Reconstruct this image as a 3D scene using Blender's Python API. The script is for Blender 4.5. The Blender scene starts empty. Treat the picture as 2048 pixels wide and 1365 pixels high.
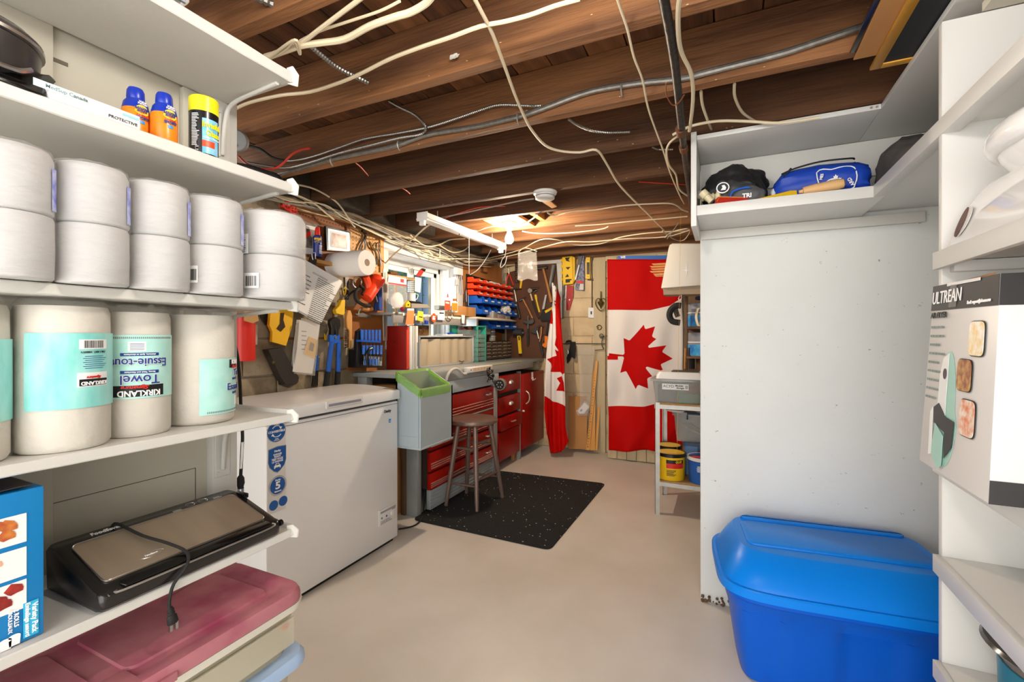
import bpy, bmesh, math, random
from mathutils import Vector, Matrix, noise
R = math.radians; PI = math.pi
rnd = random.Random(7)
C = bpy.context.scene.collection
sc = bpy.context.scene
# ---------------------------------------------------------------- camera, world, lights, exposure
YAW = R(25); HC = 1.22; FP = 910.0; CX = 1024.0; CY = 672.5
cam = bpy.data.objects.new('camera', bpy.data.cameras.new('camera')); C.objects.link(cam)
cam.data.sensor_width = 36; cam.data.lens = 36*FP/2048; cam.data.shift_y = -10/2048; cam.data.clip_start = .02
cam.location = (0, 0, HC); cam.rotation_euler = (R(90), 0, YAW); sc.camera = cam
w = bpy.data.worlds.new('world'); sc.world = w; w.use_nodes = True
w.node_tree.nodes['Background'].inputs[0].default_value = (1.0, .985, .96, 1)
w.node_tree.nodes['Background'].inputs[1].default_value = 3.3
sc.view_settings.view_transform = 'Standard'; sc.view_settings.look = 'None'; sc.view_settings.gamma = 1
sc.view_settings.exposure = 0.70; sc.view_settings.use_curve_mapping = False
def area(name, loc, rot, size, power, col):
    l = bpy.data.lights.new(name, 'AREA'); l.energy = power; l.color = col; l.shape = 'RECTANGLE'; l.size, l.size_y = size
    o = bpy.data.objects.new(name, l); C.objects.link(o); o.location = loc; o.rotation_euler = rot; return o
area('rear_fill_light', (.0, -1.3, 1.97), (R(28), 0, R(10)), (1.6, 1.0), 13, (.97, .98, 1.0))  # fill light added behind the camera, no fixture belongs to it
# ---------------------------------------------------------------- projection onto real planes
_sa, _ca = math.sin(YAW), math.cos(YAW)
def ray(px, py):
    u = (px-CX)/FP; v = -(py-CY)/FP
    return u*_ca-_sa, u*_sa+_ca, v
def pX(px, py, X): d = ray(px, py); t = X/d[0]; return Vector((X, t*d[1], HC+t*d[2]))
def pY(px, py, Y): d = ray(px, py); t = Y/d[1]; return Vector((t*d[0], Y, HC+t*d[2]))
def pZ(px, py, Z): d = ray(px, py); t = (Z-HC)/d[2]; return Vector((t*d[0], t*d[1], Z))
XL = -2.30; YF = 4.75
def pl(plane, px, py, off=0):
    return pX(px, py, XL+off) if plane == 'L' else pY(px, py, YF-off) if plane == 'F' else pX(px, py, plane[1]+off) if plane[0] == 'X' else pY(px, py, plane[1]-off)
def pn(plane): return Vector((1, 0, 0)) if plane == 'L' or plane[0] == 'X' else Vector((0, -1, 0))
# ---------------------------------------------------------------- materials
def lin(h):
    if isinstance(h, tuple): return h
    h = h.lstrip('#'); o = []
    for i in (0, 2, 4):
        c = int(h[i:i+2], 16)/255; o.append(c/12.92 if c < .04045 else ((c+.055)/1.055)**2.4)
    return (*o, 1)
_M = {}
def mat(name, col=None, rough=.5, metal=0, var=.0, vs=6, bump=0, bs=40, col2=None, trans=0, alpha=1, emit=0, stretch=None, coat=0, ior=1.45, det=4, sheen=0, spec=.5):
    if col is None: return _M[name]
    if name in _M: return _M[name]
    m = bpy.data.materials.new(name); m.use_nodes = True; nt = m.node_tree; N = nt.nodes; Lk = nt.links
    b = N['Principled BSDF']; c = lin(col)
    b.inputs['Base Color'].default_value = c; b.inputs['Roughness'].default_value = rough; b.inputs['Metallic'].default_value = metal
    b.inputs['IOR'].default_value = ior; b.inputs['Coat Weight'].default_value = coat
    if trans: b.inputs['Transmission Weight'].default_value = trans
    if alpha < 1: b.inputs['Alpha'].default_value = alpha
    b.inputs['Specular IOR Level'].default_value = spec
    if sheen: b.inputs['Sheen Weight'].default_value = sheen
    if emit: b.inputs['Emission Color'].default_value = c; b.inputs['Emission Strength'].default_value = emit
    tc = N.new('ShaderNodeTexCoord'); mp = N.new('ShaderNodeMapping'); Lk.new(tc.outputs['Object'], mp.inputs[0])
    if stretch: mp.inputs['Scale'].default_value = stretch
    if var or col2:
        n = N.new('ShaderNodeTexNoise'); n.inputs['Scale'].default_value = vs; n.inputs['Detail'].default_value = det
        Lk.new(mp.outputs[0], n.inputs['Vector'])
        r = N.new('ShaderNodeValToRGB'); r.color_ramp.elements[0].position = .35; r.color_ramp.elements[1].position = .68
        c2 = lin(col2) if col2 else tuple(x*(1-var) for x in c[:3])+(1,)
        r.color_ramp.elements[0].color = c2; r.color_ramp.elements[1].color = c
        Lk.new(n.outputs['Fac'], r.inputs[0]); Lk.new(r.outputs[0], b.inputs['Base Color'])
    if bump:
        n2 = N.new('ShaderNodeTexNoise'); n2.inputs['Scale'].default_value = bs; n2.inputs['Detail'].default_value = 5
        Lk.new(mp.outputs[0], n2.inputs['Vector'])
        bp = N.new('ShaderNodeBump'); bp.inputs['Strength'].default_value = bump; bp.inputs['Distance'].default_value = .01
        Lk.new(n2.outputs['Fac'], bp.inputs['Height']); Lk.new(bp.outputs[0], b.inputs['Normal'])
    _M[name] = m; return m
def chips(m, col, scale, thr, vscale=(1, 1, 1)):
    """specks of another colour (knots, paint chips, sawdust)"""
    nt = m.node_tree; N = nt.nodes; Lk = nt.links; b = N['Principled BSDF']
    tc = N.new('ShaderNodeTexCoord'); mp = N.new('ShaderNodeMapping'); mp.inputs['Scale'].default_value = vscale; Lk.new(tc.outputs['Object'], mp.inputs[0])
    n = N.new('ShaderNodeTexNoise'); n.inputs['Scale'].default_value = scale; n.inputs['Detail'].default_value = 8; n.inputs['Roughness'].default_value = .7
    Lk.new(mp.outputs[0], n.inputs['Vector'])
    r = N.new('ShaderNodeValToRGB'); r.color_ramp.elements[0].position = thr; r.color_ramp.elements[1].position = thr+.025
    Lk.new(n.outputs['Fac'], r.inputs[0])
    mx = N.new('ShaderNodeMix'); mx.data_type = 'RGBA'; Lk.new(r.outputs[0], mx.inputs['Factor'])
    src = b.inputs['Base Color'].links[0].from_socket if b.inputs['Base Color'].links else None
    if src: Lk.new(src, mx.inputs['A'])
    else: mx.inputs['A'].default_value = b.inputs['Base Color'].default_value
    mx.inputs['B'].default_value = lin(col); Lk.new(mx.outputs['Result'], b.inputs['Base Color'])
W = mat('white_paint', '#d0cec7', .45, var=.05, vs=3, bump=.12, bs=25)
PANEL = mat('cream_panel', '#c2bcac', .5, var=.06, vs=2, bump=.1, bs=14)
PLAST = mat('white_plaster', '#dcdedb', .6, var=.05, vs=3, bump=.35, bs=12); chips(PLAST, '#8f8a80', 26, .665, (1, 1, 1.6))
WMEL = mat('white_melamine', '#d8d7d3', .35, var=.03, vs=2)
JOIST = mat('joist_wood', '#94643d', .75, col2='#5e3c24', vs=5, bump=.5, bs=30, stretch=(.25, 3, 3)); chips(JOIST, '#d2a477', 40, .70, (.3, 1, 1))
BOARD = mat('subfloor_board_wood', '#84583a', .8, col2='#52341f', vs=5, bump=.4, bs=30, stretch=(3, .3, 3))
DJOIST = mat('dark_joist_wood', '#6b472c', .8, col2='#452b1a', vs=4, bump=.5, bs=30, stretch=(.25, 3, 3)); chips(DJOIST, '#a87c50', 40, .72, (.3, 1, 1))
PINE = mat('pine_wood', '#cf9a5a', .6, col2='#a8713a', vs=5, bump=.2, stretch=(3, .4, 3))
FLOOR = mat('painted_concrete_floor', '#d9d3ca', .36, col2='#ccc5b9', vs=2.2, bump=.14, bs=9); chips(FLOOR, '#d6cfc4', 45, .70); chips(FLOOR, '#5d564d', 22, .735)
CONC = mat('rough_concrete', '#a89a83', .85, col2='#86775f', vs=9, bump=.8, bs=25)
BLOCK = mat('painted_block', '#d6be98', .7, col2='#c0a881', vs=6, bump=.5, bs=30); chips(BLOCK, '#7d6f58', 34, .72)
PEG = mat('brown_hardboard', '#8c5228', .6, var=.12, vs=3); PEGL = mat('tan_pegboard', '#c9975c', .6, var=.1, vs=4)
DBR = mat('dark_brown_board', '#5c3620', .6, var=.15, vs=2)
BLK = mat('black_plastic', '#141312', .35); BLKR = mat('black_rubber', '#1b1a19', .75); BLKG = mat('gloss_black_plastic', '#0c0b0b', .15)
RED = mat('red_plastic', '#d8281c', .4); ORG = mat('orange_red_plastic', '#f0491f', .4); YEL = mat('yellow_plastic', '#e8bb14', .45)
BLU = mat('blue_plastic', '#1257b8', .4); STEEL = mat('steel', '#b9b9b6', .3, 1); DSTEEL = mat('dark_steel', '#55524e', .45, .9)
GALV = mat('galvanised_metal', '#b4b2ab', .45, .7, var=.15, vs=20); BRASS = mat('aged_brass', '#7b6337', .4, .8)
WPL = mat('white_plastic', '#dddcda', .35); CARD = mat('cardboard', '#b5814c', .8, var=.08, vs=5); PAPER = mat('white_paper', '#e9e9e8', .7)
TISS = mat('tissue_roll_paper', '#cccbc8', .65, bump=.45, bs=16, stretch=(1, 1, 3)); TOWEL = mat('towel_roll_paper', '#cdc8bc', .8, bump=.3, bs=40)
INK = mat('dark_ink', '#2b2b2e', .6); WINK = mat('white_ink', '#f4f4f4', .5); NAVY = mat('navy_ink', '#173a86', .5); REDI = mat('red_ink', '#d0261c', .5); BLACK = mat('black_ink', '#111111', .5)
WOODH = mat('hammer_handle_wood', '#bd7f3d', .5, var=.2, vs=8); CABW = mat('cream_cable_sheath', '#d8c9aa', .55); CABG = mat('grey_cable_sheath', '#8f8a82', .5)
ARM = mat('armoured_cable_steel', '#8f8c86', .35, .8); REDW = mat('red_wire', '#c93a25', .5)
def film(name, col='#f2f2f2', rough=.12, a=.16):
    m = mat(name, col, rough, alpha=a, coat=.5); return m
FILM = film('clear_film'); CLEARP = film('translucent_bin_plastic', '#d8cfb4', .25, .55); CLEARG = film('clear_grey_bin_plastic', '#a9adab', .2, .45)
# ---------------------------------------------------------------- mesh building
WM = {}
def wmat(o): return WM.get(o.name, Matrix.Identity(4)) if o else Matrix.Identity(4)
class MB:
    def __init__(s, T=None): s.bm = bmesh.new(); s.T = T
    def _add(s, vs, fs, mi=0):
        T = s.T
        bv = [s.bm.verts.new((T @ Vector(v)) if T else v) for v in vs]
        for f in fs:
            try: fc = s.bm.faces.new([bv[i] for i in f]); fc.material_index = mi
            except ValueError: pass
        return s
    def box(s, x0, x1, y0, y1, z0, z1, mi=0, M=None):
        vs = [Vector((x, y, z)) for x in (x0, x1) for y in (y0, y1) for z in (z0, z1)]
        if M: vs = [M @ v for v in vs]
        return s._add(vs, [(0, 1, 3, 2), (4, 6, 7, 5), (0, 4, 5, 1), (2, 3, 7, 6), (0, 2, 6, 4), (1, 5, 7, 3)], mi)
    def rings(s, rings, closed=False, caps=True, mi=0):
        n = len(rings[0]); vs = [v for r in rings for v in r]; fs = []; k = len(rings)
        for i in range(k if closed else k-1):
            for j in range(n): fs.append((i*n+j, i*n+(j+1) % n, ((i+1) % k)*n+(j+1) % n, ((i+1) % k)*n+j))
        if caps and not closed: fs.append(tuple(range(n-1, -1, -1))); fs.append(tuple((k-1)*n+j for j in range(n)))
        return s._add(vs, fs, mi)
    def lathe(s, prof, c=(0, 0, 0), n=24, axis=(0, 0, 1), mi=0, sx=1, sy=1, caps=True):
        q = Vector((0, 0, 1)).rotation_difference(Vector(axis).normalized()); c = Vector(c)
        return s.rings([[c + q @ Vector((r*math.cos(2*PI*j/n)*sx, r*math.sin(2*PI*j/n)*sy, z)) for j in range(n)] for r, z in prof], caps=caps, mi=mi)
    def cyl(s, p0, p1, r0, r1=None, n=14, mi=0):
        p0 = Vector(p0); p1 = Vector(p1); return s.lathe([(r0, 0), (r0 if r1 is None else r1, (p1-p0).length)], p0, n, p1-p0, mi)
    def tube(s, pts, r, n=8, closed=False, sm=4, mi=0, flat=1, rib=0):
        P = [Vector(p) for p in pts]
        if sm > 1 and len(P) > 2:
            Q = []; k = len(P)
            for i in range(k if closed else k-1):
                if closed: a, b, c, d = P[i-1], P[i], P[(i+1) % k], P[(i+2) % k]
                else: a, b, c, d = P[max(i-1, 0)], P[i], P[i+1], P[min(i+2, k-1)]
                for t in range(sm):
                    t /= sm; Q.append(.5*((2*b)+(c-a)*t+(2*a-5*b+4*c-d)*t*t+(3*b-a-3*c+d)*t**3))
            if not closed: Q.append(P[-1])
            P = Q
        if rib:
            L = [0]
            for i in range(1, len(P)): L.append(L[-1]+(P[i]-P[i-1]).length)
            k = int(L[-1]/rib); Q = []; j = 0
            for i in range(k+1):
                t = L[-1]*i/k
                while j < len(L)-2 and L[j+1] < t: j += 1
                Q.append(P[j].lerp(P[j+1], (t-L[j])/max(L[j+1]-L[j], 1e-9)))
            P = Q
        k = len(P); up = None; rg = []
        for i in range(k):
            t = (P[(i+1) % k]-P[i-1]) if closed else P[min(i+1, k-1)]-P[max(i-1, 0)]
            if t.length < 1e-9: t = Vector((0, 0, 1))
            t.normalize()
            if up is None: up = t.orthogonal().normalized() if abs(t.z) > .9 else Vector((0, 0, 1))
            u = (up-up.dot(t)*t)
            if u.length < 1e-5: u = t.orthogonal()
            u.normalize(); up = u; v = t.cross(u)
            rr = r[min(int(i*len(r)/k), len(r)-1)] if isinstance(r, (list, tuple)) else r
            if rib: rr *= 1 if i % 2 else .66
            rg.append([P[i]+u*math.cos(2*PI*j/n)*rr*flat+v*math.sin(2*PI*j/n)*rr for j in range(n)])
        return s.rings(rg, closed=closed, mi=mi)
    def prism(s, pts, vec, mi=0):
        """flat polygon extruded by vec"""
        n = len(pts); a = [Vector(p) for p in pts]; b = [p+Vector(vec) for p in a]
        return s._add(a+b, [tuple(range(n-1, -1, -1)), tuple(range(n, 2*n))]+[(i, (i+1) % n, n+(i+1) % n, n+i) for i in range(n)], mi)
    def pp(s, plane, pts, off, th, mi=0):
        """outline seen in the photo, standing on a wall plane, off..off+th from it"""
        return s.prism([pl(plane, x, y, off+th) for x, y in pts], -pn(plane)*th, mi)
    def pt(s, plane, pts, off, r, mi=0, sm=4, n=8, closed=False, flat=1):
        return s.tube([pl(plane, x, y, off) for x, y in pts], r, n=n, sm=sm, mi=mi, closed=closed, flat=flat)
    def disc(s, plane, px, py, off, r, th, n=18, mi=0):
        p = pl(plane, px, py, off); return s.cyl(p, p+pn(plane)*th, r, n=n, mi=mi)
    def blob(s, c, rad, amp=.12, fr=2.5, seed=0, sub=4, M=None, pw=1, mi=0, flatb=None):
        t = bmesh.new(); bmesh.ops.create_icosphere(t, subdivisions=sub, radius=1); c = Vector(c)
        for v in t.verts:
            p = v.co.copy()
            if pw != 1:
                m = (abs(p.x)**pw+abs(p.y)**pw+abs(p.z)**pw)**(1/pw); p = p/m
            k = 1+amp*noise.noise(p*fr+Vector((seed*7.3, seed, 0)))+amp*.4*noise.noise(p*fr*2.7+Vector((0, seed*3.1, 0)))
            p = Vector((p.x*rad[0], p.y*rad[1], p.z*rad[2]))*k
            if flatb is not None and p.z < -flatb: p.z = -flatb
            if M: p = M @ p
            v.co = p+c
        t.verts.index_update()
        vs = [v.co.copy() for v in t.verts]; fs = [tuple(v.index for v in f.verts) for f in t.faces]; t.free(); return s._add(vs, fs, mi)
    def rbox(s, x0, x1, y0, y1, z0, z1, r, taper=0, n=5, mi=0, lip=None):
        """box with rounded vertical corners; taper shrinks the bottom"""
        def ring(z, e, rr):
            o = []
            for cx, cy, a0 in ((x1-rr, y1-rr, 0), (x0+rr, y1-rr, 90), (x0+rr, y0+rr, 180), (x1-rr, y0+rr, 270)):
                for i in range(n):
                    a = R(a0+90*i/(n-1)); px = cx+rr*math.cos(a); py = cy+rr*math.sin(a)
                    mx, my = (x0+x1)/2, (y0+y1)/2; fx = 1-e/((x1-x0)/2); fy = 1-e/((y1-y0)/2)
                    o.append(Vector((mx+(px-mx)*fx, my+(py-my)*fy, z)))
            return o
        return s.rings([ring(z, e, r) for z, e in (lip or [(z0, taper), (z1, 0)])], mi=mi)
    def obj(s, name, m, parent=None, world=False, bevel=0, bseg=2, smooth=30, loc=None, rz=0, label=None, cat=None, group=None, kind=None, sub=0):
        bm = s.bm
        bmesh.ops.remove_doubles(bm, verts=bm.verts, dist=1e-6)
        bmesh.ops.recalc_face_normals(bm, faces=bm.faces)
        if bevel:
            es = [e for e in bm.edges if len(e.link_faces) == 2 and e.calc_face_angle(0) > R(35)]
            bmesh.ops.bevel(bm, geom=es, offset=bevel, segments=bseg, affect='EDGES', profile=.5, clamp_overlap=True)
        me = bpy.data.meshes.new(name); bm.to_mesh(me); bm.free()
        for mm in (m if isinstance(m, (list, tuple)) else [m]): me.materials.append(mm)
        if smooth:
            me.polygons.foreach_set('use_smooth', [True]*len(me.polygons)); me.set_sharp_from_angle(angle=R(smooth))
        if world and parent: me.transform(wmat(parent).inverted())
        o = bpy.data.objects.new(name, me); C.objects.link(o)
        if parent: o.parent = parent; WM[o.name] = wmat(parent)
        if not parent and loc is None:      # single-mesh thing: put its origin at its base
            cs = [v.co for v in me.vertices]
            b = Vector(((min(c.x for c in cs)+max(c.x for c in cs))/2, (min(c.y for c in cs)+max(c.y for c in cs))/2, min(c.z for c in cs)))
            me.transform(Matrix.Translation(-b)); o.location = b; WM[o.name] = Matrix.Translation(b)
        if loc is not None:
            o.location = loc; o.rotation_euler = (0, 0, rz); WM[o.name] = Matrix.Translation(Vector(loc)) @ Matrix.Rotation(rz, 4, 'Z')
        if label: o['label'] = label
        if cat: o['category'] = cat
        if group: o['group'] = group
        if kind: o['kind'] = kind
        return o
def thing(name, label, cat, loc=(0, 0, 0), rz=0, group=None, kind=None):
    o = bpy.data.objects.new(name, None); C.objects.link(o); o.empty_display_size = .05
    o.location = loc; o.rotation_euler = (0, 0, rz)
    WM[o.name] = Matrix.Translation(Vector(loc)) @ Matrix.Rotation(rz, 4, 'Z')
    if label: o['label'] = label
    if cat: o['category'] = cat
    if group: o['group'] = group
    if kind: o['kind'] = kind
    return o
def wt(name, label, cat, plane, px, py, off=0, group=None): return thing(name, label, cat, pl(plane, px, py, off), 0, group)
def resize(t, k, loc):
    """scale a finished thing about its own base and set it down at loc"""
    for o in [o for o in C.objects if o.parent == t]:
        o.data.transform(Matrix.Scale(k, 4))
    t.location = loc; WM[t.name] = Matrix.Translation(Vector(loc))
def dup(root, loc=None, rz=None, label=None):
    r = root.copy(); C.objects.link(r); r.parent = None
    if loc is not None: r.location = loc
    if rz is not None: r.rotation_euler = (0, 0, rz)
    if label: r['label'] = label
    for ch in [o for o in C.objects if o.parent == root]:
        c = ch.copy(); C.objects.link(c); c.parent = r
        for g in [o for o in C.objects if o.parent == ch]:
            d = g.copy(); C.objects.link(d); d.parent = c
    WM[r.name] = Matrix.Translation(r.location) @ Matrix.Rotation(r.rotation_euler.z, 4, 'Z')
    return r
def dupc(o):
    c = o.copy(); C.objects.link(c); c.parent = o.parent; WM[c.name] = wmat(o.parent); return c
UP = Vector((0, 0, 1)); RL = Vector((0, 1, 0)); RF = Vector((1, 0, 0))
def txt(s, size, m, parent, loc, right=RL, up=UP, bold=.0, name='lettering', align='CENTER', rot=0, wrap=None, sx=1, ex=.0004, shear=0, merge=None):
    """flat lettering; wrap=(centre, radius) bends it round an upright cylinder, loc then gives angle and height"""
    cu = bpy.data.curves.new('t', 'FONT'); cu.body = s; cu.size = size; cu.align_x = align; cu.align_y = 'CENTER'; cu.offset = bold*size; cu.extrude = ex; cu.shear = shear
    cu.resolution_u = 3
    ob = bpy.data.objects.new('t', cu); C.objects.link(ob); dg = bpy.context.evaluated_depsgraph_get()
    me = bpy.data.meshes.new_from_object(ob.evaluated_get(dg)); C.objects.unlink(ob); bpy.data.objects.remove(ob); me.name = name
    me.transform(Matrix.Rotation(rot, 4, 'Z') @ Matrix.Diagonal((sx, 1, 1, 1)))
    if wrap:
        c, rad, a0 = Vector(wrap[0]), wrap[1], wrap[2]
        for v in me.vertices:
            a = a0+v.co.x/rad; rr = rad+v.co.z+.0006
            v.co = Vector((c.x+rr*math.cos(a), c.y+rr*math.sin(a), c.z+v.co.y))
    else:
        right = Vector(right).normalized(); up = Vector(up).normalized(); n = right.cross(up)
        M = Matrix((right, up, n)).transposed().to_4x4(); M.translation = Vector(loc)+n*.0008; me.transform(M)
    if not me.materials: me.materials.append(m)
    else: me.materials[0] = m
    if parent: me.transform(wmat(parent).inverted())
    o = bpy.data.objects.new(name, me); C.objects.link(o); o.parent = parent
    if parent: WM[o.name] = wmat(parent)
    return o
def lines(parent, m, p0, right, up, w, h, n, th=.35, seed=0, name='fine_print'):
    """rows of small print as thin strokes"""
    q = random.Random(seed); mb = MB(); right = Vector(right); up = Vector(up); nn = right.cross(up).normalized()*.0008; p0 = Vector(p0)+nn
    for i in range(n):
        y = -h*(i+.5)/n; x = 0; end = w*(q.uniform(.6, 1))
        while x < end:
            L = q.uniform(.04, .16)*w; x2 = min(x+L, end); t = h/n*th/2
            a = [p0+right*x+up*(y-t), p0+right*x2+up*(y-t), p0+right*x2+up*(y+t), p0+right*x+up*(y+t)]
            mb._add(a, [(0, 1, 2, 3)]); x = x2+w*.02
    return mb.obj(name, m, parent, world=True, smooth=0)
def quad(mb, p0, right, up, w, h, mi=0, d=.0006, th=.0004):
    right = Vector(right); up = Vector(up); n = right.cross(up).normalized(); p = Vector(p0)+n*d
    a = [p-right*w/2-up*h/2, p+right*w/2-up*h/2, p+right*w/2+up*h/2, p-right*w/2+up*h/2]
    return mb.prism([x+n*th for x in a], -n*th, mi)
def arc(mb, c, r, a0, a1, z0, z1, n=14, mi=0, t=.0008):
    c = Vector(c); vs = []; fs = []
    for i in range(n+1):
        a = a0+(a1-a0)*i/n
        for rr in (r, r+t):
            for z in (z0, z1): vs.append(Vector((c.x+rr*math.cos(a), c.y+rr*math.sin(a), z)))
    for i in range(n):
        b = i*4; fs += [(b+2, b+3, b+7, b+6), (b, b+4, b+5, b+1), (b+1, b+5, b+7, b+3), (b, b+2, b+6, b+4)]
    fs += [(0, 1, 3, 2), (n*4, n*4+2, n*4+3, n*4+1)]
    return mb._add(vs, fs, mi)
def pip(p, poly):
    x, y = p; c = False; n = len(poly)
    for i in range(n):
        (x1, y1), (x2, y2) = poly[i], poly[i-1]
        if (y1 > y) != (y2 > y) and x < (x2-x1)*(y-y1)/(y2-y1)+x1: c = not c
    return c
def sheet(bounds, nx, ny, cuts, fn, name, mats, parent=None, clip=None, **k):
    """cloth: flat grid cut along the outlines in cuts, coloured inside them, then bent by fn(x, y)"""
    bm = bmesh.new(); x0, x1, y0, y1 = bounds
    vs = [[bm.verts.new((x0+(x1-x0)*i/nx, y0+(y1-y0)*j/ny, 0)) for i in range(nx+1)] for j in range(ny+1)]
    for j in range(ny):
        for i in range(nx): bm.faces.new((vs[j][i], vs[j][i+1], vs[j+1][i+1], vs[j+1][i]))
    for poly in cuts+([clip] if clip else []):
        for i in range(len(poly)):
            a = Vector((*poly[i-1], 0)); b = Vector((*poly[i], 0)); d = b-a
            if d.length < 1e-9: continue
            pad = d.length*.02+1e-6
            lo = (min(a.x, b.x)-pad, min(a.y, b.y)-pad); hi = (max(a.x, b.x)+pad, max(a.y, b.y)+pad)
            fs = [f for f in bm.faces if max(v.co.x for v in f.verts) > lo[0] and min(v.co.x for v in f.verts) < hi[0] and max(v.co.y for v in f.verts) > lo[1] and min(v.co.y for v in f.verts) < hi[1]]
            g = set(fs)
            for f in fs: g.update(f.edges); g.update(f.verts)
            bmesh.ops.bisect_plane(bm, geom=list(g), dist=1e-7, plane_co=a, plane_no=Vector((d.y, -d.x, 0)))
    bm.faces.ensure_lookup_table()
    kill = []
    for f in bm.faces:
        c = f.calc_center_median()
        f.material_index = 1 if any(pip((c.x, c.y), p) for p in cuts) else 0
        if clip and not pip((c.x, c.y), clip): kill.append(f)
    if kill: bmesh.ops.delete(bm, geom=kill, context='FACES')
    for v in bm.verts: v.co = fn(v.co.x, v.co.y)
    bmesh.ops.triangulate(bm, faces=[f for f in bm.faces if len(f.verts) > 4])
    mb = MB(); mb.bm.free(); mb.bm = bm
    o = mb.obj(name, mats, parent, world=bool(parent), **k)
    md = o.modifiers.new('thickness', 'SOLIDIFY'); md.thickness = .002
    return o
# ================================================================ STRUCTURE
MB().box(-2.6, 1.6, -2.2, 5.0, -.08, 0).obj('floor', FLOOR, kind='structure')
WY0, WY1, WZ0, WZ1 = 2.70, 3.68, 1.12, 1.86
wl = MB(); x0, x1 = -2.62, XL
for a in ((-1.0, WY0, 0, 2.05), (WY1, 4.95, 0, 2.05), (WY0, WY1, 0, WZ0), (WY0, WY1, WZ1, 2.05)): wl.box(x0, x1, *a)
wall_left = wl.obj('wall_left', CONC, kind='structure')
# concrete blocks of the lower left wall that show between the tools
p = None
for i, z in enumerate((.80, 1.005, 1.21, 1.415)):
    for j in range(4):
        y = .95+j*.41-(.2 if i % 2 else 0)
        MB().box(XL, XL+.012+rnd.uniform(0, .006), y, y+.40, z, z+.196).obj('block', CONC, wall_left, world=True, bevel=.008)
wall_far = MB().box(-2.62, 1.6, YF, YF+.2, 0, 2.05).obj('wall_far', BLOCK, kind='structure')
for i in range(10):
    for j in range(4):
        x = -2.28+j*.405-(.2 if i % 2 else 0)
        xa, xb = max(x, -2.29), min(x+.398, -1.03)
        if xb-xa > .05: MB().box(xa, xb, YF-.012-rnd.uniform(0, .004), YF, i*.203+.004, i*.203+.199).obj('block', BLOCK, wall_far, world=True, bevel=.006)
pr = MB().box(-.10, 1.0, 2.27, 2.38, 0, 2.05)
wall_partition = pr.obj('wall_partition', PLAST, kind='structure', bevel=.006)
# crumbled plaster at the foot of the partition
q = MB()
for i in range(38):
    x = -.095+rnd.random()**1.6*.17; z = .004+rnd.random()**2*.03
    q.blob((x, 2.262, z), (rnd.uniform(.003, .008),)*3, .4, 2, i, sub=1)
q.obj('crumbled_plaster', mat('brown_rubble', '#6f5238', .9, var=.4, vs=60), wall_partition, world=True, kind='stuff')
MB().box(1.0, 1.12, -1.2, 4.95, 0, 2.05).obj('wall_right', PLAST, kind='structure')
ceiling = thing('ceiling', None, None, (0, 0, 2.05), kind='structure')
JY = [-.37, .03, .435, .84, 1.265, 1.66, 2.06, 2.47, 2.86, 3.25, 3.65, 4.06, 4.46, 4.80]
for i, y in enumerate(JY):
    m = DJOIST if i in (6, 7, 8) else JOIST
    g = MB(); n = 24; rg = []
    for k in range(n+1):
        x = -2.58+4.1*k/n; dz = .004*noise.noise(Vector((x*2, y*9, 0))); dy = .004*noise.noise(Vector((x*1.5, y*5, 3)))
        rg.append([Vector((x, y-.045+dy, 2.05+dz)), Vector((x, y+dy, 2.05+dz)), Vector((x, y+dy, 2.24)), Vector((x, y-.045+dy, 2.24))])
    g.rings(rg).obj('joist', m, ceiling, world=True, bevel=.003, bseg=1)
bm3 = [BOARD, mat('subfloor_board_dark', '#7a4f31', .8, col2='#472c1a', vs=5, bump=.4, stretch=(3, .3, 3)), mat('subfloor_board_light', '#a06b42', .8, col2='#6e472a', vs=5, bump=.4, stretch=(3, .3, 3))]
protos = []
for i in range(29):
    x = -2.55+i*.14
    if i < 3: protos.append(MB().box(-.0675, .0675, -2.2, 4.9, 0, .02).obj('floorboard', bm3[i], ceiling, bevel=.003, bseg=1)); o = protos[-1]
    else: o = dupc(protos[(i*7+i//3) % 3])
    o.location = (x+.07, 0, .19+rnd.uniform(0, .004))
MB().box(-2.6, 1.6, -2.2, 5.0, 2.275, 2.35).obj('subfloor_deck', DJOIST, ceiling, world=True)
# masonry between the joist ends on the left wall, and rim board on the far wall
for i in range(5, 12):
    MB().box(-2.6, XL+.0+.1*(i % 2 == 0), JY[i]+.004, JY[i+1]-.05, 2.052, 2.235).obj('joist_infill', mat('dark_masonry', '#5f564a', .9, var=.3, vs=9, bump=.8), ceiling, world=True, bevel=.01)
MB().box(-2.3, 1.0, YF-.03, YF, 2.052, 2.235).obj('rim_board', JOIST, ceiling, world=True)
# bridging blocks round the bulb
for xa, xb, ya, yb in ((-1.64, -1.60, 2.865, 3.2), (-1.26, -1.22, 2.865, 3.2)):
    MB().box(xa, xb, ya, yb, 2.09, 2.2).obj('bridging_block', PINE, ceiling, world=True, bevel=.002)
MB().box(-1.57, -1.30, 2.87, 3.20, 2.052, 2.075).obj('mounting_board', PINE, ceiling, world=True, bevel=.002)
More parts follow.
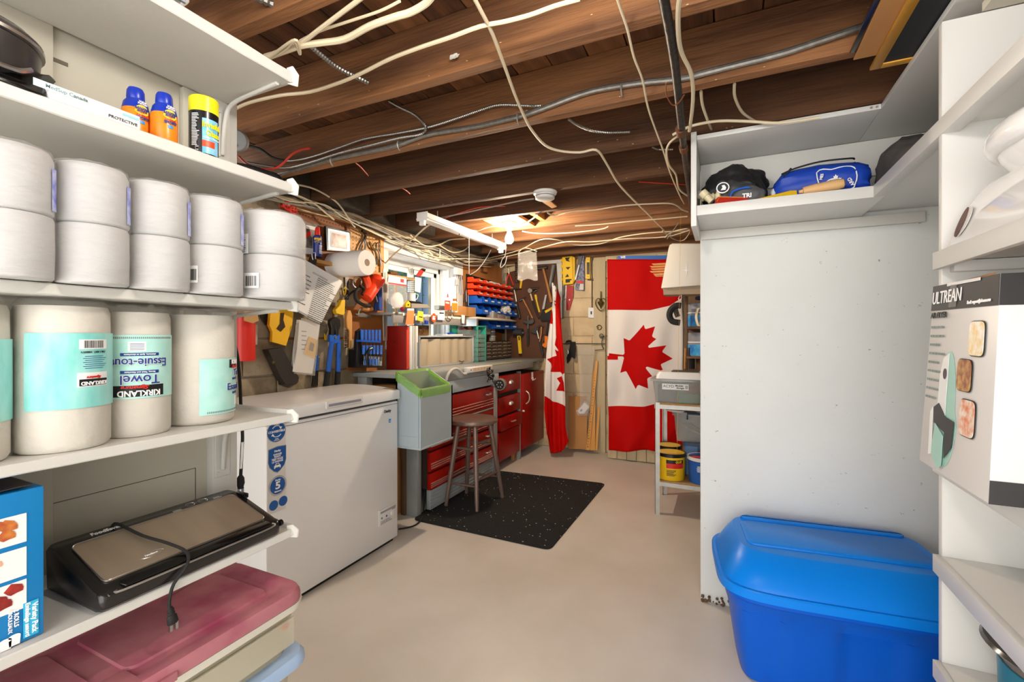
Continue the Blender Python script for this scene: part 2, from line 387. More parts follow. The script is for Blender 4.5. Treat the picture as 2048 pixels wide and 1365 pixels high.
# window
win = thing('window_1', None, None, (-2.5, (WY0+WY1)/2, WZ0), kind='structure')
WH = mat('window_vinyl', '#f0efec', .35)
g = MB()
for a in ((WY0, WY1, WZ0, WZ0+.05), (WY0, WY1, WZ1-.05, WZ1), (WY0, WY0+.05, WZ0, WZ1), (WY1-.035, WY1, WZ0, WZ1)): g.box(-2.56, -2.48, *a)
g.obj('window_frame', WH, win, world=True, bevel=.004)
for a, b, xx in ((WY0+.05, 3.28, -2.50), (3.24, WY1-.035, -2.515)):
    g = MB()
    for c in ((a, b, WZ0+.05, WZ0+.09), (a, b, WZ1-.09, WZ1-.05), (a, a+.045, WZ0+.05, WZ1-.05), (b-.045, b, WZ0+.05, WZ1-.05)): g.box(xx-.015, xx+.015, *c)
    g.obj('sash', WH, win, world=True, bevel=.003)
    GL = mat('window_glass', '#dfeaf0', .03, trans=1, ior=1.01)
    MB().box(xx-.002, xx+.002, a+.04, b-.04, WZ0+.085, WZ1-.085).obj('pane', GL, win, world=True)
g = MB().box(-2.5, XL+.005, WY1-.005, WY1+.012, WZ0, WZ1).box(-2.5, XL+.005, WY0-.012, WY0+.002, WZ0, WZ1).box(-2.5, XL+.005, WY0, WY1, WZ1-.004, WZ1+.01).box(-2.5, XL+.01, WY0, WY1, WZ0-.01, WZ0+.01)
for dx in (.05, .10, .15): g.box(-2.5+dx, -2.5+dx+.03, WY1-.012, WY1-.004, WZ0, WZ1)
g.obj('reveal', WH, win, world=True, bevel=.002)
g = MB().box(XL, XL+.02, WY0-.09, WY1+.09, WZ1, WZ1+.10).box(XL, XL+.02, WY1, WY1+.09, .95, WZ1).box(XL, XL+.02, WY0-.07, WY0, 1.5, WZ1)
g.obj('casing', W, win, world=True, bevel=.003)
# what shows through the window: pale blue siding and foliage
sd = thing('neighbour_siding', 'pale blue siding panel seen outside through the window', 'siding', (-3.28, 4.8, -.08))
MB().box(-3.45, -2.63, 2.6, 5.6, 2.45, 2.55).obj('light_block_slab', mat('light_block_grey', '#6d747a', .7), sd, world=True)  # unseen slab added above the window to cut down outdoor light
MB().box(-3.42, -3.36, 3.0, 5.6, -.08, 2.45).obj('backing_wall', mat('light_block_grey'), sd, world=True)
for i in range(10): MB().box(-3.3, -3.27+.006*(i % 2), 4.37+i*.11, 4.37+i*.11+.105, -.08, 2.449).obj('siding_board', mat('pale_blue_siding', '#56708c', .7), sd, world=True, bevel=.004)
sh = thing('garden_shrub', 'green leafy shrub seen outside through the left window pane', 'shrub', (-3.15, 3.8, -.08))
LEAF = mat('green_leaf', '#3f9a4c', .55, var=.4, vs=9); g = MB()
for i in range(900):
    c = Vector((-3.15+rnd.uniform(-.12, .2), 3.75+rnd.uniform(-.6, .55), 1.90+rnd.uniform(-.25, .4)))
    a = Vector((rnd.uniform(-1, 1), rnd.uniform(-1, 1), rnd.uniform(-.6, .6))).normalized(); b = a.cross(UP).normalized(); L = rnd.uniform(.03, .055)
    g._add([c, c+a*L*.5+b*L*.35, c+a*L, c+a*L*.5-b*L*.35], [(0, 1, 2, 3)])
g.obj('foliage', LEAF, sh, world=True, kind='stuff', smooth=0)
MB().tube([(-3.15, 3.8, -.08), (-3.13, 3.82, 1.4), (-3.1, 3.75, 2.2)], .02).obj('stem', WOODH, sh, world=True)
# ================================================================ LEFT SHELF UNIT
XB = -1.27; YE = .815
su = thing('wall_shelving', 'white painted shelving with five shelves along the left side of the room', 'shelving', (-1.14, .1, 0))
MB().box(XB-.03, XB, -.5, .457, 0, 2.04).obj('back_panel', PANEL, su, world=True, bevel=.002)
g = MB().box(XB-.045, XB-.012, .4575, .84, 0, 2.04); g.obj('back_panel', PANEL, su, world=True, bevel=.002)
MB().box(XB-.012, XB-.0105, .458, .484, 1.800, 1.808).obj('slot_plate', mat('slot_shadow', '#6a6354', .8), su, world=True)
MB().box(XB-.012, XB+.006, .705, .745, 1.03, 1.865).obj('batten', PANEL, su, world=True, bevel=.002)
MB().box(XB-.03, XB+.012, .775, .845, 0, 2.04).obj('post', W, su, world=True, bevel=.003)
MB().box(XB-.012, XB-.0112, .458, .745, .866, .8675).box(XB-.012, XB-.0112, .7445, .746, .727, .8675).obj('panel_seam', mat('seam_dark', '#5a4f3e', .9), su, world=True)
SZ = [(1.867, 1.895), (1.586, 1.610), (1.287, 1.307), (1.002, 1.021), (.707, .727)]
for z0, z1 in SZ:
    g = MB(); n = 30; rg = []
    for k in range(n+1):
        y = -.4+(YE+.4)*k/n; d = .0012*noise.noise(Vector((y*14, z0*5, 0)))
        rg.append([Vector((XB, y, z0)), Vector((-1.0+d, y, z0+d)), Vector((-1.0-d, y, z1-d)), Vector((XB, y, z1))])
    sh_ = g.rings(rg).obj('shelf', W, su, world=True, bevel=.002, bseg=1)
    # steel bracket screwed to the post, painted with the shelf; its lip stands proud at the corner
    b = MB(); y = .81
    b.box(XB+.012, -1.0, y+.004, y+.012, z0+.002, z1+.010).box(XB+.012, XB+.016, y-.03, y+.012, z0-.17, z0)
    b.prism([(-1.012, y-.002, z1+.010), (-.995, y+.002, z1+.013), (-.990, y+.016, z1-.004), (-.994, y+.016, z0-.006), (-1.012, y, z0-.002)], (0, .004, 0))
    b.tube([(XB+.02, y-.012, z0-.15), (XB+.03, y-.012, z0-.06), (XB+.06, y-.012, z0-.018), (-1.10, y-.012, z0-.006), (-1.03, y-.012, z0-.002)], .006, n=6)
    b.obj('bracket', W, su, world=True, bevel=.0015, bseg=1)
    for dz in (-.03, -.15): MB().lathe([(.006, 0), (.004, .003)], (XB+.016, y-.02, z0+dz), 8, (1, 0, 0)).obj('screw', W, su, world=True)
# white tray on the top shelf
t = thing('white_tray', 'white plastic tray lying on the topmost left shelf', 'tray', (-1.1, .42, 1.896))
MB().rbox(-1.22, -1.005, .28, .585, 1.896, 1.925, .03, lip=[(1.896, .02), (1.925, 0), (1.930, 0), (1.930, .006), (1.902, .024)]).obj('tray_body', WPL, t, world=True)
MB().box(-1.009, -1.003, .45, .565, 1.905, 1.921).obj('grey_label', mat('grey_band', '#8d939b', .5), t, world=True)
# black pot on shelf two
t = thing('black_pot', 'black electric pot with a square handle bracket on the second shelf from the top', 'pot', (-1.13, .23, 1.611))
MB().lathe([(.06, -.012), (.082, -.006), (.094, .03), (.097, .066), (.092, .066), (.088, .03), (.02, .012)], (-1.115, .283, 1.634), 40).obj('pot_body', mat('worn_black_enamel', '#3a3634', .3, var=.3, vs=4), t, world=True)
MB().lathe([(.098, 0), (.100, .004), (.09, .014), (.05, .026), (.015, .03)], (-1.115, .283, 1.7095), 40).obj('lid', mat('dark_glass_lid', '#4b4641', .1), t, world=True)
MB().lathe([(.0975, 0), (.1015, .0015), (.1015, .007), (.0975, .0085)], (-1.115, .283, 1.7010), 40).obj('steel_rim', STEEL, t, world=True)
MB().box(-1.20, -1.02, .16, .34, 1.611, 1.632).obj('base', BLK, t, world=True, bevel=.006)
g = MB().prism([(-1.004, .25, 1.6115), (-1.004, .350, 1.6115), (-1.010, .354, 1.619), (-1.055, .385, 1.664), (-1.068, .383, 1.676), (-1.085, .352, 1.672), (-1.05, .33, 1.648), (-1.02, .30, 1.628), (-1.006, .25, 1.624)], (-.045, -.012, .008))
g.obj('handle_bracket', BLKG, t, world=True, bevel=.004)
MB().tube([(-1.02, .30, 1.642), (-1.025, .325, 1.645), (-1.04, .345, 1.660)], .005).obj('steel_lever', STEEL, t, world=True)
# flat white carton with lettering
t = thing('glove_carton', 'flat white carton with teal print lying along the second shelf edge', 'box', (-1.08, .38, 1.611))
MB().box(-1.16, -1.006, .357, .485, 1.611, 1.637).obj('carton', mat('white_carton', '#eeeeec', .5), t, world=True, bevel=.001)
txt('MedSup Canada', .0085, mat('grey_teal_ink', '#6f8688', .6), t, (-1.006, .379, 1.630), bold=.01)
txt('PROTECTIVE', .0075, INK, t, (-1.006, .458, 1.618), sx=1.05)
quad(MB(), (-1.006, .362, 1.630), RL, UP, .05, .012).obj('teal_print', mat('pale_teal', '#cfe8e8', .6), t, world=True)
quad(MB(), (-1.006, .470, 1.630), RL, UP, .026, .004).obj('teal_stripe', mat('teal_stripe', '#8fcfd2', .6), t, world=True)
# sunscreen cans
def sunscreen(y, x, lab, seen):
    t = thing('sunscreen_bottle', lab, 'bottle', (x, y, 1.611), group='orange sunscreen bottles on the second shelf')
    OR = mat('sunscreen_orange', '#f28a1c', .3); SB = mat('sunscreen_blue', '#1a35a8', .3)
    MB().lathe([(.018, 0), (.022, .003), (.0235, .015), (.0235, .056), (.0225, .064)], (x, y, 1.611), 24).obj('can_body', OR, t, world=True)
    MB().lathe([(.0227, .064), (.020, .078), (.015, .085)], (x, y, 1.611), 24).obj('blue_shoulder', SB, t, world=True)
    MB().lathe([(.0145, .0845), (.0152, .088), (.0145, .102), (.012, .108), (.006, .110)], (x, y, 1.611), 20).obj('cap', SB, t, world=True)
    a = math.atan2(-y, -x)+.45; w_ = ((x, y, 1.611+.0), .0268, a)
    g = MB(); vs = [Vector((.014*math.cos(k*PI/8)*(1.1 if k % 2 else .95), .012*math.sin(k*PI/8), 0)) for k in range(16)]
    g.prism([Vector((x+(.0238)*math.cos(a+v.x/.0268), y+.0238*math.sin(a+v.x/.0268), 1.611+.060+v.y*.85)) for v in vs], (.0006*math.cos(a), .0006*math.sin(a), 0)).obj('yellow_badge', mat('badge_yellow', '#f6c822', .4), t, world=True)
    for s_, z, sz, m_, b_ in (('Value', .0905, .0055, WINK, .02), ('Format', .0860, .0055, WINK, .02), ('BANANA', .075, .0062, NAVY, .03), ('BOAT', .069, .0068, NAVY, .03), ('ULTRA', .058, .006, REDI, .02), ('SPORT', .052, .0078, NAVY, .03)):
        txt(s_, sz, m_, t, None, bold=b_, wrap=((x, y, 1.611+z*.84), .0250, a))
    g = MB(); arc(g, (x, y, 0), .0238, a-.18, a+.18, 1.611+.033, 1.611+.039).obj('water_drop_print', mat('print_blue', '#2f8fd0', .4), t, world=True)
sunscreen(.512, -1.078, 'orange sunscreen bottle with blue cap, the one half hidden behind its twin', 0)
sunscreen(.548, -1.048, 'orange sunscreen bottle with blue cap in front of its twin', 1)
# glass cleaner can
x, y, z = -1.05, .628, 1.611
t = thing('glass_cleaner_can', 'black and blue spray can with yellow cap on the second shelf', 'spray can', (x, y, z))
a = math.atan2(-y, -x)
MB().lathe([(.025, 0), (.028, .002), (.028, .100), (.024, .106)], (x, y, z), 28).obj('can', mat('can_black', '#17181a', .25), t, world=True)
MB().lathe([(.0285, .100), (.0285, .132), (.026, .135), (.0, .136)], (x, y, z), 28, caps=False).obj('cap', mat('lemon_cap', '#e9df1c', .35), t, world=True)
arc(MB(), (x, y, 0), .0282, a-.1, a+1.1, z+.008, z+.084).obj('blue_label', mat('label_blue', '#3aa7dd', .3, col2='#9bd6f0', vs=18), t, world=True)
arc(MB(), (x, y, 0), .0288, a-.1, a+.75, z+.022, z+.036).obj('orange_band', ORG, t, world=True)
for s_, zz, sz in (('Invisible', .070, .017), ('Glass', .052, .017)): txt(s_, sz, mat('label_yellow', '#e9e21b', .4), t, None, bold=.03, wrap=((x, y, z+zz), .0298, a+.62), sx=.8)
txt('Glass Cleaner', .006, WINK, t, None, wrap=((x, y, z+.042), .0298, a+.55))
g = MB()
for i in range(26): arc(g, (x, y, 0), .0283, a-.85, a-.85+rnd.uniform(.3, .55), z+.006+i*.0034, z+.0075+i*.0034, n=4)
g.obj('fine_print', WINK, t, world=True)
MB().box(x+.004, x+.020, y-.0310, y-.0300, z+.002, z+.02).obj('car_print', INK, t, world=True)
# ================================================================ BATHROOM TISSUE PACKS
def tissue(i, x, y, r, lab):
    t = thing('tissue_pack', lab, 'tissue pack', (x, y, 1.3085), group='wrapped tissue packs on the middle left shelf')
    for k in range(2):
        z = 1.3085+k*.1035; g = MB(); n = 44; pr = [(r*.55, .0), (r*.94, .0008), (r*.985, .004), (r, .05), (r*.992, .097), (r*.95, .1015), (r*.6, .1035)] if k == 0 else [(r*.55, .0), (r*.95, .0008), (r*.99, .004), (r, .05), (r*.985, .09), (r*.9, .101), (r*.6, .1035)]
        g.rings([[Vector((x+rr*math.cos(2*PI*j/n)*(1+.018*noise.noise(Vector((math.cos(2*PI*j/n)*1.5, math.sin(2*PI*j/n)*1.5, i*9+k*3+zz*30)))), y+rr*math.sin(2*PI*j/n)*(1+.02*noise.noise(Vector((math.cos(2*PI*j/n)*2, math.sin(2*PI*j/n)*2, i*5+k*7+zz*40)))), z+zz)) for j in range(n)] for rr, zz in pr])
        g.obj('roll', TISS, t, world=True, smooth=60)
    g = MB(); n = 44
    g.rings([[Vector((x+rr*math.cos(2*PI*j/n), y+rr*math.sin(2*PI*j/n), 1.308+zz+.003*noise.noise(Vector((j*.9, i*4, zz*60)))*(zz > .19))) for j in range(n)] for rr, zz in ((r*1.02, .003), (r*1.035, .05), (r*1.025, .104), (r*1.035, .15), (r*1.02, .196), (r*.93, .2075), (r*.8, .2095))], caps=False)
    g.obj('plastic_wrap', mat('wrap_film', '#c8c8ca', .12, bump=1.0, bs=22, alpha=.26, stretch=(1, 1, 4)), t, world=True, smooth=60)
    if i < 4:
        a = math.atan2(-y, -x)+.95
        arc(MB(), (x, y, 0), r*1.036, a+.12, a+.36, 1.3085+.112, 1.3085+.180, t=.0006).obj('blue_print', mat('pack_blue_print', '#4a58c4', .4, col2='#c9cdee', vs=30), t, world=True)
    return t
TP = [(-1.012, .311, .052), (-1.012, .414, .052), (-1.012, .518, .052), (-1.012, .626, .056), (-1.005, .765, .073)]
LB = ['tissue pack at the left frame edge, leftmost of the white packs', 'white tissue pack second from the left on the middle shelf', 'white tissue pack in the middle of the row of five', 'white tissue pack with a barcode, second from the right end', 'widest white tissue pack at the right end of the shelf']
for i, (x, y, r) in enumerate(TP):
    t = tissue(i, x, y, r, LB[i])
    if i >= 3:
        a = math.atan2(-y, -x)-.62 if i == 4 else math.atan2(-y, -x)-.72
        rr = r*1.045; g = MB(); arc(g, (x, y, 0), rr, a-.24, a+.24, 1.33, 1.365, t=.0006).obj('barcode_label', PAPER, t, world=True)
        g = MB(); b = a-.18
        while b < a+.18: d = rnd.choice((.008, .016, .024)); arc(g, (x, y, 0), rr+.0006, b, b+d, 1.335, 1.358, n=1, t=.0004); b += d+rnd.choice((.012, .02))
        g.obj('barcode', INK, t, world=True)
        if i == 4:
            arc(MB(), (x, y, 0), rr, a-.42, a-.1, 1.41, 1.455, t=.0006).obj('notice_label', PAPER, t, world=True)
            g = MB()
            for k in range(9): arc(g, (x, y, 0), rr+.0006, a-.40, a-.40+rnd.uniform(.15, .26), 1.413+k*.0045, 1.4148+k*.0045, n=4, t=.0004)
            g.obj('notice_print', NAVY, t, world=True)
# ================================================================ PAPER TOWEL ROLLS
def towel(x, y, r, h, lab):
    t = thing('paper_towel_roll', lab, 'paper towel roll', (x, y, 1.022), group='wrapped paper towel rolls on the fourth shelf')
    g = MB(); n = 44
    g.rings([[Vector((x+rr*math.cos(2*PI*j/n), y+rr*math.sin(2*PI*j/n), 1.022+z)) for j in range(n)] for rr, z in ((r*.3, 0), (r*.93, 0), (r, .008), (r*1.005, h*.5), (r*.985, h-.012), (r*.93, h-.002), (r*.35, h), (r*.33, h-.02))])
    g.obj('roll', TOWEL, t, world=True, smooth=60)
    g = MB(); rg = []
    for k, z in enumerate((.004, h*.3, h*.6, h-.01, h+.003, h+.012)):
        rg.append([Vector((x+r*(1.022 if k < 4 else (.96 if k == 4 else .82))*math.cos(2*PI*j/n)*(1+.03*(k > 3)*noise.noise(Vector((j*.7, y*20, k)))), y+r*(1.022 if k < 4 else (.96 if k == 4 else .82))*math.sin(2*PI*j/n), 1.022+z+(k > 3)*.008*noise.noise(Vector((j*.5, y*30, k))))) for j in range(n)])
    g.rings(rg, caps=False).obj('plastic_wrap', mat('towel_film', '#f2efe8', .15, alpha=.13, bump=.6, bs=25), t, world=True, smooth=60)
    return t
TEAL = mat('teal_pack_print', '#78cdc6', .45, col2='#a5e0da', vs=30, stretch=(1, 1, .4)); TEALP = mat('pale_teal_print', '#a4dcd2', .45, col2='#b8e5dc', vs=30)
rolls = [(-1.080, .272, .060), (-1.077, .400, .065), (-1.092, .520, .057), (-1.112, .655, .070)]
t1 = towel(*rolls[0], .250, 'paper towel roll cut off by the left frame edge')
x, y, r = rolls[0]; a = math.atan2(-y, -x)
arc(MB(), (x, y, 0), r*1.026, a+.75, a+1.6, 1.085, 1.215).obj('teal_label', TEAL, t1, world=True)
t2 = towel(*rolls[1], .252, 'paper towel roll with blank teal wrap and a barcode')
x, y, r = rolls[1]; a = math.atan2(-y, -x)
arc(MB(), (x, y, 0), r*1.026, a-.75, a+1.45, 1.095, 1.225, n=30).obj('teal_label', TEAL, t2, world=True)
arc(MB(), (x, y, 0), r*1.035, a+.30, a+.98, 1.197, 1.214).obj('barcode_label', PAPER, t2, world=True)
g = MB(); b = a+.40
while b < a+.86: d = rnd.choice((.008, .014, .02)); arc(g, (x, y, 0), r*1.045, b, b+d, 1.199, 1.212, n=1, t=.0003); b += d+rnd.choice((.008, .014))
g.obj('barcode', INK, t2, world=True)
arc(MB(), (x, y, 0), r*1.035, a+.26, a+1.0, 1.131, 1.156).obj('white_label', PAPER, t2, world=True)
arc(MB(), (x, y, 0), r*1.048, a+.30, a+.97, 1.133, 1.1445).obj('black_label', BLACK, t2, world=True)
txt('KIRKLAND', .0088, WINK, t2, None, bold=.03, wrap=((x, y, 1.1375), r*1.062, a+.635), rot=PI, sx=1.0)
txt('Signature', .006, REDI, t2, None, bold=.03, wrap=((x, y, 1.1475), r*1.05, a+.62), rot=PI, shear=.4)
txt('736 / ART. 1086971', .005, INK, t2, None, wrap=((x, y, 1.192), r*1.045, a+.62), rot=PI)
g = MB()
for k in range(7): arc(g, (x, y, 0), r*1.035, a+.42-.04*(k % 2), a+.86+.05*(k % 3), 1.163+k*.0035, 1.1638+k*.0035, n=4)
g.obj('fine_print', NAVY, t2, world=True)
t3 = towel(*rolls[2], .247, 'paper towel roll with upside-down lettering on its teal wrap')
x, y, r = rolls[2]; a = math.atan2(-y, -x)
arc(MB(), (x, y, 0), r*1.026, a-1.05, a+1.3, 1.098, 1.222, n=34).obj('teal_label', TEALP, t3, world=True)
wr = lambda z, da=.10: ((x, y, z), r*1.07, a+da)
arc(MB(), (x, y, 0), r*1.036, a-.62, a+.78, 1.1015, 1.1235, n=20).obj('black_label', BLACK, t3, world=True)
txt('KIRKLAND', .0155, WINK, t3, None, bold=.03, wrap=wr(1.1085, .08), rot=PI, sx=.92)
txt('Signature', .0095, REDI, t3, None, bold=.03, wrap=wr(1.120, -.02), rot=PI, shear=.4, sx=1.2)
txt('Towel', .025, WINK, t3, None, bold=.05, wrap=wr(1.1355), rot=PI, ex=.0002); txt('Towel', .025, NAVY, t3, None, bold=.012, wrap=((x, y, 1.1355), r*1.082, a+.10), rot=PI)
txt('Essuie-tout', .023, WINK, t3, None, bold=.05, wrap=wr(1.1690), rot=PI, sx=.90, ex=.0002); txt('Essuie-tout', .023, NAVY, t3, None, bold=.012, wrap=((x, y, 1.1690), r*1.082, a+.10), rot=PI, sx=.90)
for zz, s_ in ((1.1495, 'Strong, Thick and Absorbent'), (1.1840, 'résistants, épais et absorbants')):
    arc(MB(), (x, y, 0), r*1.036, a-.42, a+.62, zz-.003, zz+.003, n=16).obj('blue_pill', NAVY, t3, world=True); txt(s_, .0042, WINK, t3, None, bold=.02, wrap=wr(zz), rot=PI, sx=.98)
arc(MB(), (x, y, 0), r*1.036, a-.22, a+.26, 1.190, 1.209).obj('book_print', PAPER, t3, world=True)
g = MB()
for k in range(5): arc(g, (x, y, 0), r*1.05, a-.16, a+.2, 1.193+k*.003, 1.1936+k*.003, n=4)
g.obj('fine_print', NAVY, t3, world=True)
g = MB()
for k in range(42): b = a-.98+k*.052; arc(g, (x, y, 0), r*1.03, b, b+.034, 1.2145, 1.2185, n=1)
g.obj('border_print', mat('grey_ink', '#7d8f8d', .6), t3, world=True)
t4 = towel(*rolls[3], .247, 'paper towel roll with a square teal label, nearest the freezer')
x, y, r = rolls[3]; a = math.atan2(-y, -x)
arc(MB(), (x, y, 0), r*1.026, a+.0, a+1.75, 1.043, 1.168, n=26).obj('teal_label', TEALP, t4, world=True)
wr = lambda z, da: ((x, y, z), r*1.055, a+da)
arc(MB(), (x, y, 0), r*1.036, a+.92, a+1.7, 1.146, 1.165, n=10).obj('black_label', BLACK, t4, world=True)
txt('KIRKLAND', .014, WINK, t4, None, bold=.03, wrap=wr(1.159, 1.0), align='LEFT', sx=.9); txt('Signature', .009, REDI, t4, None, bold=.03, wrap=wr(1.149, 1.02), align='LEFT', shear=.4)
txt('Towel', .021, WINK, t4, None, bold=.05, wrap=wr(1.134, 1.08), align='LEFT', ex=.0002); txt('Towel', .021, NAVY, t4, None, bold=.012, wrap=((x, y, 1.134), r*1.070, a+1.08), align='LEFT')
txt('Essuie-tout', .022, WINK, t4, None, bold=.05, wrap=wr(1.102, .78), align='LEFT', sx=.95, ex=.0002); txt('Essuie-tout', .022, NAVY, t4, None, bold=.012, wrap=((x, y, 1.102), r*1.070, a+.78), align='LEFT', sx=.95)
for zz in (1.120, 1.087): arc(MB(), (x, y, 0), r*1.036, a+1.08, a+1.7, zz-.0025, zz+.0025, n=10).obj('blue_pill', NAVY, t4, world=True)
arc(MB(), (x, y, 0), r*1.036, a+1.25, a+1.6, 1.058, 1.078, n=6).obj('barcode_label', PAPER, t4, world=True)
g = MB()
for k in range(30): b = a+.2+k*.05; arc(g, (x, y, 0), r*1.03, b, b+.033, 1.046, 1.050, n=1)
g.obj('border_print', mat('grey_ink'), t4, world=True)
# ================================================================ SHELF FIVE
t = thing('bag_roll_carton', 'bright blue carton with food photos printed on it', 'box', (-1.11, .27, .728))
CB = mat('carton_blue', '#1481c4', .35)
MB().box(-1.20, -1.02, .14, .355, .7285, .972).obj('carton', CB, t, world=True, bevel=.0015)
MB().prism([(-1.20, .13, .975), (-1.02, .13, .975), (-1.02, .342, .978), (-1.20, .342, .978)], (0, 0, .0015), 0).obj('top_flap', mat('flap_dark', '#3d342f', .4), t, world=True)
MB().prism([(-1.20, .13, .988), (-1.03, .13, .992), (-1.03, .335, .996), (-1.20, .335, .990)], (0, 0, .0015), 0).obj('top_flap', CB, t, world=True)
quad(MB(), (-1.11, .25, .9945), RF, RL, .13, .16, d=.004).obj('flap_photo', mat('flap_photo', '#6f5a4e', .4, col2='#2e2522', vs=22), t, world=True)
fm = [mat('skewer_photo', '#d88a3a', .6, col2='#a8492a', vs=60), mat('shrimp_photo', '#e2572c', .6, col2='#f3c9a0', vs=50), mat('steak_photo', '#b4372c', .6, col2='#7d2019', vs=50)]
for k, (z, m_) in enumerate(((.912, 0), (.858, 1), (.806, 2))):
    quad(MB(), (-1.02, .300, z), RL, UP, .068, .046).obj('photo_panel', PAPER, t, world=True)
    g = MB(); q = random.Random(k)
    for i in range(7 if k != 1 else 4):
        cy, cz = .288+q.uniform(-.008, .032)*(.6 if k == 1 else 1), z+q.uniform(-.014, .014); n = 10
        rr = q.uniform(.006, .011); g.prism([Vector((-1.0185-.00005*i, cy+rr*1.2*math.cos(2*PI*j/n)*(1+.2*math.sin(3*j)), cz+rr*math.sin(2*PI*j/n)*(1+.2*math.cos(2*j)))) for j in range(n)], (.0005, 0, 0))
    g.obj('food_print', fm[m_], t, world=True, smooth=0)
quad(MB(), (-1.02, .339, .762), RL, UP, .018, .056, d=.001).obj('light_blue_panel', mat('carton_light_blue', '#35b2dd', .4), t, world=True)
txt('Variety Pack', .0095, WINK, t, (-1.019, .3435, .762), right=-UP, up=RL, bold=.03); txt('Emballage assorti', .0078, WINK, t, (-1.019, .335, .762), right=-UP, up=RL, bold=.03)
txt('2 ROLLS', .0075, WINK, t, (-1.019, .322, .772), right=-UP, up=RL, bold=.03); txt('3 ROULEAUX', .0062, WINK, t, (-1.019, .315, .770), right=-UP, up=RL, bold=.03)
g = MB()
for cy, cz in ((.310, .742), (.320, .744)):
    n = 14; g.prism([Vector((-1.0185, cy+.007*math.cos(2*PI*j/n), cz+.0035*math.sin(2*PI*j/n))) for j in range(n)], (.0005, 0, 0)); g.prism([Vector((-1.0186, cy+dy, cz+dz)) for dy, dz in ((-.007, 0), (.007, 0), (.006, -.014), (-.006, -.014))], (.0005, 0, 0))
g.obj('roll_icon', WINK, t, world=True, smooth=0)
# vacuum sealer
t = thing('vacuum_sealer', 'black vacuum sealer with brushed metal lid on the fifth shelf', 'vacuum sealer', (-1.09, .59, .728))
prof = [(-1.195, .7285), (-1.000, .7285), (-.992, .736), (-.990, .757), (-.998, .764), (-1.010, .7655), (-1.155, .812), (-1.190, .814), (-1.20, .805)]
g = MB(); rg = []
for y, e in ((.418, .012), (.424, .003), (.432, 0), (.765, 0), (.773, .003), (.779, .012)):
    cx, cz = -1.10, .765; rg.append([Vector((cx+(x-cx)*(1-e*6), y, max(.7285, cz+(z-cz)*(1-e*6)))) for x, z in prof])
g.rings(rg).obj('housing', mat('sealer_black', '#1d1a19', .22), t, world=True, smooth=50)
LM = mat('brushed_bronze', '#b7a792', .3, .65, var=.12, vs=3, stretch=(1, 8, 1))
def onlid(x, y, d=.0015):   # top surface of the lid
    f = (x+1.010)/(-1.155+1.010); return Vector((x, y, .7655+f*(.812-.7655)+d))
cs = []
for cx, cy, a0 in ((-1.034, .747, 0), (-1.137, .747, 90), (-1.137, .449, 180), (-1.034, .449, 270)):
    for i in range(6): a = R(a0+18*i); cs.append(onlid(cx+.012*math.cos(a), cy+.012*math.sin(a)))
MB().prism([c-Vector((0, 0, .0025)) for c in cs], (0, 0, .0035)).obj('metal_lid_plate', LM, t, world=True, bevel=.0008, bseg=1)
MB().tube([c+Vector((0, 0, .0012)) for c in cs], .0009, n=5, closed=True, sm=1).obj('plate_trim', STEEL, t, world=True)
MB().tube([(-.997, .445, .760), (-.989, .452, .7585), (-.988, .60, .7585), (-.989, .748, .7585), (-.997, .756, .764)], .0022, n=6).obj('silver_latch_bar', STEEL, t, world=True)
MB().prism([(-1.0, .45, .766), (-.989, .455, .7625), (-.989, .748, .7625), (-1.0, .752, .766), (-1.012, .748, .7685), (-1.012, .455, .7685)], (0, 0, .003)).obj('front_grip', BLKG, t, world=True, bevel=.001)
lu = Vector((-.145, 0, .0465)).normalized()
txt('FoodSaver', .012, WINK, t, onlid(-1.163, .500, .001)+Vector((0, 0, .0002)), right=RL, up=lu, bold=.02)
ov = [onlid(-1.048+.008*math.cos(2*PI*j/20), .525+(.016 if math.cos(2*PI*j/20+PI/2) < 0 else -.016)*0+.022*math.sin(2*PI*j/20), .0012) for j in range(20)]
MB().prism(ov, (0, 0, .001)).obj('oval_badge', BLKG, t, world=True)
MB().tube([o+Vector((0, 0, .001)) for o in ov], .0007, n=5, closed=True, sm=1).obj('badge_ring', STEEL, t, world=True)
txt('FoodSaver', .0055, WINK, t, onlid(-1.048, .525, .0022), right=RL, up=lu)
for y in (.665, .695):
    MB().tube([onlid(-1.165+.006*math.cos(2*PI*j/16), y+.010*math.sin(2*PI*j/16), .0006)+Vector((0, 0, -.0015)) for j in range(16)], .0005, n=4, closed=True, sm=1).obj('button_ring', STEEL, t, world=True)
lines(t, WINK, onlid(-1.158, .622, .0005), RL, lu, .026, .012, 4, seed=3)
lines(t, WINK, onlid(-1.160, .715, .0005), RL, lu, .022, .006, 2, seed=4)
MB().lathe([(.008, 0), (.008, .008)], (-.997, .776, .757), 10, (0, 1, 0)).box(-1.16, -1.12, .770, .783, .80, .812).obj('side_latch', BLKG, t, world=True, bevel=.002)
cdp = MB(); P_ = [(-1.175, .515, .814), (-1.165, .520, .822), (-1.10, .535, .803), (-1.05, .556, .788), (-1.005, .566, .775), (-.984, .556, .757), (-.985, .532, .730), (-.985, .524, .700), (-.984, .525, .682)]
cdp.tube(P_, .0032, n=8).obj('power_cord', BLKR, t, world=True)
MB().lathe([(.004, 0), (.0065, .006), (.0055, .010), (.007, .013), (.006, .016), (.009, .020), (.010, .032), (.009, .034)], (-.984, .525, .688), 12, (0, .15, -1), sx=.7).obj('plug', BLKR, t, world=True)
g = MB()
for d in (-.005, .005): g.box(-.9865, -.9835+.002, .531+d-.0025, .531+d+.0025, .640, .656)
g.obj('plug_prong', STEEL, t, world=True)
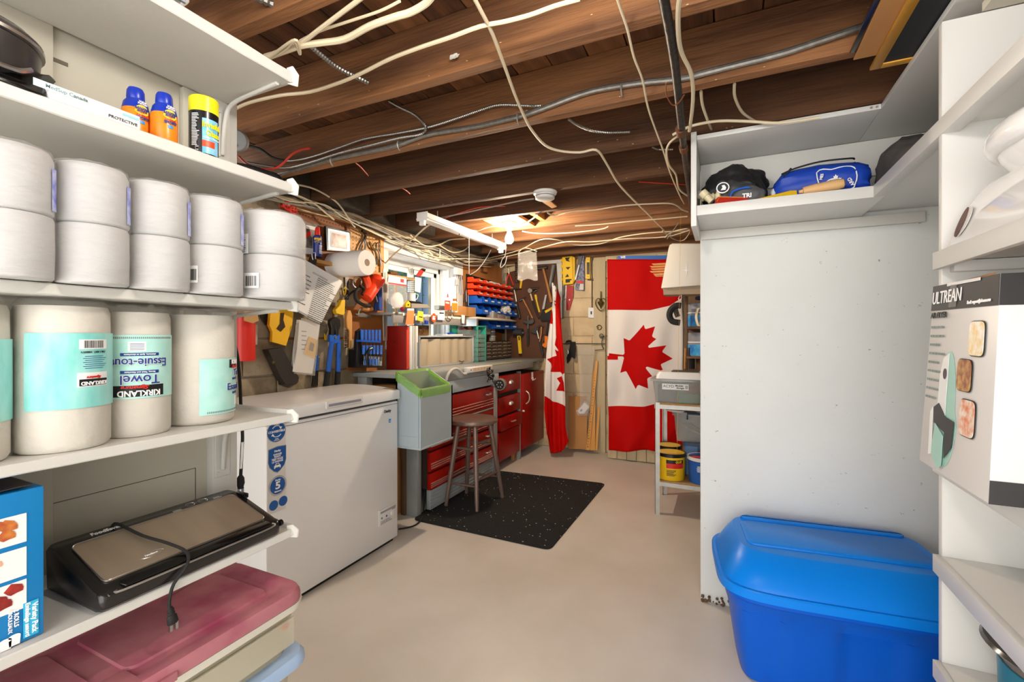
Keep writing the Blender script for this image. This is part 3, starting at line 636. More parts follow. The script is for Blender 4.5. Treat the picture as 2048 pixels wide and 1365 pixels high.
# ================================================================ TOTES UNDER THE SHELVES
RASP = mat('raspberry_plastic', '#9c4460', .5, col2='#b9777f', vs=9, det=6)
t = thing('shallow_tote', 'clear shallow tote with dusty raspberry lid, topmost of the stack', 'storage tote', (-1.1, .5, .425))
MB().rbox(-1.262, -.975, -.05, .826, .4260, .540, .04, lip=[(.426, .02), (.535, .004), (.545, 0), (.558, 0), (.558, .008), (.53, .012), (.43, .026)]).obj('tote_body', CLEARP, t, world=True)
MB().rbox(-1.264, -.962, -.055, .838, .540, .556, .045, lip=[(.537, .004), (.556, 0), (.556, .010), (.540, .012)]).obj('tote_rim', mat('cream_rim_plastic', '#e4dfd0', .4), t, world=True)
lid = MB().rbox(-1.266, -.955, -.055, .830, .566, .59, .05, lip=[(.562, 0), (.578, 0), (.590, .006), (.590, .030), (.583, .040)]).obj('lid', RASP, t, world=True, smooth=40)
MB().rbox(-1.23, -1.02, .02, .43, .580, .5885, .02, lip=[(.58, 0), (.5875, .004)]).obj('lid_panel', RASP, lid, world=True)
MB().rbox(-1.23, -1.02, .47, .77, .580, .5885, .02, lip=[(.58, 0), (.5875, .004)]).obj('lid_panel', RASP, lid, world=True)
MB().box(-1.03, -.965, .34, .47, .586, .5905).obj('lid_pad', RASP, lid, world=True, bevel=.002)
MB().box(-.956, -.949, .30, .52, .560, .577).obj('latch', RASP, lid, world=True, bevel=.002)
MB().box(-.982, -.9745, .765, .785, .500, .512).obj('orange_sticker', mat('orange_sticker', '#e8622a', .5), t, world=True)
MB().rbox(-.9775, -.9725, .52, .80, .455, .52, .002).obj('moulded_panel', mat('milky_plastic', '#cfc8b2', .35, alpha=.6), t, world=True)
MB().rbox(-1.22, -1.02, .0, .80, .45, .53, .03).obj('contents', mat('sand_fabric', '#a08f6c', .8, col2='#7c6a4c', vs=8), t, world=True)
t = thing('tall_tote', 'milky clear tote with pale blue lid, bottom of the left stack', 'storage tote', (-1.1, .5, 0))
MB().rbox(-1.26, -.975, -.05, .82, 0, .395, .05, lip=[(0.001, .03), (.395, .004)]).obj('tote_body', mat('milky_plastic'), t, world=True)
MB().rbox(-1.266, -.957, -.06, .845, .40, .42, .05, lip=[(.398, .0), (.412, 0), (.4245, .008)]).obj('lid', mat('pale_blue_plastic', '#a8c3e4', .35), t, world=True, smooth=40)
# ================================================================ CHEST FREEZER
FW = mat('freezer_enamel', '#efefef', .28, var=.02, vs=1, coat=.3)
t = thing('chest_freezer', 'white chest freezer standing on the floor left of the workbench', 'freezer', (-2.02, 1.75, 0))
FX = -1.773; Y0, Y1 = 1.318, 2.182
MB().box(-2.27, FX, Y0, Y1, .022, .832).obj('body', FW, t, world=True, bevel=.006)
MB().box(-2.24, FX-.02, Y0+.02, Y1-.02, 0, .03).obj('base_plinth', BLK, t, world=True)
MB().box(-2.26, FX-.008, Y0+.008, Y1-.008, .830, .846).obj('lid_gasket', mat('grey_gasket', '#4a4a4a', .6), t, world=True)
MB().box(FX-.002, FX+.0015, Y0+.002, Y1-.002, .8165, .8185).obj('seam', mat('grey_gasket'), t, world=True)
g = MB(); rg = []
for k in range(13):
    f = k/12; x = -2.275+(FX+.012+2.275)*f; z = .903+.016*math.sin(PI*f**.8)-.004*(k in (0, 12))
    rg.append([Vector((x, Y0-.006, .845)), Vector((x, Y1+.006, .845)), Vector((x, Y1+.006, z-.006)), Vector((x, Y1-.01, z)), Vector((x, Y0+.01, z)), Vector((x, Y0-.006, z-.006))])
lid = g.rings(rg).obj('lid', FW, t, world=True, bevel=.003)
a, b = pX(655, 806, FX+.012), pX(720, 793, FX+.012)
MB().box(FX+.006, FX+.020, a.y-.012, b.y+.015, .862, .900).obj('handle_surround', WPL, lid, world=True, bevel=.004)
MB().box(FX+.016, FX+.0215, a.y, b.y, .873, .886).obj('handle_recess', mat('recess_grey', '#8d8b97', .5), lid, world=True, bevel=.003)
def fz(px, py): return pX(px, py, FX+.0004)
STB = mat('sticker_blue', '#1c5aa8', .35); STS = mat('sticker_silver', '#cfcfd2', .25, .6)
MB().box(FX, FX+.0007, Y0+.004, 1.412, .45, .83).obj('sticker_strip', WPL, t, world=True)
def decal(pts, m, nm, par=None, d=0): return MB().prism([Vector((FX+.0016+d, y, z)) for y, z in pts], (-.0008, 0, 0)).obj(nm, m, par or t, world=True, smooth=0)
def circ(cy, cz, r, n=32, sy=1): return [(cy+r*sy*math.cos(2*PI*i/n), cz+r*math.sin(2*PI*i/n)) for i in range(n)]
def ftx(s, size, y, z, m=WINK, bold=.03, sx=1, d=.0022): return txt(s, size, m, t, (FX+d, y, z), bold=bold, sx=sx)
cy = 1.366; cz = .802
decal(circ(cy, cz, .046), STS, 'sticker_rim'); decal(circ(cy, cz, .043), STB, 'round_sticker', d=.0004)
ftx('CONVERTIBLE', .0130, cy, cz+.001, sx=.98); ftx('FREEZER FRIDGE', .0045, cy, cz+.037); ftx('CONGELATEUR', .004, cy, cz+.030); ftx('FREEZER', .0045, cy, cz-.031); ftx('CONVERTIBLE', .004, cy, cz-.037)
for a0 in (0, PI):
    g = MB(); pts = [Vector((FX+.003, cy+.022*math.cos(a0+R(25+130*i/12)), cz+(.0095 if a0 == 0 else -.0065)+.016*math.sin(a0+R(25+130*i/12)))) for i in range(13)]
    g.tube(pts, .0016, n=5, sm=1); e = pts[0]; sg = 1 if a0 == 0 else -1
    g.prism([e+Vector((0, 0, -.008*sg)), e+Vector((0, .007*sg, .003*sg)), e+Vector((0, -.008*sg, .002*sg))], (.0006, 0, 0)); g.obj('arrow_print', WINK, t, world=True)
cy = 1.370; cz = .682
sh = lambda k: [(cy-.042*k, cz+.046*k), (cy, cz+.053*k), (cy+.042*k, cz+.050*k), (cy+.042*k, cz-.01*k), (cy+.034*k, cz-.032*k), (cy+.014*k, cz-.050*k), (cy, cz-.058*k), (cy-.016*k, cz-.050*k), (cy-.036*k, cz-.030*k), (cy-.043*k, cz-.008*k)]
decal(sh(1.06), STS, 'sticker_rim'); decal(sh(1), STB, 'shield_sticker', d=.0004)
ftx('Danby', .012, cy, cz+.036); ftx('GARAGE', .0105, cy, cz+.021); ftx('READY', .0105, cy, cz+.0115); ftx('PRÊT POUR', .0105, cy, cz-.001); ftx('LE GARAGE', .0105, cy, cz-.0105)
decal([(cy-.03, cz+.0055), (cy+.03, cz+.0055), (cy+.03, cz+.0048), (cy-.03, cz+.0048)], WINK, 'rule_print', d=.001)
decal([(cy-.016, cz-.040), (cy-.016, cz-.028), (cy-.011, cz-.026), (cy-.007, cz-.018), (cy+.007, cz-.018), (cy+.011, cz-.026), (cy+.016, cz-.028), (cy+.016, cz-.040), (cy+.011, cz-.040), (cy+.011, cz-.036), (cy-.011, cz-.036), (cy-.011, cz-.040)], WINK, 'car_print', d=.001)
decal([(cy-.008, cz-.026), (cy-.005, cz-.0205), (cy+.005, cz-.0205), (cy+.008, cz-.026)], STB, 'car_window_print', d=.0014)
cy = 1.372; cz = .565
decal(circ(cy, cz, .044), STS, 'sticker_rim'); decal(circ(cy, cz, .0365), STB, 'round_sticker', d=.0004); ftx('Danby', .010, cy, cz+.025); ftx('5', .044, cy, cz+.000, sx=1.2); ftx('YEAR/ANS', .0075, cy, cz-.025)
for cy, cz in ((1.352, .484), (1.399, .489)):
    decal(circ(cy, cz, .0215), STB, 'round_sticker', d=.0004)
p = fz(775, 823); txt('Danby', .022, BLACK, t, (FX+.001, p.y, p.z), bold=.03)
p = fz(779.5, 842); decal([(p.y-.009, p.z-.011), (p.y+.009, p.z-.011), (p.y+.009, p.z+.011), (p.y-.009, p.z+.011)], mat('energy_blue', '#2a8fd6', .4), 'energy_sticker'); ftx('energy', .006, p.y, p.z-.002)
a, b = fz(755, 1055), fz(789, 1020)
z0, z1 = .135, .228; y0, y1 = 2.015, 2.163
cp = MB().box(FX-.002, FX+.004, y0, y1, z0, z1).obj('control_panel', WPL, t, world=True, bevel=.002)
MB().box(FX+.0042, FX+.005, y0+.012, y1-.006, z1-.022, z1-.010).box(FX+.0042, FX+.0052, y1-.04, y1-.01, z1-.028, z1-.010).obj('vent_grille', mat('vent_grey', '#9b9a9c', .5), cp, world=True)
for cy, m_ in ((y0+.022, mat('led_green', '#2f9a55', .4)), (y0+.062, mat('led_blue', '#2f57c7', .4))): MB().cyl((FX+.004, cy, z0+.045), (FX+.006, cy, z0+.045), .006).obj('indicator', m_, cp, world=True)
MB().cyl((FX+.004, y1-.035, z0+.045), (FX+.008, y1-.035, z0+.045), .013, .012).box(FX+.008, FX+.010, y1-.036, y1-.034, z0+.035, z0+.055).obj('dial', WPL, cp, world=True)
lines(cp, INK, (FX+.0044, y0+.012, z0+.030), RL, UP, .10, .022, 3, seed=9)
# freezer cord hanging at the shelf post
t = thing('hanging_power_cord', 'black cord with a tag and plug hanging beside the shelf post', 'cord', pY(482, 985, .866))
g = MB(); g.tube([pY(x, y, .866) for x, y in ((470, 690), (476, 720), (480, 770), (482, 820), (485, 870), (484, 900), (482, 940), (481, 958))], .0045).obj('cord', BLKR, t, world=True)
MB().tube([pY(x, y, .863) for x, y in ((485, 885), (484, 910), (482, 937))], .0065, flat=.5).obj('cord_tag', PAPER, t, world=True)
p = pY(481, 952, .866); MB().lathe([(.006, 0), (.010, .007), (.011, .022), (.008, .033), (.009, .037)], p, 12, (0, 0, -1)).obj('plug', BLKR, t, world=True)
g = MB()
for d in (-.006, .006): g.box(p.x-.002, p.x+.002, p.y+d-.003, p.y+d+.003, p.z-.050, p.z-.035)
g.obj('plug_prong', STEEL, t, world=True)
# ================================================================ WORKBENCH
GP = mat('grey_bench_paint', '#9ba09f', .5, var=.12, vs=7, bump=.25, bs=18); chips(GP, '#d7d6cf', 30, .72)
LBP = mat('pale_blue_bench_paint', '#a9b8c0', .5, var=.08, vs=5, bump=.15)
RP = mat('red_drawer_paint', '#9c1008', .3, spec=.3, col2='#860c06', vs=3, bump=.08, bs=12); chips(RP, '#d9a79a', 26, .755, (1, 1, 1))
bx0, bx1 = -2.285, -1.815
t = thing('workbench', 'long grey-topped workbench with red drawers under the window', 'workbench', (-2.05, 3.5, 0))
MB().box(bx0, bx1, 2.34, YF-.02, .945, .972).obj('bench_top', GP, t, world=True, bevel=.003)
MB().box(bx1-.025, bx1+.006, 2.55, 4.40, .895, .968).obj('apron', GP, t, world=True, bevel=.003)
MB().box(bx1-.02, bx1+.007, 2.56, 3.60, .80, .893).obj('apron_board', LBP, t, world=True, bevel=.003)
MB().tube([(bx1+.007, y, .9715) for y in (3.05, 3.6, 3.72, 4.1)], .0022, n=5).obj('yellow_edge_strip', mat('lime_tape', '#c9cf35', .5), t, world=True)
g = MB(); n = 14
for i in range(n):   # ragged left edge of the top
    y = 2.34+i*.015; g.box(bx1-.02, bx1+.004+rnd.uniform(-.006, .01), y, y+.015, .915-rnd.uniform(0, .04)*(i > 5), .966)
g.obj('ragged_edge', LBP, t, world=True)
MB().box(-1.96, -1.87, 2.50, 2.55, 0, .945).obj('leg', GP, t, world=True, bevel=.004)
MB().box(-2.0, -1.962, 2.49, 2.56, 0, .945).obj('leg', mat('raw_post_wood', '#6f5138', .8, var=.3, vs=6, stretch=(3, 3, .3)), t, world=True, bevel=.004)
MB().box(-2.26, -2.18, 2.36, 2.42, 0, .945).obj('leg', GP, t, world=True, bevel=.004)
MB().box(bx1-.06, bx1-.005, 3.52, 3.60, 0, .90).obj('leg', GP, t, world=True, bevel=.003)
MB().box(bx1-.05, bx1-.015, 4.10, 4.135, 0, .87).obj('leg', GP, t, world=True, bevel=.003)
MB().box(bx1-.09, bx1-.055, 4.06, 4.12, 0, .26).obj('leg_block', PINE, t, world=True, bevel=.003)
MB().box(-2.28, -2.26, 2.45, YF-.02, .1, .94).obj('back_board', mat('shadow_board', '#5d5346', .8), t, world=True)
MB().box(bx1-.05, bx1-.016, 2.60, 3.52, .02, .155).obj('plinth', GP, t, world=True, bevel=.003)
for z in (.05, .075, .10, .125): MB().box(bx1-.018, bx1-.012, 2.60, 3.52, z, z+.006).obj('plinth_groove', LBP, t, world=True)
MB().box(-2.25, bx1-.03, 2.60, 3.52, .16, .79).obj('drawer_carcass', mat('carcass_dark', '#3a2a22', .8), t, world=True)
MB().box(-2.25, bx1-.035, 3.62, 4.09, .24, .86).box(-2.25, bx1-.03, 4.15, YF-.05, .12, .84).obj('cupboard_carcass', mat('carcass_dark'), t, world=True)
def pull(px_, mount, par, w=.05, z=0, y=0, nm='handle'):
    MB().tube([(bx1+.002, y-w, z), (bx1+.02, y-w*.9, z), (bx1+.024, y, z), (bx1+.02, y+w*.9, z), (bx1+.002, y+w, z)], .005, n=8, flat=1.4).obj(nm, mat('brushed_nickel', '#d3cec6', .3, .7), par, world=True)
for z0, z1 in ((.605, .785), (.435, .590), (.29, .42), (.165, .275)):
    d = MB().box(bx1-.03, bx1, 2.58, 3.515, z0, z1).obj('drawer', RP, t, world=True, bevel=.003)
    g = MB()
    for k in range(3): z = z0+(z1-z0)*(.16+.12*k); g.tube([(bx1+.001, 2.585, z), (bx1+.001, 3.51, z)], .0040, n=6, sm=1)
    g.obj('chrome_strip', mat('rose_chrome', '#f0c4ba', .25, .7), d, world=True)
    pull(0, 0, d, .035, z0+(z1-z0)*.68, 3.40)
    if z0 > .6: MB().box(bx1-.02, bx1+.004, 2.58, 3.515, z0-.013, z0-.003).obj('divider_rail', GP, t, world=True, bevel=.002)
for z0, z1, kind_ in ((.705, .858, 'cup'), (.505, .665, 'cup'), (.365, .485, 'bar'), (.04, .34, None)):
    o_ = .02 if kind_ == 'bar' else 0
    if kind_ is None:
        MB().box(bx1-.03, bx1-.006, 3.625, 4.085, .09, .35).obj('drawer', RP, t, world=True, bevel=.003); continue
    d = MB().box(bx1-.03, bx1+o_, 3.625, 4.085, z0, z1).obj('drawer', RP, t, world=True, bevel=.003)
    if kind_ == 'cup':
        g = MB(); zc = (z0+z1)/2+.005; yc = 3.86; rg = []
        for k in range(7):
            a = PI*k/6; rr = .036; rg.append([Vector((bx1+.001+d_*.022, yc-rr*math.cos(a)*s_, zc-.012+rr*math.sin(a)*s_)) for d_, s_ in ((0, 1), (.6, .95), (1, .75), (1, .0))])
        g.rings(rg, caps=False).obj('cup_handle', mat('brushed_nickel'), d, world=True, smooth=60)
    else: 
        MB().tube([(bx1+.022, 3.83, .425), (bx1+.045, 3.835, .43), (bx1+.045, 3.885, .43), (bx1+.022, 3.89, .425)], .005).obj('handle', mat('brushed_nickel'), d, world=True)
d = MB().box(bx1-.03, bx1+.002, 4.14, YF-.03, .09, .842).obj('door', RP, t, world=True, bevel=.003)
MB().tube([(bx1+.004, 4.22, .665), (bx1+.03, 4.225, .64), (bx1+.034, 4.235, .60), (bx1+.03, 4.225, .56), (bx1+.004, 4.22, .535)], .005, flat=1.3).obj('handle', mat('brushed_nickel'), d, world=True)
MB().box(bx1+.003, bx1+.006, 4.365, 4.405, .775, .845).tube([(bx1+.005, 4.37, .79), (bx1+.014, 4.37, .76), (bx1+.022, 4.37, .768)], .0035).tube([(bx1+.005, 4.40, .79), (bx1+.014, 4.405, .762), (bx1+.024, 4.43, .775)], .0035).obj('coat_hook', WPL, d, world=True)
MB().cyl((bx1, 4.142, .475), (bx1+.02, 4.142, .475), .009).obj('knob', WPL, d, world=True)
# power strip on the bench edge
t = thing('power_strip', 'white power strip with metal rows of sockets along the bench front', 'power strip', (bx1+.03, 3.27, .915))
a = pX(932, 744, bx1+.03); b = pX(981, 732, bx1+.03)
z = (a.z+b.z)/2
MB().box(bx1+.007, bx1+.05, a.y, b.y, z-.022, z+.020).obj('strip_body', WPL, t, world=True, bevel=.005)
MB().box(bx1+.0495, bx1+.0515, a.y+.07, b.y-.01, z-.016, z+.012).obj('socket_face', mat('socket_beige', '#cbb9a2', .5), t, world=True)
g = MB()
for i in range(6):
    y = a.y+.10+i*(b.y-a.y-.13)/5.5
    for dz in (-.004, .006): g.box(bx1+.0512, bx1+.0525, y, y+.012, z+dz, z+dz+.002)
g.obj('socket_slots', INK, t, world=True)
MB().cyl((bx1+.05, a.y+.04, z), (bx1+.053, a.y+.04, z), .005).obj('switch', BRASS, t, world=True)
MB().tube([pX(x, y, bx1+.03) for x, y in ((892, 762), (896, 750), (903, 741), (911, 738), (918, 741), (925, 748), (933, 748))], .011).obj('cord', mat('pale_grey_cord', '#bdbdb8', .5), t, world=True)
# tape measure hung from the leg and plug adapters
t = thing('tape_measure', 'round black and yellow tape measure hanging from the bench corner', 'tape measure', pX(1003, 772, bx1+.03))
c = pX(999, 770, bx1+.035); dd = Vector((-.2, .98, 0)).normalized()
MB().lathe([(.050, 0), (.054, .004), (.054, .05), (.050, .054)], c-Vector((0, .0, 0)), 24, dd).obj('case', mat('tape_case', '#7d786c', .4, .3), t, world=True)
MB().lathe([(.043, 0), (.043, .003)], c-dd*.003, 24, dd).obj('black_face', BLK, t, world=True)
g = MB()
for k in range(6): p = c-dd*.004+Vector((0, 0, .022*math.sin(PI*k/3)))+dd.cross(UP)*.022*math.cos(PI*k/3); g.cyl(p, p-dd*.001, .006)
g.obj('face_holes', GALV, t, world=True)
t = thing('plug_adapter_bundle', 'tangle of small black plugs and cords at the end of the power strip', 'cable bundle', pX(985, 745, bx1+.05))
g = MB(); q = random.Random(5)
for k in range(5):
    pts = [pX(980+q.uniform(-6, 6), 738+i*6+q.uniform(-3, 3), bx1+.05+q.uniform(0, .03)) for i in range(5)]; g.tube(pts, .0035, n=6)
g.obj('cord', BLKR, t, world=True)
for px, py in ((977, 738), (986, 752), (990, 765)): MB().blob(pX(px, py, bx1+.045), (.014, .017, .016), .2, 2, px, 2).obj('plug', BLK, t, world=True)
# ================================================================ LIGHT BLUE BIN WITH GREEN LINER
t = thing('waste_bin', 'light blue wooden bin with a lime green liner, fixed to the bench front', 'waste bin', (-1.71, 2.37, .546))
BB = mat('light_blue_bin_paint', '#a6b4ba', .45, var=.05, vs=4, bump=.1)
xa, xb, ya, yb, zb, zf, zk = -1.802, -1.618, 2.198, 2.545, .558, .898, 1.0
def topz(x): return zk+(zf-zk)*(x-xa)/(xb-xa)
g = MB(); w_ = .014
for p0, p1, p2, p3 in (((xa, ya), (xb, ya), (xb, ya+w_), (xa, ya+w_)), ((xa, yb-w_), (xb, yb-w_), (xb, yb), (xa, yb)), ((xb-w_, ya), (xb, ya), (xb, yb), (xb-w_, yb)), ((xa, ya), (xa+w_, ya), (xa+w_, yb), (xa, yb))):
    P_ = [p0, p1, p2, p3]; vs = [Vector((x, y, zb)) for x, y in P_]+[Vector((x, y, topz(x))) for x, y in P_]
    g._add(vs, [(0, 1, 2, 3), (4, 5, 6, 7), (0, 1, 5, 4), (1, 2, 6, 5), (2, 3, 7, 6), (3, 0, 4, 7)])
g.obj('bin_wall', BB, t, world=True, smooth=0)
MB().box(xa, xb+.004, ya-.004, yb+.004, zb-.012, zb).obj('bin_floor', BB, t, world=True, bevel=.002)
MB().box(xa, xb-.012, ya-.003, ya, zb+.06, zb+.063).box(xb-.010, xb+.003, ya-.003, ya+.010, zb, zf-.03).obj('corner_bead', BB, t, world=True)
LIN = mat('lime_bag_film', '#8fce3c', .3, alpha=.52, bump=.5, bs=20, var=.15, vs=12)
g = MB(); rg = []; n = 48
def per(u, e):
    Lx, Ly = xb-xa-.03, yb-ya-.035; s = u*4
    if s < 1: x, y = xa+.01+Lx*s, ya
    elif s < 2: x, y = xb-.02+.02, ya+.0+Ly*(s-1)
    elif s < 3: x, y = xb-(xb-xa-.01)*(s-2)-.0, ya+Ly
    else: x, y = xa+.01, ya+Ly*(4-s)
    cx, cy = (xa+xb)/2, (ya+yb-.035)/2; return cx+(x-cx)*(1+e), cy+(y-cy)*(1+e)
for k, (e, dz) in enumerate(((.035, -.045), (.04, -.02), (.045, .004), (-.0, .012), (-.10, .0), (-.13, -.08), (-.2, -.22))):
    r_ = []
    for j in range(n):
        x, y = per(j/n, e); nz = noise.noise(Vector((j*.45, k*1.7, 0)))
        z = topz(min(max(x, xa), xb))+dz+(.012*nz if k in (0, 4) else .003*nz)+(-.02*nz if k == 0 else 0)
        r_.append(Vector((x+.003*noise.noise(Vector((j*.9, k, 5))), y+.003*noise.noise(Vector((j*.9, k, 9))), z)))
    rg.append(r_)
g.rings(rg[:5], caps=False).obj('bin_liner', LIN, t, world=True, smooth=60)
MB().rings(rg[4:], caps=False).obj('inner_liner', mat('inner_bag_film', '#b9c98f', .25, alpha=.35, bump=.8, bs=14), t, world=True, smooth=60)
# ================================================================ STOOL
t = thing('bar_stool', 'bronze-painted round wooden stool standing on the black mat', 'stool', (-1.665, 2.88, .008))
SP = mat('bronze_stool_paint', '#7b655a', .35, .35, var=.08, vs=5)
sc_ = pZ(943, 845, .645)
cx, cy = -1.655, 2.88
MB().lathe([(.08, .590), (.165, .590), (.178, .598), (.181, .609), (.176, .622), (.16, .627), (.02, .624)], (cx, cy, 0), 48).obj('seat', SP, t, world=True, smooth=40)
feet = [Vector((-1.80, 2.745, 0)), pZ(954, 1026, .0), pZ(1005, 998, .0), Vector((-1.80, 3.03, 0))]
tops = [Vector((cx+(f.x-cx)*.55, cy+(f.y-cy)*.55, .592)) for f in feet]
for f, tp in zip(feet, tops):
    f = Vector((f.x, f.y, .009)); d = tp-f
    MB().tube([f, f+d*.1, f+d*.5, f+d*.9, tp], [.0135, .0155, .0185, .0175, .016], n=14).obj('leg', SP, t, world=True)
for lv in ((.17, .21), (.42, .46)):
    for i in range(4):
        k = lv[i % 2]/.615; a = feet[i].lerp(tops[i], k); b = feet[(i+1) % 4].lerp(tops[(i+1) % 4], k); a.z = b.z = lv[i % 2]
        MB().tube([a, a.lerp(b, .25), a.lerp(b, .5), a.lerp(b, .75), b], [.007, .0095, .0105, .0095, .007], n=10).obj('stretcher', SP, t, world=True)
# ================================================================ MAT + cords on floor
MATM = mat('black_carpet_mat', '#1f1f1e', .95, bump=.8, bs=120, var=.4, vs=60); chips(MATM, '#b9b5ac', 75, .77)
cs = [pZ(825, 1040, .004), pZ(1100, 1101, .004), pZ(1211, 968, .004), pZ(960, 938, .004)]
rc = []
for i in range(4):
    a, b, c = cs[i-1], cs[i], cs[(i+1) % 4]; u = (a-b).normalized()*.05; v = (c-b).normalized()*.05
    for k in range(6): f = k/5; rc.append(b+u*(1-f)**2+v*f**2)
MB().prism([Vector((p.x, p.y, .0005)) for p in rc], (0, 0, .007)).obj('floor_mat', MATM, label='black carpet mat flecked with sawdust on the concrete floor', cat='mat', bevel=.002)
g = MB(); q = random.Random(2)
for i in range(170):
    u, v = q.random(), q.random(); p = cs[0].lerp(cs[1], u).lerp(cs[3].lerp(cs[2], u), v); s_ = q.uniform(.0015, .005)
    g.blob((p.x, p.y, .0085), (s_, s_*.7, .0015), .5, 2, i, 1)
g.obj('wood_chips', mat('wood_chip', '#cfc7b6', .8), kind='stuff', label='pale wood chips scattered over the black mat', cat='wood chips')
MB().tube([pZ(797, 1059, .005), pZ(815, 1056, .005), pZ(828, 1052, .006), pZ(838, 1045, .012), pZ(846, 1034, .012)], .005).tube([pX(846, 1030, -1.9), pX(849, 1000, -1.9), pX(852, 950, -1.89), pX(862, 900, -1.86), pX(866, 880, -1.86)], .0045).obj('power_cable', BLKR, label='thin black cord running from the freezer up the bench leg', cat='cable')
MB().box(-2.2, -2.02, 2.43, 2.48, .0, .20).obj('wooden_crate_block', PINE, label='pale wood block stored behind the bench leg', cat='wood block', bevel=.004)
MB().box(-2.25, -2.02, 2.49, 2.59, 0, .88).obj('tall_carton', CARD, label='brown cardboard carton standing under the left end of the bench', cat='box', bevel=.003)
# ================================================================ WALL-HUNG THINGS, outlines standing on their wall planes
def mkpart(plane, p, parent, kw):
    k, nm, m = p[0], p[1], p[2]; g = MB()
    if isinstance(m, str): m = _M[m]
    if k == 'p': g.pp(plane, p[3], p[4], p[5]); bv = p[6] if len(p) > 6 else .0008
    elif k == 't': g.pt(plane, p[3], p[4], p[5], **(p[6] if len(p) > 6 else {})); bv = 0
    elif k == 'd': g.disc(plane, *p[3:]); bv = 0
    elif k == 'f': p[3](g); bv = 0
    return g.obj(nm, m, parent, world=bool(parent), bevel=bv, bseg=1, **kw)
def item(name, label, cat, plane, parts, group=None):
    if len(parts) == 1: return mkpart(plane, parts[0][:1]+(name,)+parts[0][2:], None, dict(label=label, cat=cat, group=group))
    a = next(((p[3], p[4]) if p[0] == 'd' else p[3][0] for p in parts if p[0] != 'f'), None)
    t = thing(name, label, cat, pl(plane, a[0], a[1], .01), 0, group)
    for p in parts: mkpart(plane, p, t, {})
    return t
def single(name, label, cat, plane, part, group=None):
    return mkpart(plane, (part[0], name)+part[1:], None, dict(label=label, cat=cat, group=group))
# boards on the walls
def holes(plane, x0, x1, y0, y1, nx, ny, off, parent, skew=0):
    g = MB()
    for i in range(nx):
        for j in range(ny):
            x = x0+(x1-x0)*i/(nx-1); y = y0+(y1-y0)*j/(ny-1)+skew*(x-x0); p = pl(plane, x, y, off); r = .004; a = RL if plane == 'L' else RF
            g._add([p+(a*math.cos(PI*k/3)+UP*math.sin(PI*k/3))*r for k in range(6)], [(0, 1, 2, 3, 4, 5)])
    o = g.obj('peg_holes', mat('hole_dark', '#2a1a0e', .9), parent, world=True, smooth=0); o['kind'] = 'stuff'; return o
PB = mat('orange_brown_pegboard', '#a5642c', .6, var=.15, vs=3)
b1 = item('pegboard', 'dark brown pegboard hung behind the spray can and framed photo', 'pegboard', 'L', [('p', 'board', PEG, [(560, 398), (697, 447), (697, 545), (560, 540)], 0, .012), ('p', 'ledger_strip', PINE, [(572, 402), (700, 440), (700, 448), (572, 414)], .013, .018), ('p', 'edge_strip', PEG, [(694, 446), (700, 448), (700, 548), (694, 548)], .013, .012)])
holes('L', 600, 690, 428, 455, 16, 2, .0128, b1, .30); holes('L', 603, 650, 512, 516, 8, 2, .0128, b1)
b2 = item('pegboard', 'light tan pegboard panel left of the window', 'pegboard', 'L', [('p', 'board', PEGL, [(700, 452), (766, 471), (766, 550), (700, 545)], 0, .012), ('p', 'edge_strip', PINE, [(761, 470), (768, 471), (768, 552), (761, 552)], .013, .012)])
holes('L', 706, 758, 459, 538, 9, 12, .0128, b2, .27)
b3 = item('pegboard', 'orange brown pegboard behind the orange flashlight and wire brush', 'pegboard', 'L', [('p', 'board', PB, [(693, 548), (769, 556), (769, 742), (693, 742)], .001, .012)])
b3b = [o for o in C.objects][-1]; holes('L', 704, 764, 612, 700, 10, 14, .0128, None, .0).update({}) if False else None
item('hardboard_panel', 'dark brown hardboard panel behind the paper sheets and long roll', 'hardboard', 'L', [('p', 'board', PEG, [(560, 541), (692, 546), (692, 618), (560, 596)], .001, .010)])
item('hardboard_panel', 'smooth brown hardboard panel behind the bolt cutters', 'hardboard', 'L', [('p', 'board', PEG, [(540, 600), (692, 622), (692, 724), (634, 726), (600, 740), (540, 700)], .001, .010)])
item('hardboard_panel', 'tan hardboard panel above the red and blue storage bins', 'hardboard', 'L', [('p', 'board', mat('tan_hardboard', '#ab703a', .6, var=.1, vs=3), [(914, 512), (1004, 534), (1004, 609), (914, 599)], .001, .01)])
item('hardboard_panel', 'brown hardboard panel behind and below the storage bins', 'hardboard', 'L', [('p', 'board', PEG, [(914, 601), (1004, 611), (1004, 716), (914, 724)], .001, .01)])
item('hammer_board', 'dark brown board covered with hammers at the end of the bench', 'tool board', 'F', [('p', 'board', DBR, [(1013, 533), (1118, 524), (1118, 716), (1013, 719)], .020, .010), ('p', 'top_batten', mat('cream_batten', '#bfae8a', .6), [(990, 541), (1036, 531), (1036, 540), (1010, 547)], .032, .01)])
item('window_frame_leaning', 'narrow white wooden frame fixed over the hammer board corner', 'frame', 'F', [('p', 'rail', W, [(1066, 524), (1124, 519), (1124, 526), (1066, 530)], .03, .02), ('p', 'stile', W, [(1113, 526), (1124, 525), (1124, 637), (1120, 637)], .03, .02)])
item('dark_strip', 'dark vertical strip running under the white frame', 'strip', 'F', [('p', 'strip', DSTEEL, [(1124, 600), (1126, 600), (1126, 638), (1121, 638)], .03, .01)])
# ledges
a = pX(600, 512, XL+.08)
item('wall_ledge', 'thin pine ledge running across the pegboards above the paper sheets', 'ledge', 'L', [('p', 'ledge', PINE, [(590, 509), (768, 547), (832, 557), (832, 562), (768, 554), (590, 516)], .0, .09)])
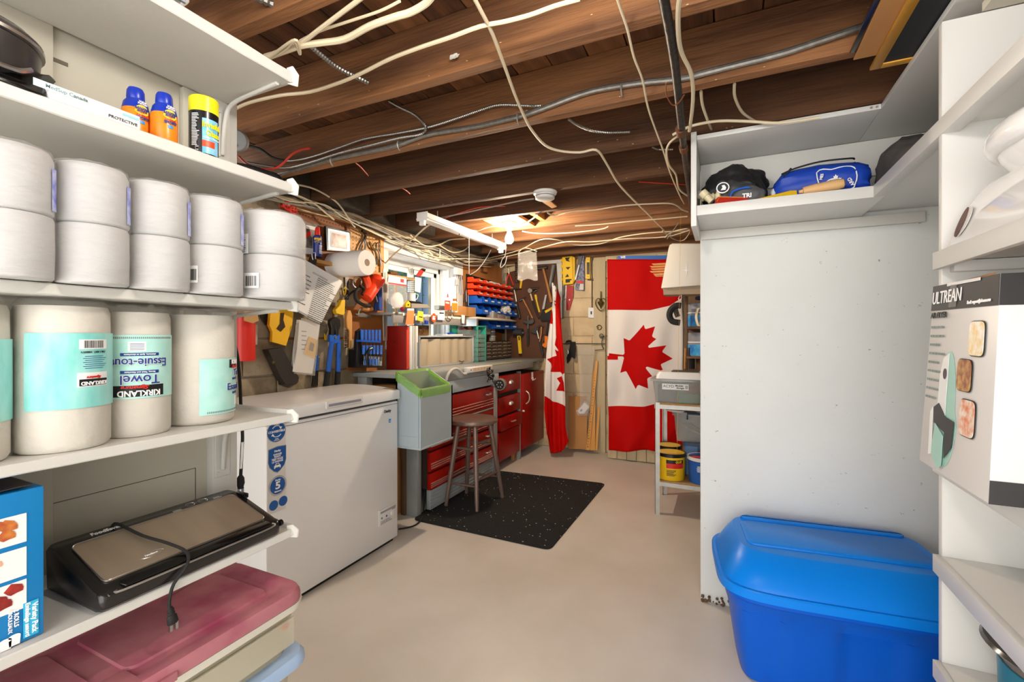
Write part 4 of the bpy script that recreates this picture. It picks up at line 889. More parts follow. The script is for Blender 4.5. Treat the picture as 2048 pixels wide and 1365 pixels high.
# red valve handles
def ringpart(nm, px, py, off, R_, r, m, plane='L'):
    def f(g):
        c = pl(plane, px, py, off); a = RL if plane == 'L' else RF
        g.tube([c+(a*math.cos(2*PI*i/16)+UP*math.sin(2*PI*i/16))*R_ for i in range(16)], r, n=6, closed=True, sm=1)
        for k in range(4): g.tube([c, c+(a*math.cos(PI*k/2)+UP*math.sin(PI*k/2))*R_], r*.8, n=5, sm=1)
        g.cyl(c, c-pn(plane)*.04, .008)
    return ('f', nm, m, f)
for px, py, l in ((574, 411, 'red valve wheel, left one of the pair above the pegboard'), (587, 420, 'red valve wheel, right one of the pair above the pegboard')):
    mkpart('L', ringpart('valve_wheel', px, py, .07, .022, .005, RED), None, dict(label=l, cat='valve'))
# poster, spray can, framed photo
item('wall_poster', 'dark poster with white lettering pinned beside the blue spray can', 'poster', 'L', [('p', 'sheet', mat('poster_dark', '#4b433c', .6, col2='#8f8379', vs=25), [(606, 442), (640, 450), (640, 512), (606, 508)], .014, .003), ('p', 'white_print', PAPER, [(612, 450), (640, 456), (640, 463), (612, 457)], .0175, .0006), ('p', 'red_print', REDI, [(608, 468), (622, 462), (622, 470), (608, 480)], .0175, .0006), ('p', 'pale_print', PAPER, [(607, 495), (639, 499), (639, 511), (607, 507)], .0175, .0006)])
t = wt('lubricant_can', 'blue and yellow spray can with red cap on the pine ledge', 'spray can', 'L', 635, 514, .055)
c = pX(635, 514.5, XL+.055); r_ = .026; top = pX(635, 471, XL+.055).z
MB().lathe([(r_*.95, 0), (r_, .003), (r_, top-c.z-.01), (r_*.6, top-c.z)], c, 24).obj('can', mat('can_navy', '#1c2f7f', .3), t, world=True)
MB().lathe([(r_*.62, 0), (r_*.62, .02), (r_*.5, .045), (r_*.3, .05)], c+Vector((0, 0, top-c.z)), 18).obj('cap', RED, t, world=True)
arc(MB(), c, r_*1.01, -1.5, .1, c.z+.085, top-.02).obj('yellow_shield', YEL, t, world=True)
txt('WD-40', .022, NAVY, t, None, bold=.04, wrap=((c.x, c.y, top-.04), r_*1.04, -.75), sx=.75)
lines(t, WINK, (c.x+r_+.001, c.y-.012, c.z+.07), RL, UP, .024, .055, 8, seed=2)
item('framed_photo', 'small black framed photo of a red car standing on the ledge', 'picture', 'L', [('p', 'frame', BLK, [(652, 452), (701, 463), (701, 504), (654, 501)], .03, .02), ('p', 'silver_edge', STEEL, [(656, 457), (699, 466), (699, 502), (657, 498)], .0505, .002), ('p', 'mat_board', PAPER, [(660, 461), (696, 469), (695, 500), (660, 495)], .053, .001), ('p', 'photo', mat('photo_print', '#b9a69b', .3, col2='#8b3a34', vs=30), [(664, 466), (692, 472), (691, 496), (664, 491)], .0545, .0005)])
item('pliers', 'steel locking pliers hanging on the tan pegboard', 'pliers', 'L', [('t', 'jaw', DSTEEL, [(724, 462), (731, 468), (729, 480)], .03, .010), ('t', 'handle', STEEL, [(729, 478), (722, 490), (718, 500)], .03, .007), ('t', 'handle', STEEL, [(730, 478), (731, 490), (729, 500)], .03, .007)])
item('side_cutters', 'dark side cutters hanging nearest the window on the tan pegboard', 'pliers', 'L', [('t', 'jaw', BRASS, [(739, 484), (744, 496), (752, 500)], .03, .008), ('t', 'handle', DSTEEL, [(746, 496), (752, 508), (753, 530)], .03, .006), ('t', 'handle', STEEL, [(752, 496), (759, 508), (762, 532)], .03, .006), ('t', 'loop', DSTEEL, [(752, 500), (752, 490), (756, 486), (759, 492), (757, 500)], .03, .004)])
# paper towel roll on holder (axis along the wall)
t = wt('mounted_paper_towel', 'large white paper towel roll held sideways under the pine ledge', 'paper towel roll', 'L', 700, 530, .14)
ca, cb = pX(667, 526, XL+.16), pX(730, 527, XL+.16); ax = (cb-ca); ax.z = 0; ca.z = cb.z = (ca.z+cb.z)/2
RR = (pX(700, 500, XL+.16).z-pX(700, 552, XL+.16).z)/2*.98
RR = .080; ca = Vector((XL+.018, 2.173, 1.675)); cb = Vector((XL+.298, 2.173, 1.675)); axv = (cb-ca).normalized(); L_ = (cb-ca).length
MB().lathe([(.022, .003), (.022, 0), (RR*.96, 0), (RR, .006), (RR, L_-.006), (RR*.96, L_), (.022, L_), (.022, L_-.06)], ca, 44, axv).obj('roll', mat('plain_towel_paper', '#e6e2dc', .8, bump=.15, bs=60), t, world=True, smooth=50)
MB().lathe([(.0215, 0), (.0215, .06), (.004, .06)], cb-axv*.059, 20, axv).obj('cardboard_core', mat('core_brown', '#8d7a68', .8), t, world=True)
MB().tube([ca-axv*.01, ca+axv*.1, cb-axv*.03], .006).obj('holder_rod', WPL, t, world=True)
# paper sheets with a bulldog clip
t = wt('clipped_papers', 'white printed sheets hanging askew from a black clip', 'paper', 'L', 620, 530, .10)
MB().pp('L', [(604, 520), (685, 565), (640, 648), (578, 614), (572, 590)], .10, .001).obj('sheet', mat('sheet_shade', '#d8d8da', .7), t, world=True, smooth=0)
MB().pp('L', [(603, 516), (684, 562), (643, 646), (563, 602)], .105, .001).obj('sheet', PAPER, t, world=True, smooth=0)
o = pX(603, 516, XL+.1065); rr = (pX(684, 562, XL+.1065)-o).normalized(); dn = (pX(563, 602, XL+.1065)-o).normalized()
up_ = (-dn+rr*dn.dot(rr)).normalized(); wS = (pX(684, 562, XL+.1065)-o).length
lines(t, INK, o+rr*wS*.08-up_*.07, rr, up_, wS*.28, .19, 8, seed=4, th=.22); lines(t, INK, o+rr*wS*.44-up_*.055, rr, up_, wS*.50, .27, 22, seed=5, th=.30)
lines(t, INK, o+rr*wS*.3-up_*.04, rr, up_, wS*.4, .012, 2, seed=6)
MB().pp('L', [(622, 514), (634, 520), (632, 530), (619, 524)], .100, .012).obj('bulldog_clip', BLK, t, world=True)
MB().pt('L', [(626, 520), (624, 508), (630, 506), (631, 518)], .115, .0022).obj('clip_handle', STEEL, t, world=True)
# wall-hung tools below
item('red_cylinder', 'tall red cylinder hanging just right of the paper towel rolls', 'cylinder', 'L', [('f', 'cylinder_body', RED, lambda g: g.cyl(pX(488, 722, XL+.06), pX(488, 628, XL+.06), .052, n=24)), ('t', 'collar', DSTEEL, [(478, 632), (488, 634), (499, 632)], .112, .004)])
item('paper_tag', 'tan paper tag hanging beside the red cylinder', 'tag', 'L', [('p', 'tag', mat('tan_tag', '#c79b62', .7), [(488, 622), (514, 622), (518, 642), (506, 647), (488, 642)], .16, .002)])
item('printed_card', 'narrow white printed card behind the tan tag', 'card', 'L', [('p', 'card', mat('grey_card', '#bdb3a6', .7), [(500, 648), (516, 650), (515, 690), (498, 688)], .03, .003), ('p', 'red_print', REDI, [(501, 652), (506, 653), (505, 688), (500, 687)], .0335, .0006)])
item('hand_saw_yellow', 'yellow plastic float handle board with a slot hanging by the sheets', 'hand tool', 'L', [('f', 'yellow_plate', mat('warm_yellow_plastic', '#efb81e', .45), lambda g: g.pp('L', [(552, 616), (578, 614), (587, 625), (584, 655), (572, 692), (544, 684), (545, 664), (539, 650), (541, 628)], .05, .02)), ('p', 'slot', mat('slot_black', '#3a2510', .8), [(561, 626), (569, 626), (567, 640), (571, 654), (562, 664), (553, 658), (560, 648)], .0705, .002)])
item('steel_scraper', 'grey steel scraper blade behind the yellow slotted tool', 'blade', 'L', [('p', 'blade', DSTEEL, [(515, 622), (545, 618), (542, 655), (530, 650)], .03, .004)])
item('black_trough', 'long black tapering plastic trough leaning above the freezer', 'trough', 'L', [('p', 'trough', mat('worn_black_plastic', '#2c2723', .5), [(537, 700), (566, 696), (580, 725), (598, 755), (597, 762), (572, 770), (560, 752)], .03, .05), ('p', 'bottom_flange', DSTEEL, [(558, 752), (575, 768), (598, 762), (594, 768), (578, 776), (562, 770)], .03, .02), ('d', 'rivet', BRASS, 546, 725, .08, .008, .004)])
t = item('paper_pad_sleeve', 'clear plastic sleeve holding a white pad and a yellow booklet', 'document sleeve', 'L', [('p', 'pad', mat('pad_white', '#dedad2', .6), [(599, 640), (640, 650), (625, 748), (586, 744)], .06, .025), ('p', 'pad_spine', mat('spine_grey', '#9a958c', .7), [(591, 650), (598, 645), (594, 700), (588, 730)], .0855, .001), ('p', 'yellow_booklet', mat('booklet_yellow', '#d6a836', .5), [(618, 673), (635, 681), (630, 718), (608, 708)], .0865, .004), ('p', 'booklet_print', mat('booklet_brown', '#7a5a33', .6), [(621, 684), (629, 689), (626, 704), (617, 700)], .091, .0006), ('p', 'plastic_sleeve', FILM, [(602, 636), (641, 645), (630, 752), (588, 748)], .093, .0012)])
g = MB()
for k in range(5):
    y = 662+k*9; g.pp('L', [(603, y), (613, y+1), (613, y+2.4), (603, y+1.4)], .0858, .0006)
g.obj('print_bars', INK, t, world=True)
item('pry_bar', 'thin scraper with a blue handle hanging left of the bolt cutters', 'scraper', 'L', [('t', 'blue_handle', BLU, [(633, 712), (633, 728), (632, 742)], .04, .010), ('p', 'black_blade', BLK, [(628, 742), (637, 742), (636, 772), (625, 774)], .035, .012), ('t', 'cross_pin', BLK, [(626, 716), (640, 715)], .04, .003)])
BC = mat('cutter_blue', '#1f5fc4', .35)
item('bolt_cutters', 'large blue-handled bolt cutters hanging jaws up above the freezer', 'bolt cutters', 'L', [('p', 'cutter_jaw', BLK, [(668, 636), (674, 634), (681, 640), (682, 652), (678, 662), (677, 672), (673, 672), (671, 655), (669, 672), (663, 671), (664, 658), (661, 648), (662, 640)], .05, .03, .003), ('p', 'pivot_plate', BC, [(661, 670), (680, 670), (680, 684), (671, 688), (661, 684)], .05, .028, .002), ('t', 'handle', BC, [(664, 682), (660, 710), (656, 748)], .065, .014), ('t', 'handle', BC, [(677, 682), (677, 710), (676, 748)], .065, .014), ('t', 'grip', BLKR, [(656, 744), (654, 760), (652, 774)], .065, .017), ('t', 'grip', BLKR, [(676, 744), (675, 760), (674, 774)], .065, .017), ('d', 'pivot_bolt', STEEL, 671, 676, .079, .008, .004)])
t = item('wire_brush', 'wooden wire brush with curved handle hanging right of the bolt cutters', 'brush', 'L', [('p', 'wooden_back', mat('brush_wood', '#d79d55', .5, var=.15, vs=6), [(697, 621), (702, 622), (705, 632), (705, 660), (704, 697), (699, 697), (699, 662), (694, 655), (693, 640), (694, 630)], .04, .022, .003)])
t['label'] = 'wooden wire brush back with curved handle right of the bolt cutters'
g = MB()
for i in range(16):
    for j in range(4):
        a = pl('L', 698.5, 660+i*2.3, .045+j*.004); b = pl('L', 689.5+rnd.uniform(-1, 1), 661+i*2.3+rnd.uniform(-1.5, 1.5), .045+j*.004); g.tube([a, b], .0012, n=4, sm=1)
o = g.obj('bristles', DSTEEL, None); o['label'] = 'steel bristles of the wire brush facing left'; o['category'] = 'bristles'
root = thing('wire_brush', 'curved wooden brush with dark wire bristles beside the bolt cutters', 'brush', pl('L', 699, 697, .05))
for ob, nm in ((t, 'wooden_back'), (o, 'bristles')):
    ob.data.transform(Matrix.Translation(ob.location-root.location)); ob.location = (0, 0, 0); ob.parent = root; ob.name = nm
    for k_ in ('label', 'category'): del ob[k_]
item('hand_trimmer', 'yellow wedge-shaped trimmer with a black neck hanging point up', 'hand tool', 'L', [('p', 'yellow_body', YEL, [(684, 600), (691, 600), (690, 627), (687, 631), (673, 628), (671, 620), (679, 612)], .04, .03, .003), ('t', 'black_neck', BLKR, [(692, 598), (702, 586), (718, 578)], .05, .007), ('t', 'hook_loop', YEL, [(688, 578), (691, 574), (691, 588), (688, 590), (687, 582)], .03, .003)])
item('yellow_triangle', 'small yellow triangular scraper corner beside the bolt cutters', 'scraper', 'L', [('p', 'plate', YEL, [(649, 667), (658, 679), (650, 681)], .03, .006)])
def flash(g):
    g.cyl(pl('L', 733, 597, .10), pl('L', 752, 566, .10), .040, .045, n=22); g.cyl(pl('L', 752, 566, .10), pl('L', 757, 558, .10), .049, .049, n=22)
item('orange_flashlight', 'bright orange-red lantern flashlight hanging on the pegboard', 'flashlight', 'L', [('f', 'lamp_body', mat('lantern_red', '#f0441f', .35), flash), ('t', 'handle', ORG, [(732, 554), (736, 566), (738, 578)], .10, .022), ('t', 'black_strap', BLKR, [(718, 577), (711, 586), (713, 600), (726, 610), (740, 612)], .08, .012), ('t', 'black_clip', BLK, [(720, 572), (728, 580), (724, 590)], .09, .010)])
item('steel_ring', 'round steel hose ring hanging above the orange flashlight strap', 'ring', 'L', [('t', 'ring', STEEL, [(706, 565), (710, 557), (718, 556), (723, 563), (721, 574), (713, 576), (707, 572)], .05, .005, dict(closed=True))])
item('steel_square_tool', 'thin grey steel rule hanging under the paper towel roll', 'rule', 'L', [('p', 'rule_blade', DSTEEL, [(690, 554), (698, 554), (697, 600), (692, 600)], .02, .003)])
item('pointing_trowel', 'small steel trowel with a pale wooden handle below the flashlight', 'trowel', 'L', [('p', 'blade', STEEL, [(710, 628), (718, 634), (746, 637), (744, 634), (726, 626)], .05, .006), ('t', 'handle', WOODH, [(724, 618), (734, 620), (744, 618)], .06, .014), ('t', 'neck', STEEL, [(718, 630), (718, 622), (722, 617)], .06, .005)])
item('blue_tool_holder', 'dark blue tool holder beside the steel ruler', 'tool holder', 'L', [('p', 'holder', mat('dark_blue_plastic', '#16408e', .4), [(757, 575), (765, 575), (765, 622), (751, 621), (752, 608), (756, 600)], .03, .02, .003), ('t', 'white_tie', WPL, [(752, 592), (755, 604)], .055, .003)])
item('steel_ruler', 'long upright slotted steel rail hanging from the ledge end', 'rail', 'L', [('p', 'rail', mat('pale_steel', '#b8b4ac', .35, .6), [(766.5, 538), (775, 538), (774.5, 682), (767, 682)], .095, .008), ('p', 'slot', DSTEEL, [(769.5, 545), (770.5, 545), (770.5, 674), (769.5, 674)], .104, .0006)]+[('d', 'hole', BLACK, 770, y, .1036, .003, .0012, 8) for y in (562, 583, 605, 637, 668)])
# screwdriver rack on the bench
t = wt('screwdriver_rack', 'black rack full of blue-handled screwdrivers standing on the bench', 'screwdriver set', 'L', 740, 733, .12)
MB().pp('L', [(713, 700), (722, 696), (764, 700), (766, 736), (712, 736)], .06, .07).obj('rack_base', BLK, t, world=True, bevel=.004)
g = MB(); g.pp('L', [(716, 663), (724, 657), (724, 735), (713, 735)], .11, .03); g.obj('rack_side', BLK, t, world=True, bevel=.003)
MB().pt('L', [(737, 735), (734, 712), (738, 700), (744, 697)], .17, .010).obj('rack_arm', BLK, t, world=True)
TB = mat('translucent_blue_handle', '#2f6fd0', .2, coat=.4)
for r_, (y, n) in enumerate(((672, 6), (700, 7), (724, 4))):
    for i in range(n):
        x = 724+i*7+(3 if r_ == 1 else 0)+(8 if r_ == 2 else 0)
        if x > 765: continue
        hgt = (12, 9, 6)[r_]; dr = MB().cyl(pl('L', x, y+hgt, .15), pl('L', x, y-hgt, .15), .0092, .0102, n=10)
        dr.obj('blue_handle', TB, t, world=True)
        if r_ < 2: MB().cyl(pl('L', x, y+hgt+14, .15), pl('L', x, y+hgt, .15), .003, n=6).obj('steel_shaft', DSTEEL, t, world=True)
MB().pp('L', [(722, 680), (762, 682), (762, 686), (722, 684)], .13, .04).obj('rack_bar', BLU, t, world=True)
MB().pp('L', [(728, 712), (764, 714), (764, 732), (728, 731)], .135, .008).obj('socket_tray', mat('tray_blue_grey', '#55616f', .3, col2='#a8adb2', vs=60), t, world=True)
# bag with mask, grid basket, clips in front of the window
t = item('mask_bag', 'clear bag with white header card holding a round dust mask', 'plastic bag', 'L', [('p', 'header_card', PAPER, [(777, 550), (813, 558), (813, 573), (776, 569)], .20, .002), ('p', 'red_line_print', REDI, [(777, 565), (813, 570), (813, 573), (777, 568)], .2025, .0005), ('p', 'red_logo', REDI, [(801, 558), (808, 559), (808, 566), (801, 565)], .2025, .0005), ('f', 'dust_mask', mat('mask_white', '#e3e1dc', .7), lambda g: g.blob(pl('L', 794, 602, .19), (.03, .060, .060), .08, 2, 3)), ('p', 'bag_film', FILM, [(776, 570), (813, 573), (814, 600), (806, 614), (788, 616), (776, 606)], .225, .001)])
g = MB()
for i in range(6): x = 813+i*3.2; g.pt('L', [(x, 555), (x, 585)], .16, .0018, sm=1, n=5)
for j in range(8): y = 556+j*4; g.pt('L', [(812, y), (830, y+2)], .16, .0018, sm=1, n=5)
g.obj('wire_basket', mat('dark_green_wire', '#3c463d', .5), label='small dark wire grid hanging in front of the window', cat='wire grid')
item('mint_card', 'pale mint plastic card hanging in front of the window pane', 'card', 'L', [('p', 'card', mat('mint_card', '#b7d9cd', .6), [(830, 554), (843, 557), (841, 586), (829, 583)], .15, .002)])
item('red_black_clamp', 'red and black pocket tool propped on the ledge by the window', 'tool', 'L', [('p', 'red_body', RED, [(834, 552), (842, 540), (850, 541), (842, 553)], .10, .015), ('p', 'black_end', BLK, [(842, 540), (846, 537), (852, 539), (850, 544)], .10, .015)])
item('clear_glass_piece', 'small clear plastic cup on the ledge end by the window', 'cup', 'L', [('f', 'cup', CLEARG, lambda g: g.cyl(pl('L', 824, 550, .07), pl('L', 821, 538, .07), .014, .022, n=14)), ('t', 'rim', WPL, [(818, 538), (824, 536), (827, 539)], .07, .002)])
item('brown_scrap', 'dark brown bark-like scrap lying on the ledge', 'wood scrap', 'L', [('p', 'scrap', mat('scrap_brown', '#5f3d20', .8), [(781, 543), (796, 545), (796, 550), (781, 548)], .05, .04)])
item('white_cup', 'small white jar standing on the window shelf behind the bag', 'jar', 'L', [('f', 'jar_body', WPL, lambda g: g.cyl(pl('L', 822, 603, .12), pl('L', 822, 586, .12), .035, n=18)), ('t', 'jar_handle', WPL, [(830, 588), (836, 590), (834, 598), (829, 600)], .12, .003)])
# grey shelf under the window
t = thing('window_shelf', 'grey shelf mounted below the window with tags along its front', 'shelf', pX(850, 640, XL+.15))
zt = pX(905, 633, XL+.22).z; ya_, yb_ = pX(786, 630, XL+.22).y, pX(931, 640, XL+.22).y
zs = zt; MB().box(XL+.002, XL+.22, ya_, yb_, zs-.018, zs).obj('shelf_board', GALV, t, world=True, bevel=.002)
MB().box(XL+.205, XL+.222, ya_, yb_, zs-.075, zs-.02).obj('front_board', mat('grey_front_board', '#8f8a86', .5), t, world=True, bevel=.002)
g = MB()
n = 60
for i in range(n):
    y = ya_+.1+(yb_-ya_-.14)*i/n; g.box(XL+.2225, XL+.226, y, y+(yb_-ya_)/n*.8, zs-.016-rnd.uniform(0, .006), zs-.002)
g.obj('paper_edge_strip', mat('torn_paper_strip', '#e8e2d4', .8), t, world=True)
MB().box(XL+.222, XL+.232, yb_-.03, yb_-.005, zs-.075, zs).obj('end_bracket', STEEL, t, world=True)
def sh(name, label, cat, parts): return item(name, label, cat, 'L', parts)
O = .24
sh('orange_tag', 'orange paper tag hanging at the left of the window shelf front', 'tag', [('p', 'tag', mat('orange_paper', '#ee8a4e', .7), [(815, 621), (829, 622), (827, 650), (811, 650)], O, .002)])
sh('yellow_card', 'yellow warning card hanging beside the orange tag', 'card', [('p', 'card', mat('yellow_card', '#e9cf3a', .6), [(836, 622), (847, 624), (846, 644), (834, 641)], O+.004, .002), ('p', 'print', INK, [(838, 633), (845, 634), (845, 636), (838, 635)], O+.0065, .0004)])
sh('white_tag', 'small white tag between the orange tag and yellow card', 'tag', [('p', 'tag', PAPER, [(831, 632), (835, 632), (834, 642), (831, 641)], O, .002)])
sh('padlock', 'small blue padlock hanging from the window shelf edge', 'padlock', [('p', 'lock_body', mat('lock_blue', '#1c3f9c', .35), [(851, 641), (857, 642), (857, 649), (851, 648)], O, .012), ('t', 'shackle', STEEL, [(852, 641), (852, 633), (856, 633), (856, 641)], O+.006, .002)])
sh('oval_key_tag', 'oval red and white key tag on the window shelf front', 'tag', [('p', 'oval', mat('tag_red', '#d9562c', .5), [(868+5*math.cos(k*PI/8), 636+9*math.sin(k*PI/8)) for k in range(16)], O, .003), ('p', 'white_letter', WINK, [(866, 632), (871, 633), (870, 635), (868, 635), (871, 638), (869, 641), (865, 639)], O+.0032, .0006)])
sh('white_note', 'square white note hanging right of the oval tag', 'note', [('p', 'note', PAPER, [(876, 626), (889, 628), (889, 641), (875, 640)], O, .0015), ('p', 'scribble', INK, [(879, 625), (888, 626), (888, 628), (879, 628)], O+.002, .0006)])
mkpart('L', ('t', 'key_ring', STEEL, [(894, 630), (897, 622), (901, 621), (904, 628), (904, 636), (900, 639), (896, 637)], O, .004, dict(closed=True)), None, dict(label='large wire key ring hanging near the glue bottle', cat='key ring'))
sh('paper_strip_tag', 'narrow white strip hanging at the right end of the window shelf', 'tag', [('p', 'strip', PAPER, [(923, 630), (930, 631), (929, 648), (924, 647)], O, .0015)])
sh('red_knob', 'dark red knob at the left end of the window shelf', 'stopper', [('f', 'knob_ball', mat('dark_red_plastic', '#a01822', .35), lambda g: g.blob(pl('L', 804.5, 618.5, .25), (.016, .016, .016), .1, 2, 1, 2)), ('t', 'knob_stem', DSTEEL, [(804, 618), (809, 621)], .23, .005)])  # a dark red knob on a short stem
item('grey_hook_wire', 'pale bent hose curling behind the red cabinet', 'hose', 'L', [('t', 'hose', mat('pale_hose', '#cfcabc', .5), [(783, 615), (789, 620), (791, 635), (789, 652)], .12, .006)])
# on the window shelf
def onz(px, py, d): return pX(px, py, XL+d)
g1 = item('yellow_reel', 'yellow plastic reel standing on the window shelf', 'reel', 'L', [('p', 'reel', YEL, [(812, 607), (817, 602), (821, 606), (821, 615), (812, 615)], .18, .03, .002), ('d', 'hub', BLK, 816.5, 610, .211, .006, .003)])
item('grey_sander', 'grey and black sanding block tool lying on the window shelf', 'sander', 'L', [('p', 'grey_body', mat('tool_grey', '#8f8980', .5), [(823, 607), (855, 609), (862, 617), (823, 617)], .12, .07, .004), ('p', 'black_top', BLK, [(822, 602), (842, 604), (846, 609), (822, 607)], .12, .06, .003)])
item('glue_bottle', 'white glue bottle with red label and pointed red cap', 'bottle', 'L', [('f', 'bottle_body', WPL, lambda g: g.lathe([(.026, 0), (.029, .006), (.029, .07), (.018, .09), (.010, .11), (.006, .122)], pl('L', 895.5, 623, .17), 18, sx=.7)), ('f', 'red_cap', RED, lambda g: g.lathe([(.007, .118), (.006, .132), (.003, .15)], pl('L', 895.5, 623, .17), 12)), ('p', 'red_label', mat('label_orange_red', '#e0502e', .5), [(889.5, 601), (900.5, 602), (900.5, 621), (889.5, 620)], .199, .001), ('p', 'white_print', WINK, [(891.5, 604), (898.5, 605), (898.5, 608), (891.5, 607)], .2003, .0005)])
item('orange_bottle', 'orange and white bottle with a brown cap beside the glue', 'bottle', 'L', [('f', 'bottle_body', mat('cream_bottle', '#efe6d2', .4), lambda g: g.lathe([(.026, 0), (.028, .004), (.028, .08), (.016, .093), (.014, .1)], pl('L', 909.5, 625, .17), 18)), ('f', 'brown_cap', mat('brown_cap', '#9a5a2e', .5), lambda g: g.lathe([(.017, .098), (.017, .118)], pl('L', 909.5, 625, .17), 14)), ('p', 'orange_label', mat('label_orange', '#e98a2a', .5), [(904, 606), (915, 607), (915, 622), (904, 621)], .1985, .001)])
item('small_grey_box', 'small grey carton behind the glue bottle', 'box', 'L', [('p', 'carton', GALV, [(878, 611), (890, 612), (890, 621), (878, 619)], .08, .05)])
t = thing('small_carton', 'small brown cardboard carton at the end of the window shelf', 'box', pX(935, 630, XL+.15))
a, b = pX(916, 620, XL+.17), pX(954, 620, XL+.17)
MB().box(XL+.03, XL+.17, b.y-.34, b.y-.02, pX(935, 633, XL+.17).z, pX(935, 614, XL+.17).z).obj('carton_body', CARD, t, world=True, bevel=.002)
MB().box(XL+.169, XL+.171, b.y-.20, b.y-.16, pX(935, 633, XL+.17).z, pX(935, 614, XL+.17).z).obj('tape_strip', mat('kraft_tape', '#a8713a', .4), t, world=True)
item('wall_sensor', 'small white box sensor on the window casing', 'sensor', 'L', [('p', 'case', WPL, [(914, 535), (926, 538), (926, 551), (914, 549)], .02, .04, .003), ('p', 'mount_plate', W, [(914, 556), (919, 557), (919, 571), (914, 570)], .02, .01)])
item('wood_number_plaque', 'small wooden plaque with routed figures on the tan panel', 'plaque', 'L', [('p', 'plaque', mat('dark_plaque', '#5e3a1c', .6), [(966, 524), (977, 526), (975, 548), (964, 545)], .01, .02), ('p', 'front_face', WOODH, [(968, 526), (977, 528), (975, 545), (967, 543)], .0305, .002)])
# chisels / files hanging on the hardboard
for i, (x, y, lab) in enumerate(((917.5, 568, 'slim steel file hanging at the window casing, leftmost'), (921, 572, 'slim steel file hanging second from the window casing'), (925, 570, 'slim steel file hanging third from the window casing'))):
    item('steel_file', lab, 'file', 'L', [('t', 'blade', STEEL, [(x, y-10), (x+1, y+18)], .03, .005), ('t', 'tang', DSTEEL, [(x, y-18), (x, y-9)], .03, .003)], 'steel files hanging by the window')
for i, (x, y, lab) in enumerate(((931, 580, 'long thin steel pliers hanging left of the bin rack'), (935, 588, 'long thin shears hanging right against the bin rack'))):
    item('long_nose_tool', lab, 'shears', 'L', [('t', 'handle', DSTEEL, [(x-2, y+24), (x-1, y+6), (x+1, y-2)], .03, .005), ('t', 'handle', STEEL, [(x+2, y+24), (x+1.5, y+6), (x+1, y-2)], .03, .005), ('t', 'blade', DSTEEL, [(x+1, y), (x+2, y-14)], .03, .004)])
# ================================================================ STORAGE BINS ON THE RACK
t = thing('bin_rack', 'black louvred wall panel carrying the red and blue storage bins', 'bin rack', pX(975, 600, XL+.02))
MB().pp('L', [(934, 548), (1009, 570), (1009, 668), (934, 650)], .010, .014).obj('back_panel', BLK, t, world=True)
def binmesh(w, d, h, m):
    g = MB(); th = .003
    prof = [(0, 0), (d, 0), (d, h*.45), (d*.72, h*.62), (d*.6, h), (0, h)]
    for y in (0, w-th): g.prism([Vector((x, y, z)) for x, z in prof], (0, th, 0))
    g.box(0, d, 0, w, 0, th).box(0, th, 0, w, 0, h).box(d-th, d, 0, w, 0, h*.45).box(d, d+.008, w*.2, w*.8, h*.30, h*.42)
    return g
rows = [(ORG, .105, .075, 555.5, 565.5, 6, 'red'), (ORG, .105, .075, 568, 578, 6, 'red'), (ORG, .105, .075, 580.5, 591, 6, 'red'), (BLU, .155, .10, 592, 607.5, 6, 'blue'), (BLU, .155, .10, 611, 629, 6, 'blue'), (BLU, .155, .10, 640, 655, 3, 'blue')]
ORD = ['leftmost', 'second from the left', 'third from the left', 'fourth from the left', 'fifth from the left', 'rightmost']
RN = ['top row', 'second row', 'third row', 'upper blue row', 'lower blue row', 'bottom blue row under the little shelf']
for ri, (m_, d_, h_, ytop, ybot, n, cn) in enumerate(rows):
    xF = XL+.024+d_; ya_ = pX(953 if ri < 3 else 964, 560, xF).y; yb_ = 4.70
    if ri == 5: ya_ = pX(986, 650, xF).y
    w_ = (yb_-ya_)/n; xr = 946 if ri != 5 else 1000
    zt_ = pX(xr, ytop, XL+.06).z-.022*(ri == 5); zb_ = pX(xr, ybot, XL+.06).z-.022*(ri == 5); h_ = zt_-zb_
    proto = None
    for i in range(n):
        if proto is None:
            root = thing('storage_bin', '', 'storage bin', (XL+.0245, ya_+i*w_+.002, zb_), 0, f'{cn} bins, {RN[ri]}'); binmesh(w_-.004, d_, h_, m_).obj('bin_shell', m_, root, smooth=0)
            MB().box(d_+.0082, d_+.0095, w_*.3, w_*.7, h_*.26, h_*.44).obj('label_slip', WPL, root, smooth=0); proto = root
        else: root = dup(proto, (XL+.0245, ya_+i*w_+.002, zb_), 0)
        o = ORD[i] if n == 6 else ('leftmost', 'middle', 'rightmost')[i]
        root['label'] = f'{"orange-red" if cn == "red" else "blue"} storage bin, {o} of the {RN[ri]}'
item('folded_white_bag', 'crumpled white bag stuffed in the lower blue bins', 'bag', 'L', [('f', 'bag', mat('bag_white', '#d9d2c6', .7, bump=.5), lambda g: g.blob(pl('L', 1011, 619, .15), (.05, .07, .045), .35, 2.5, 8))])
item('red_bin_scraps', 'white cards sticking out of the top red bins', 'cards', 'L', [('p', 'cards', PAPER, [(983, 563), (1000, 568), (1000, 571), (983, 567)], .08, .03)])
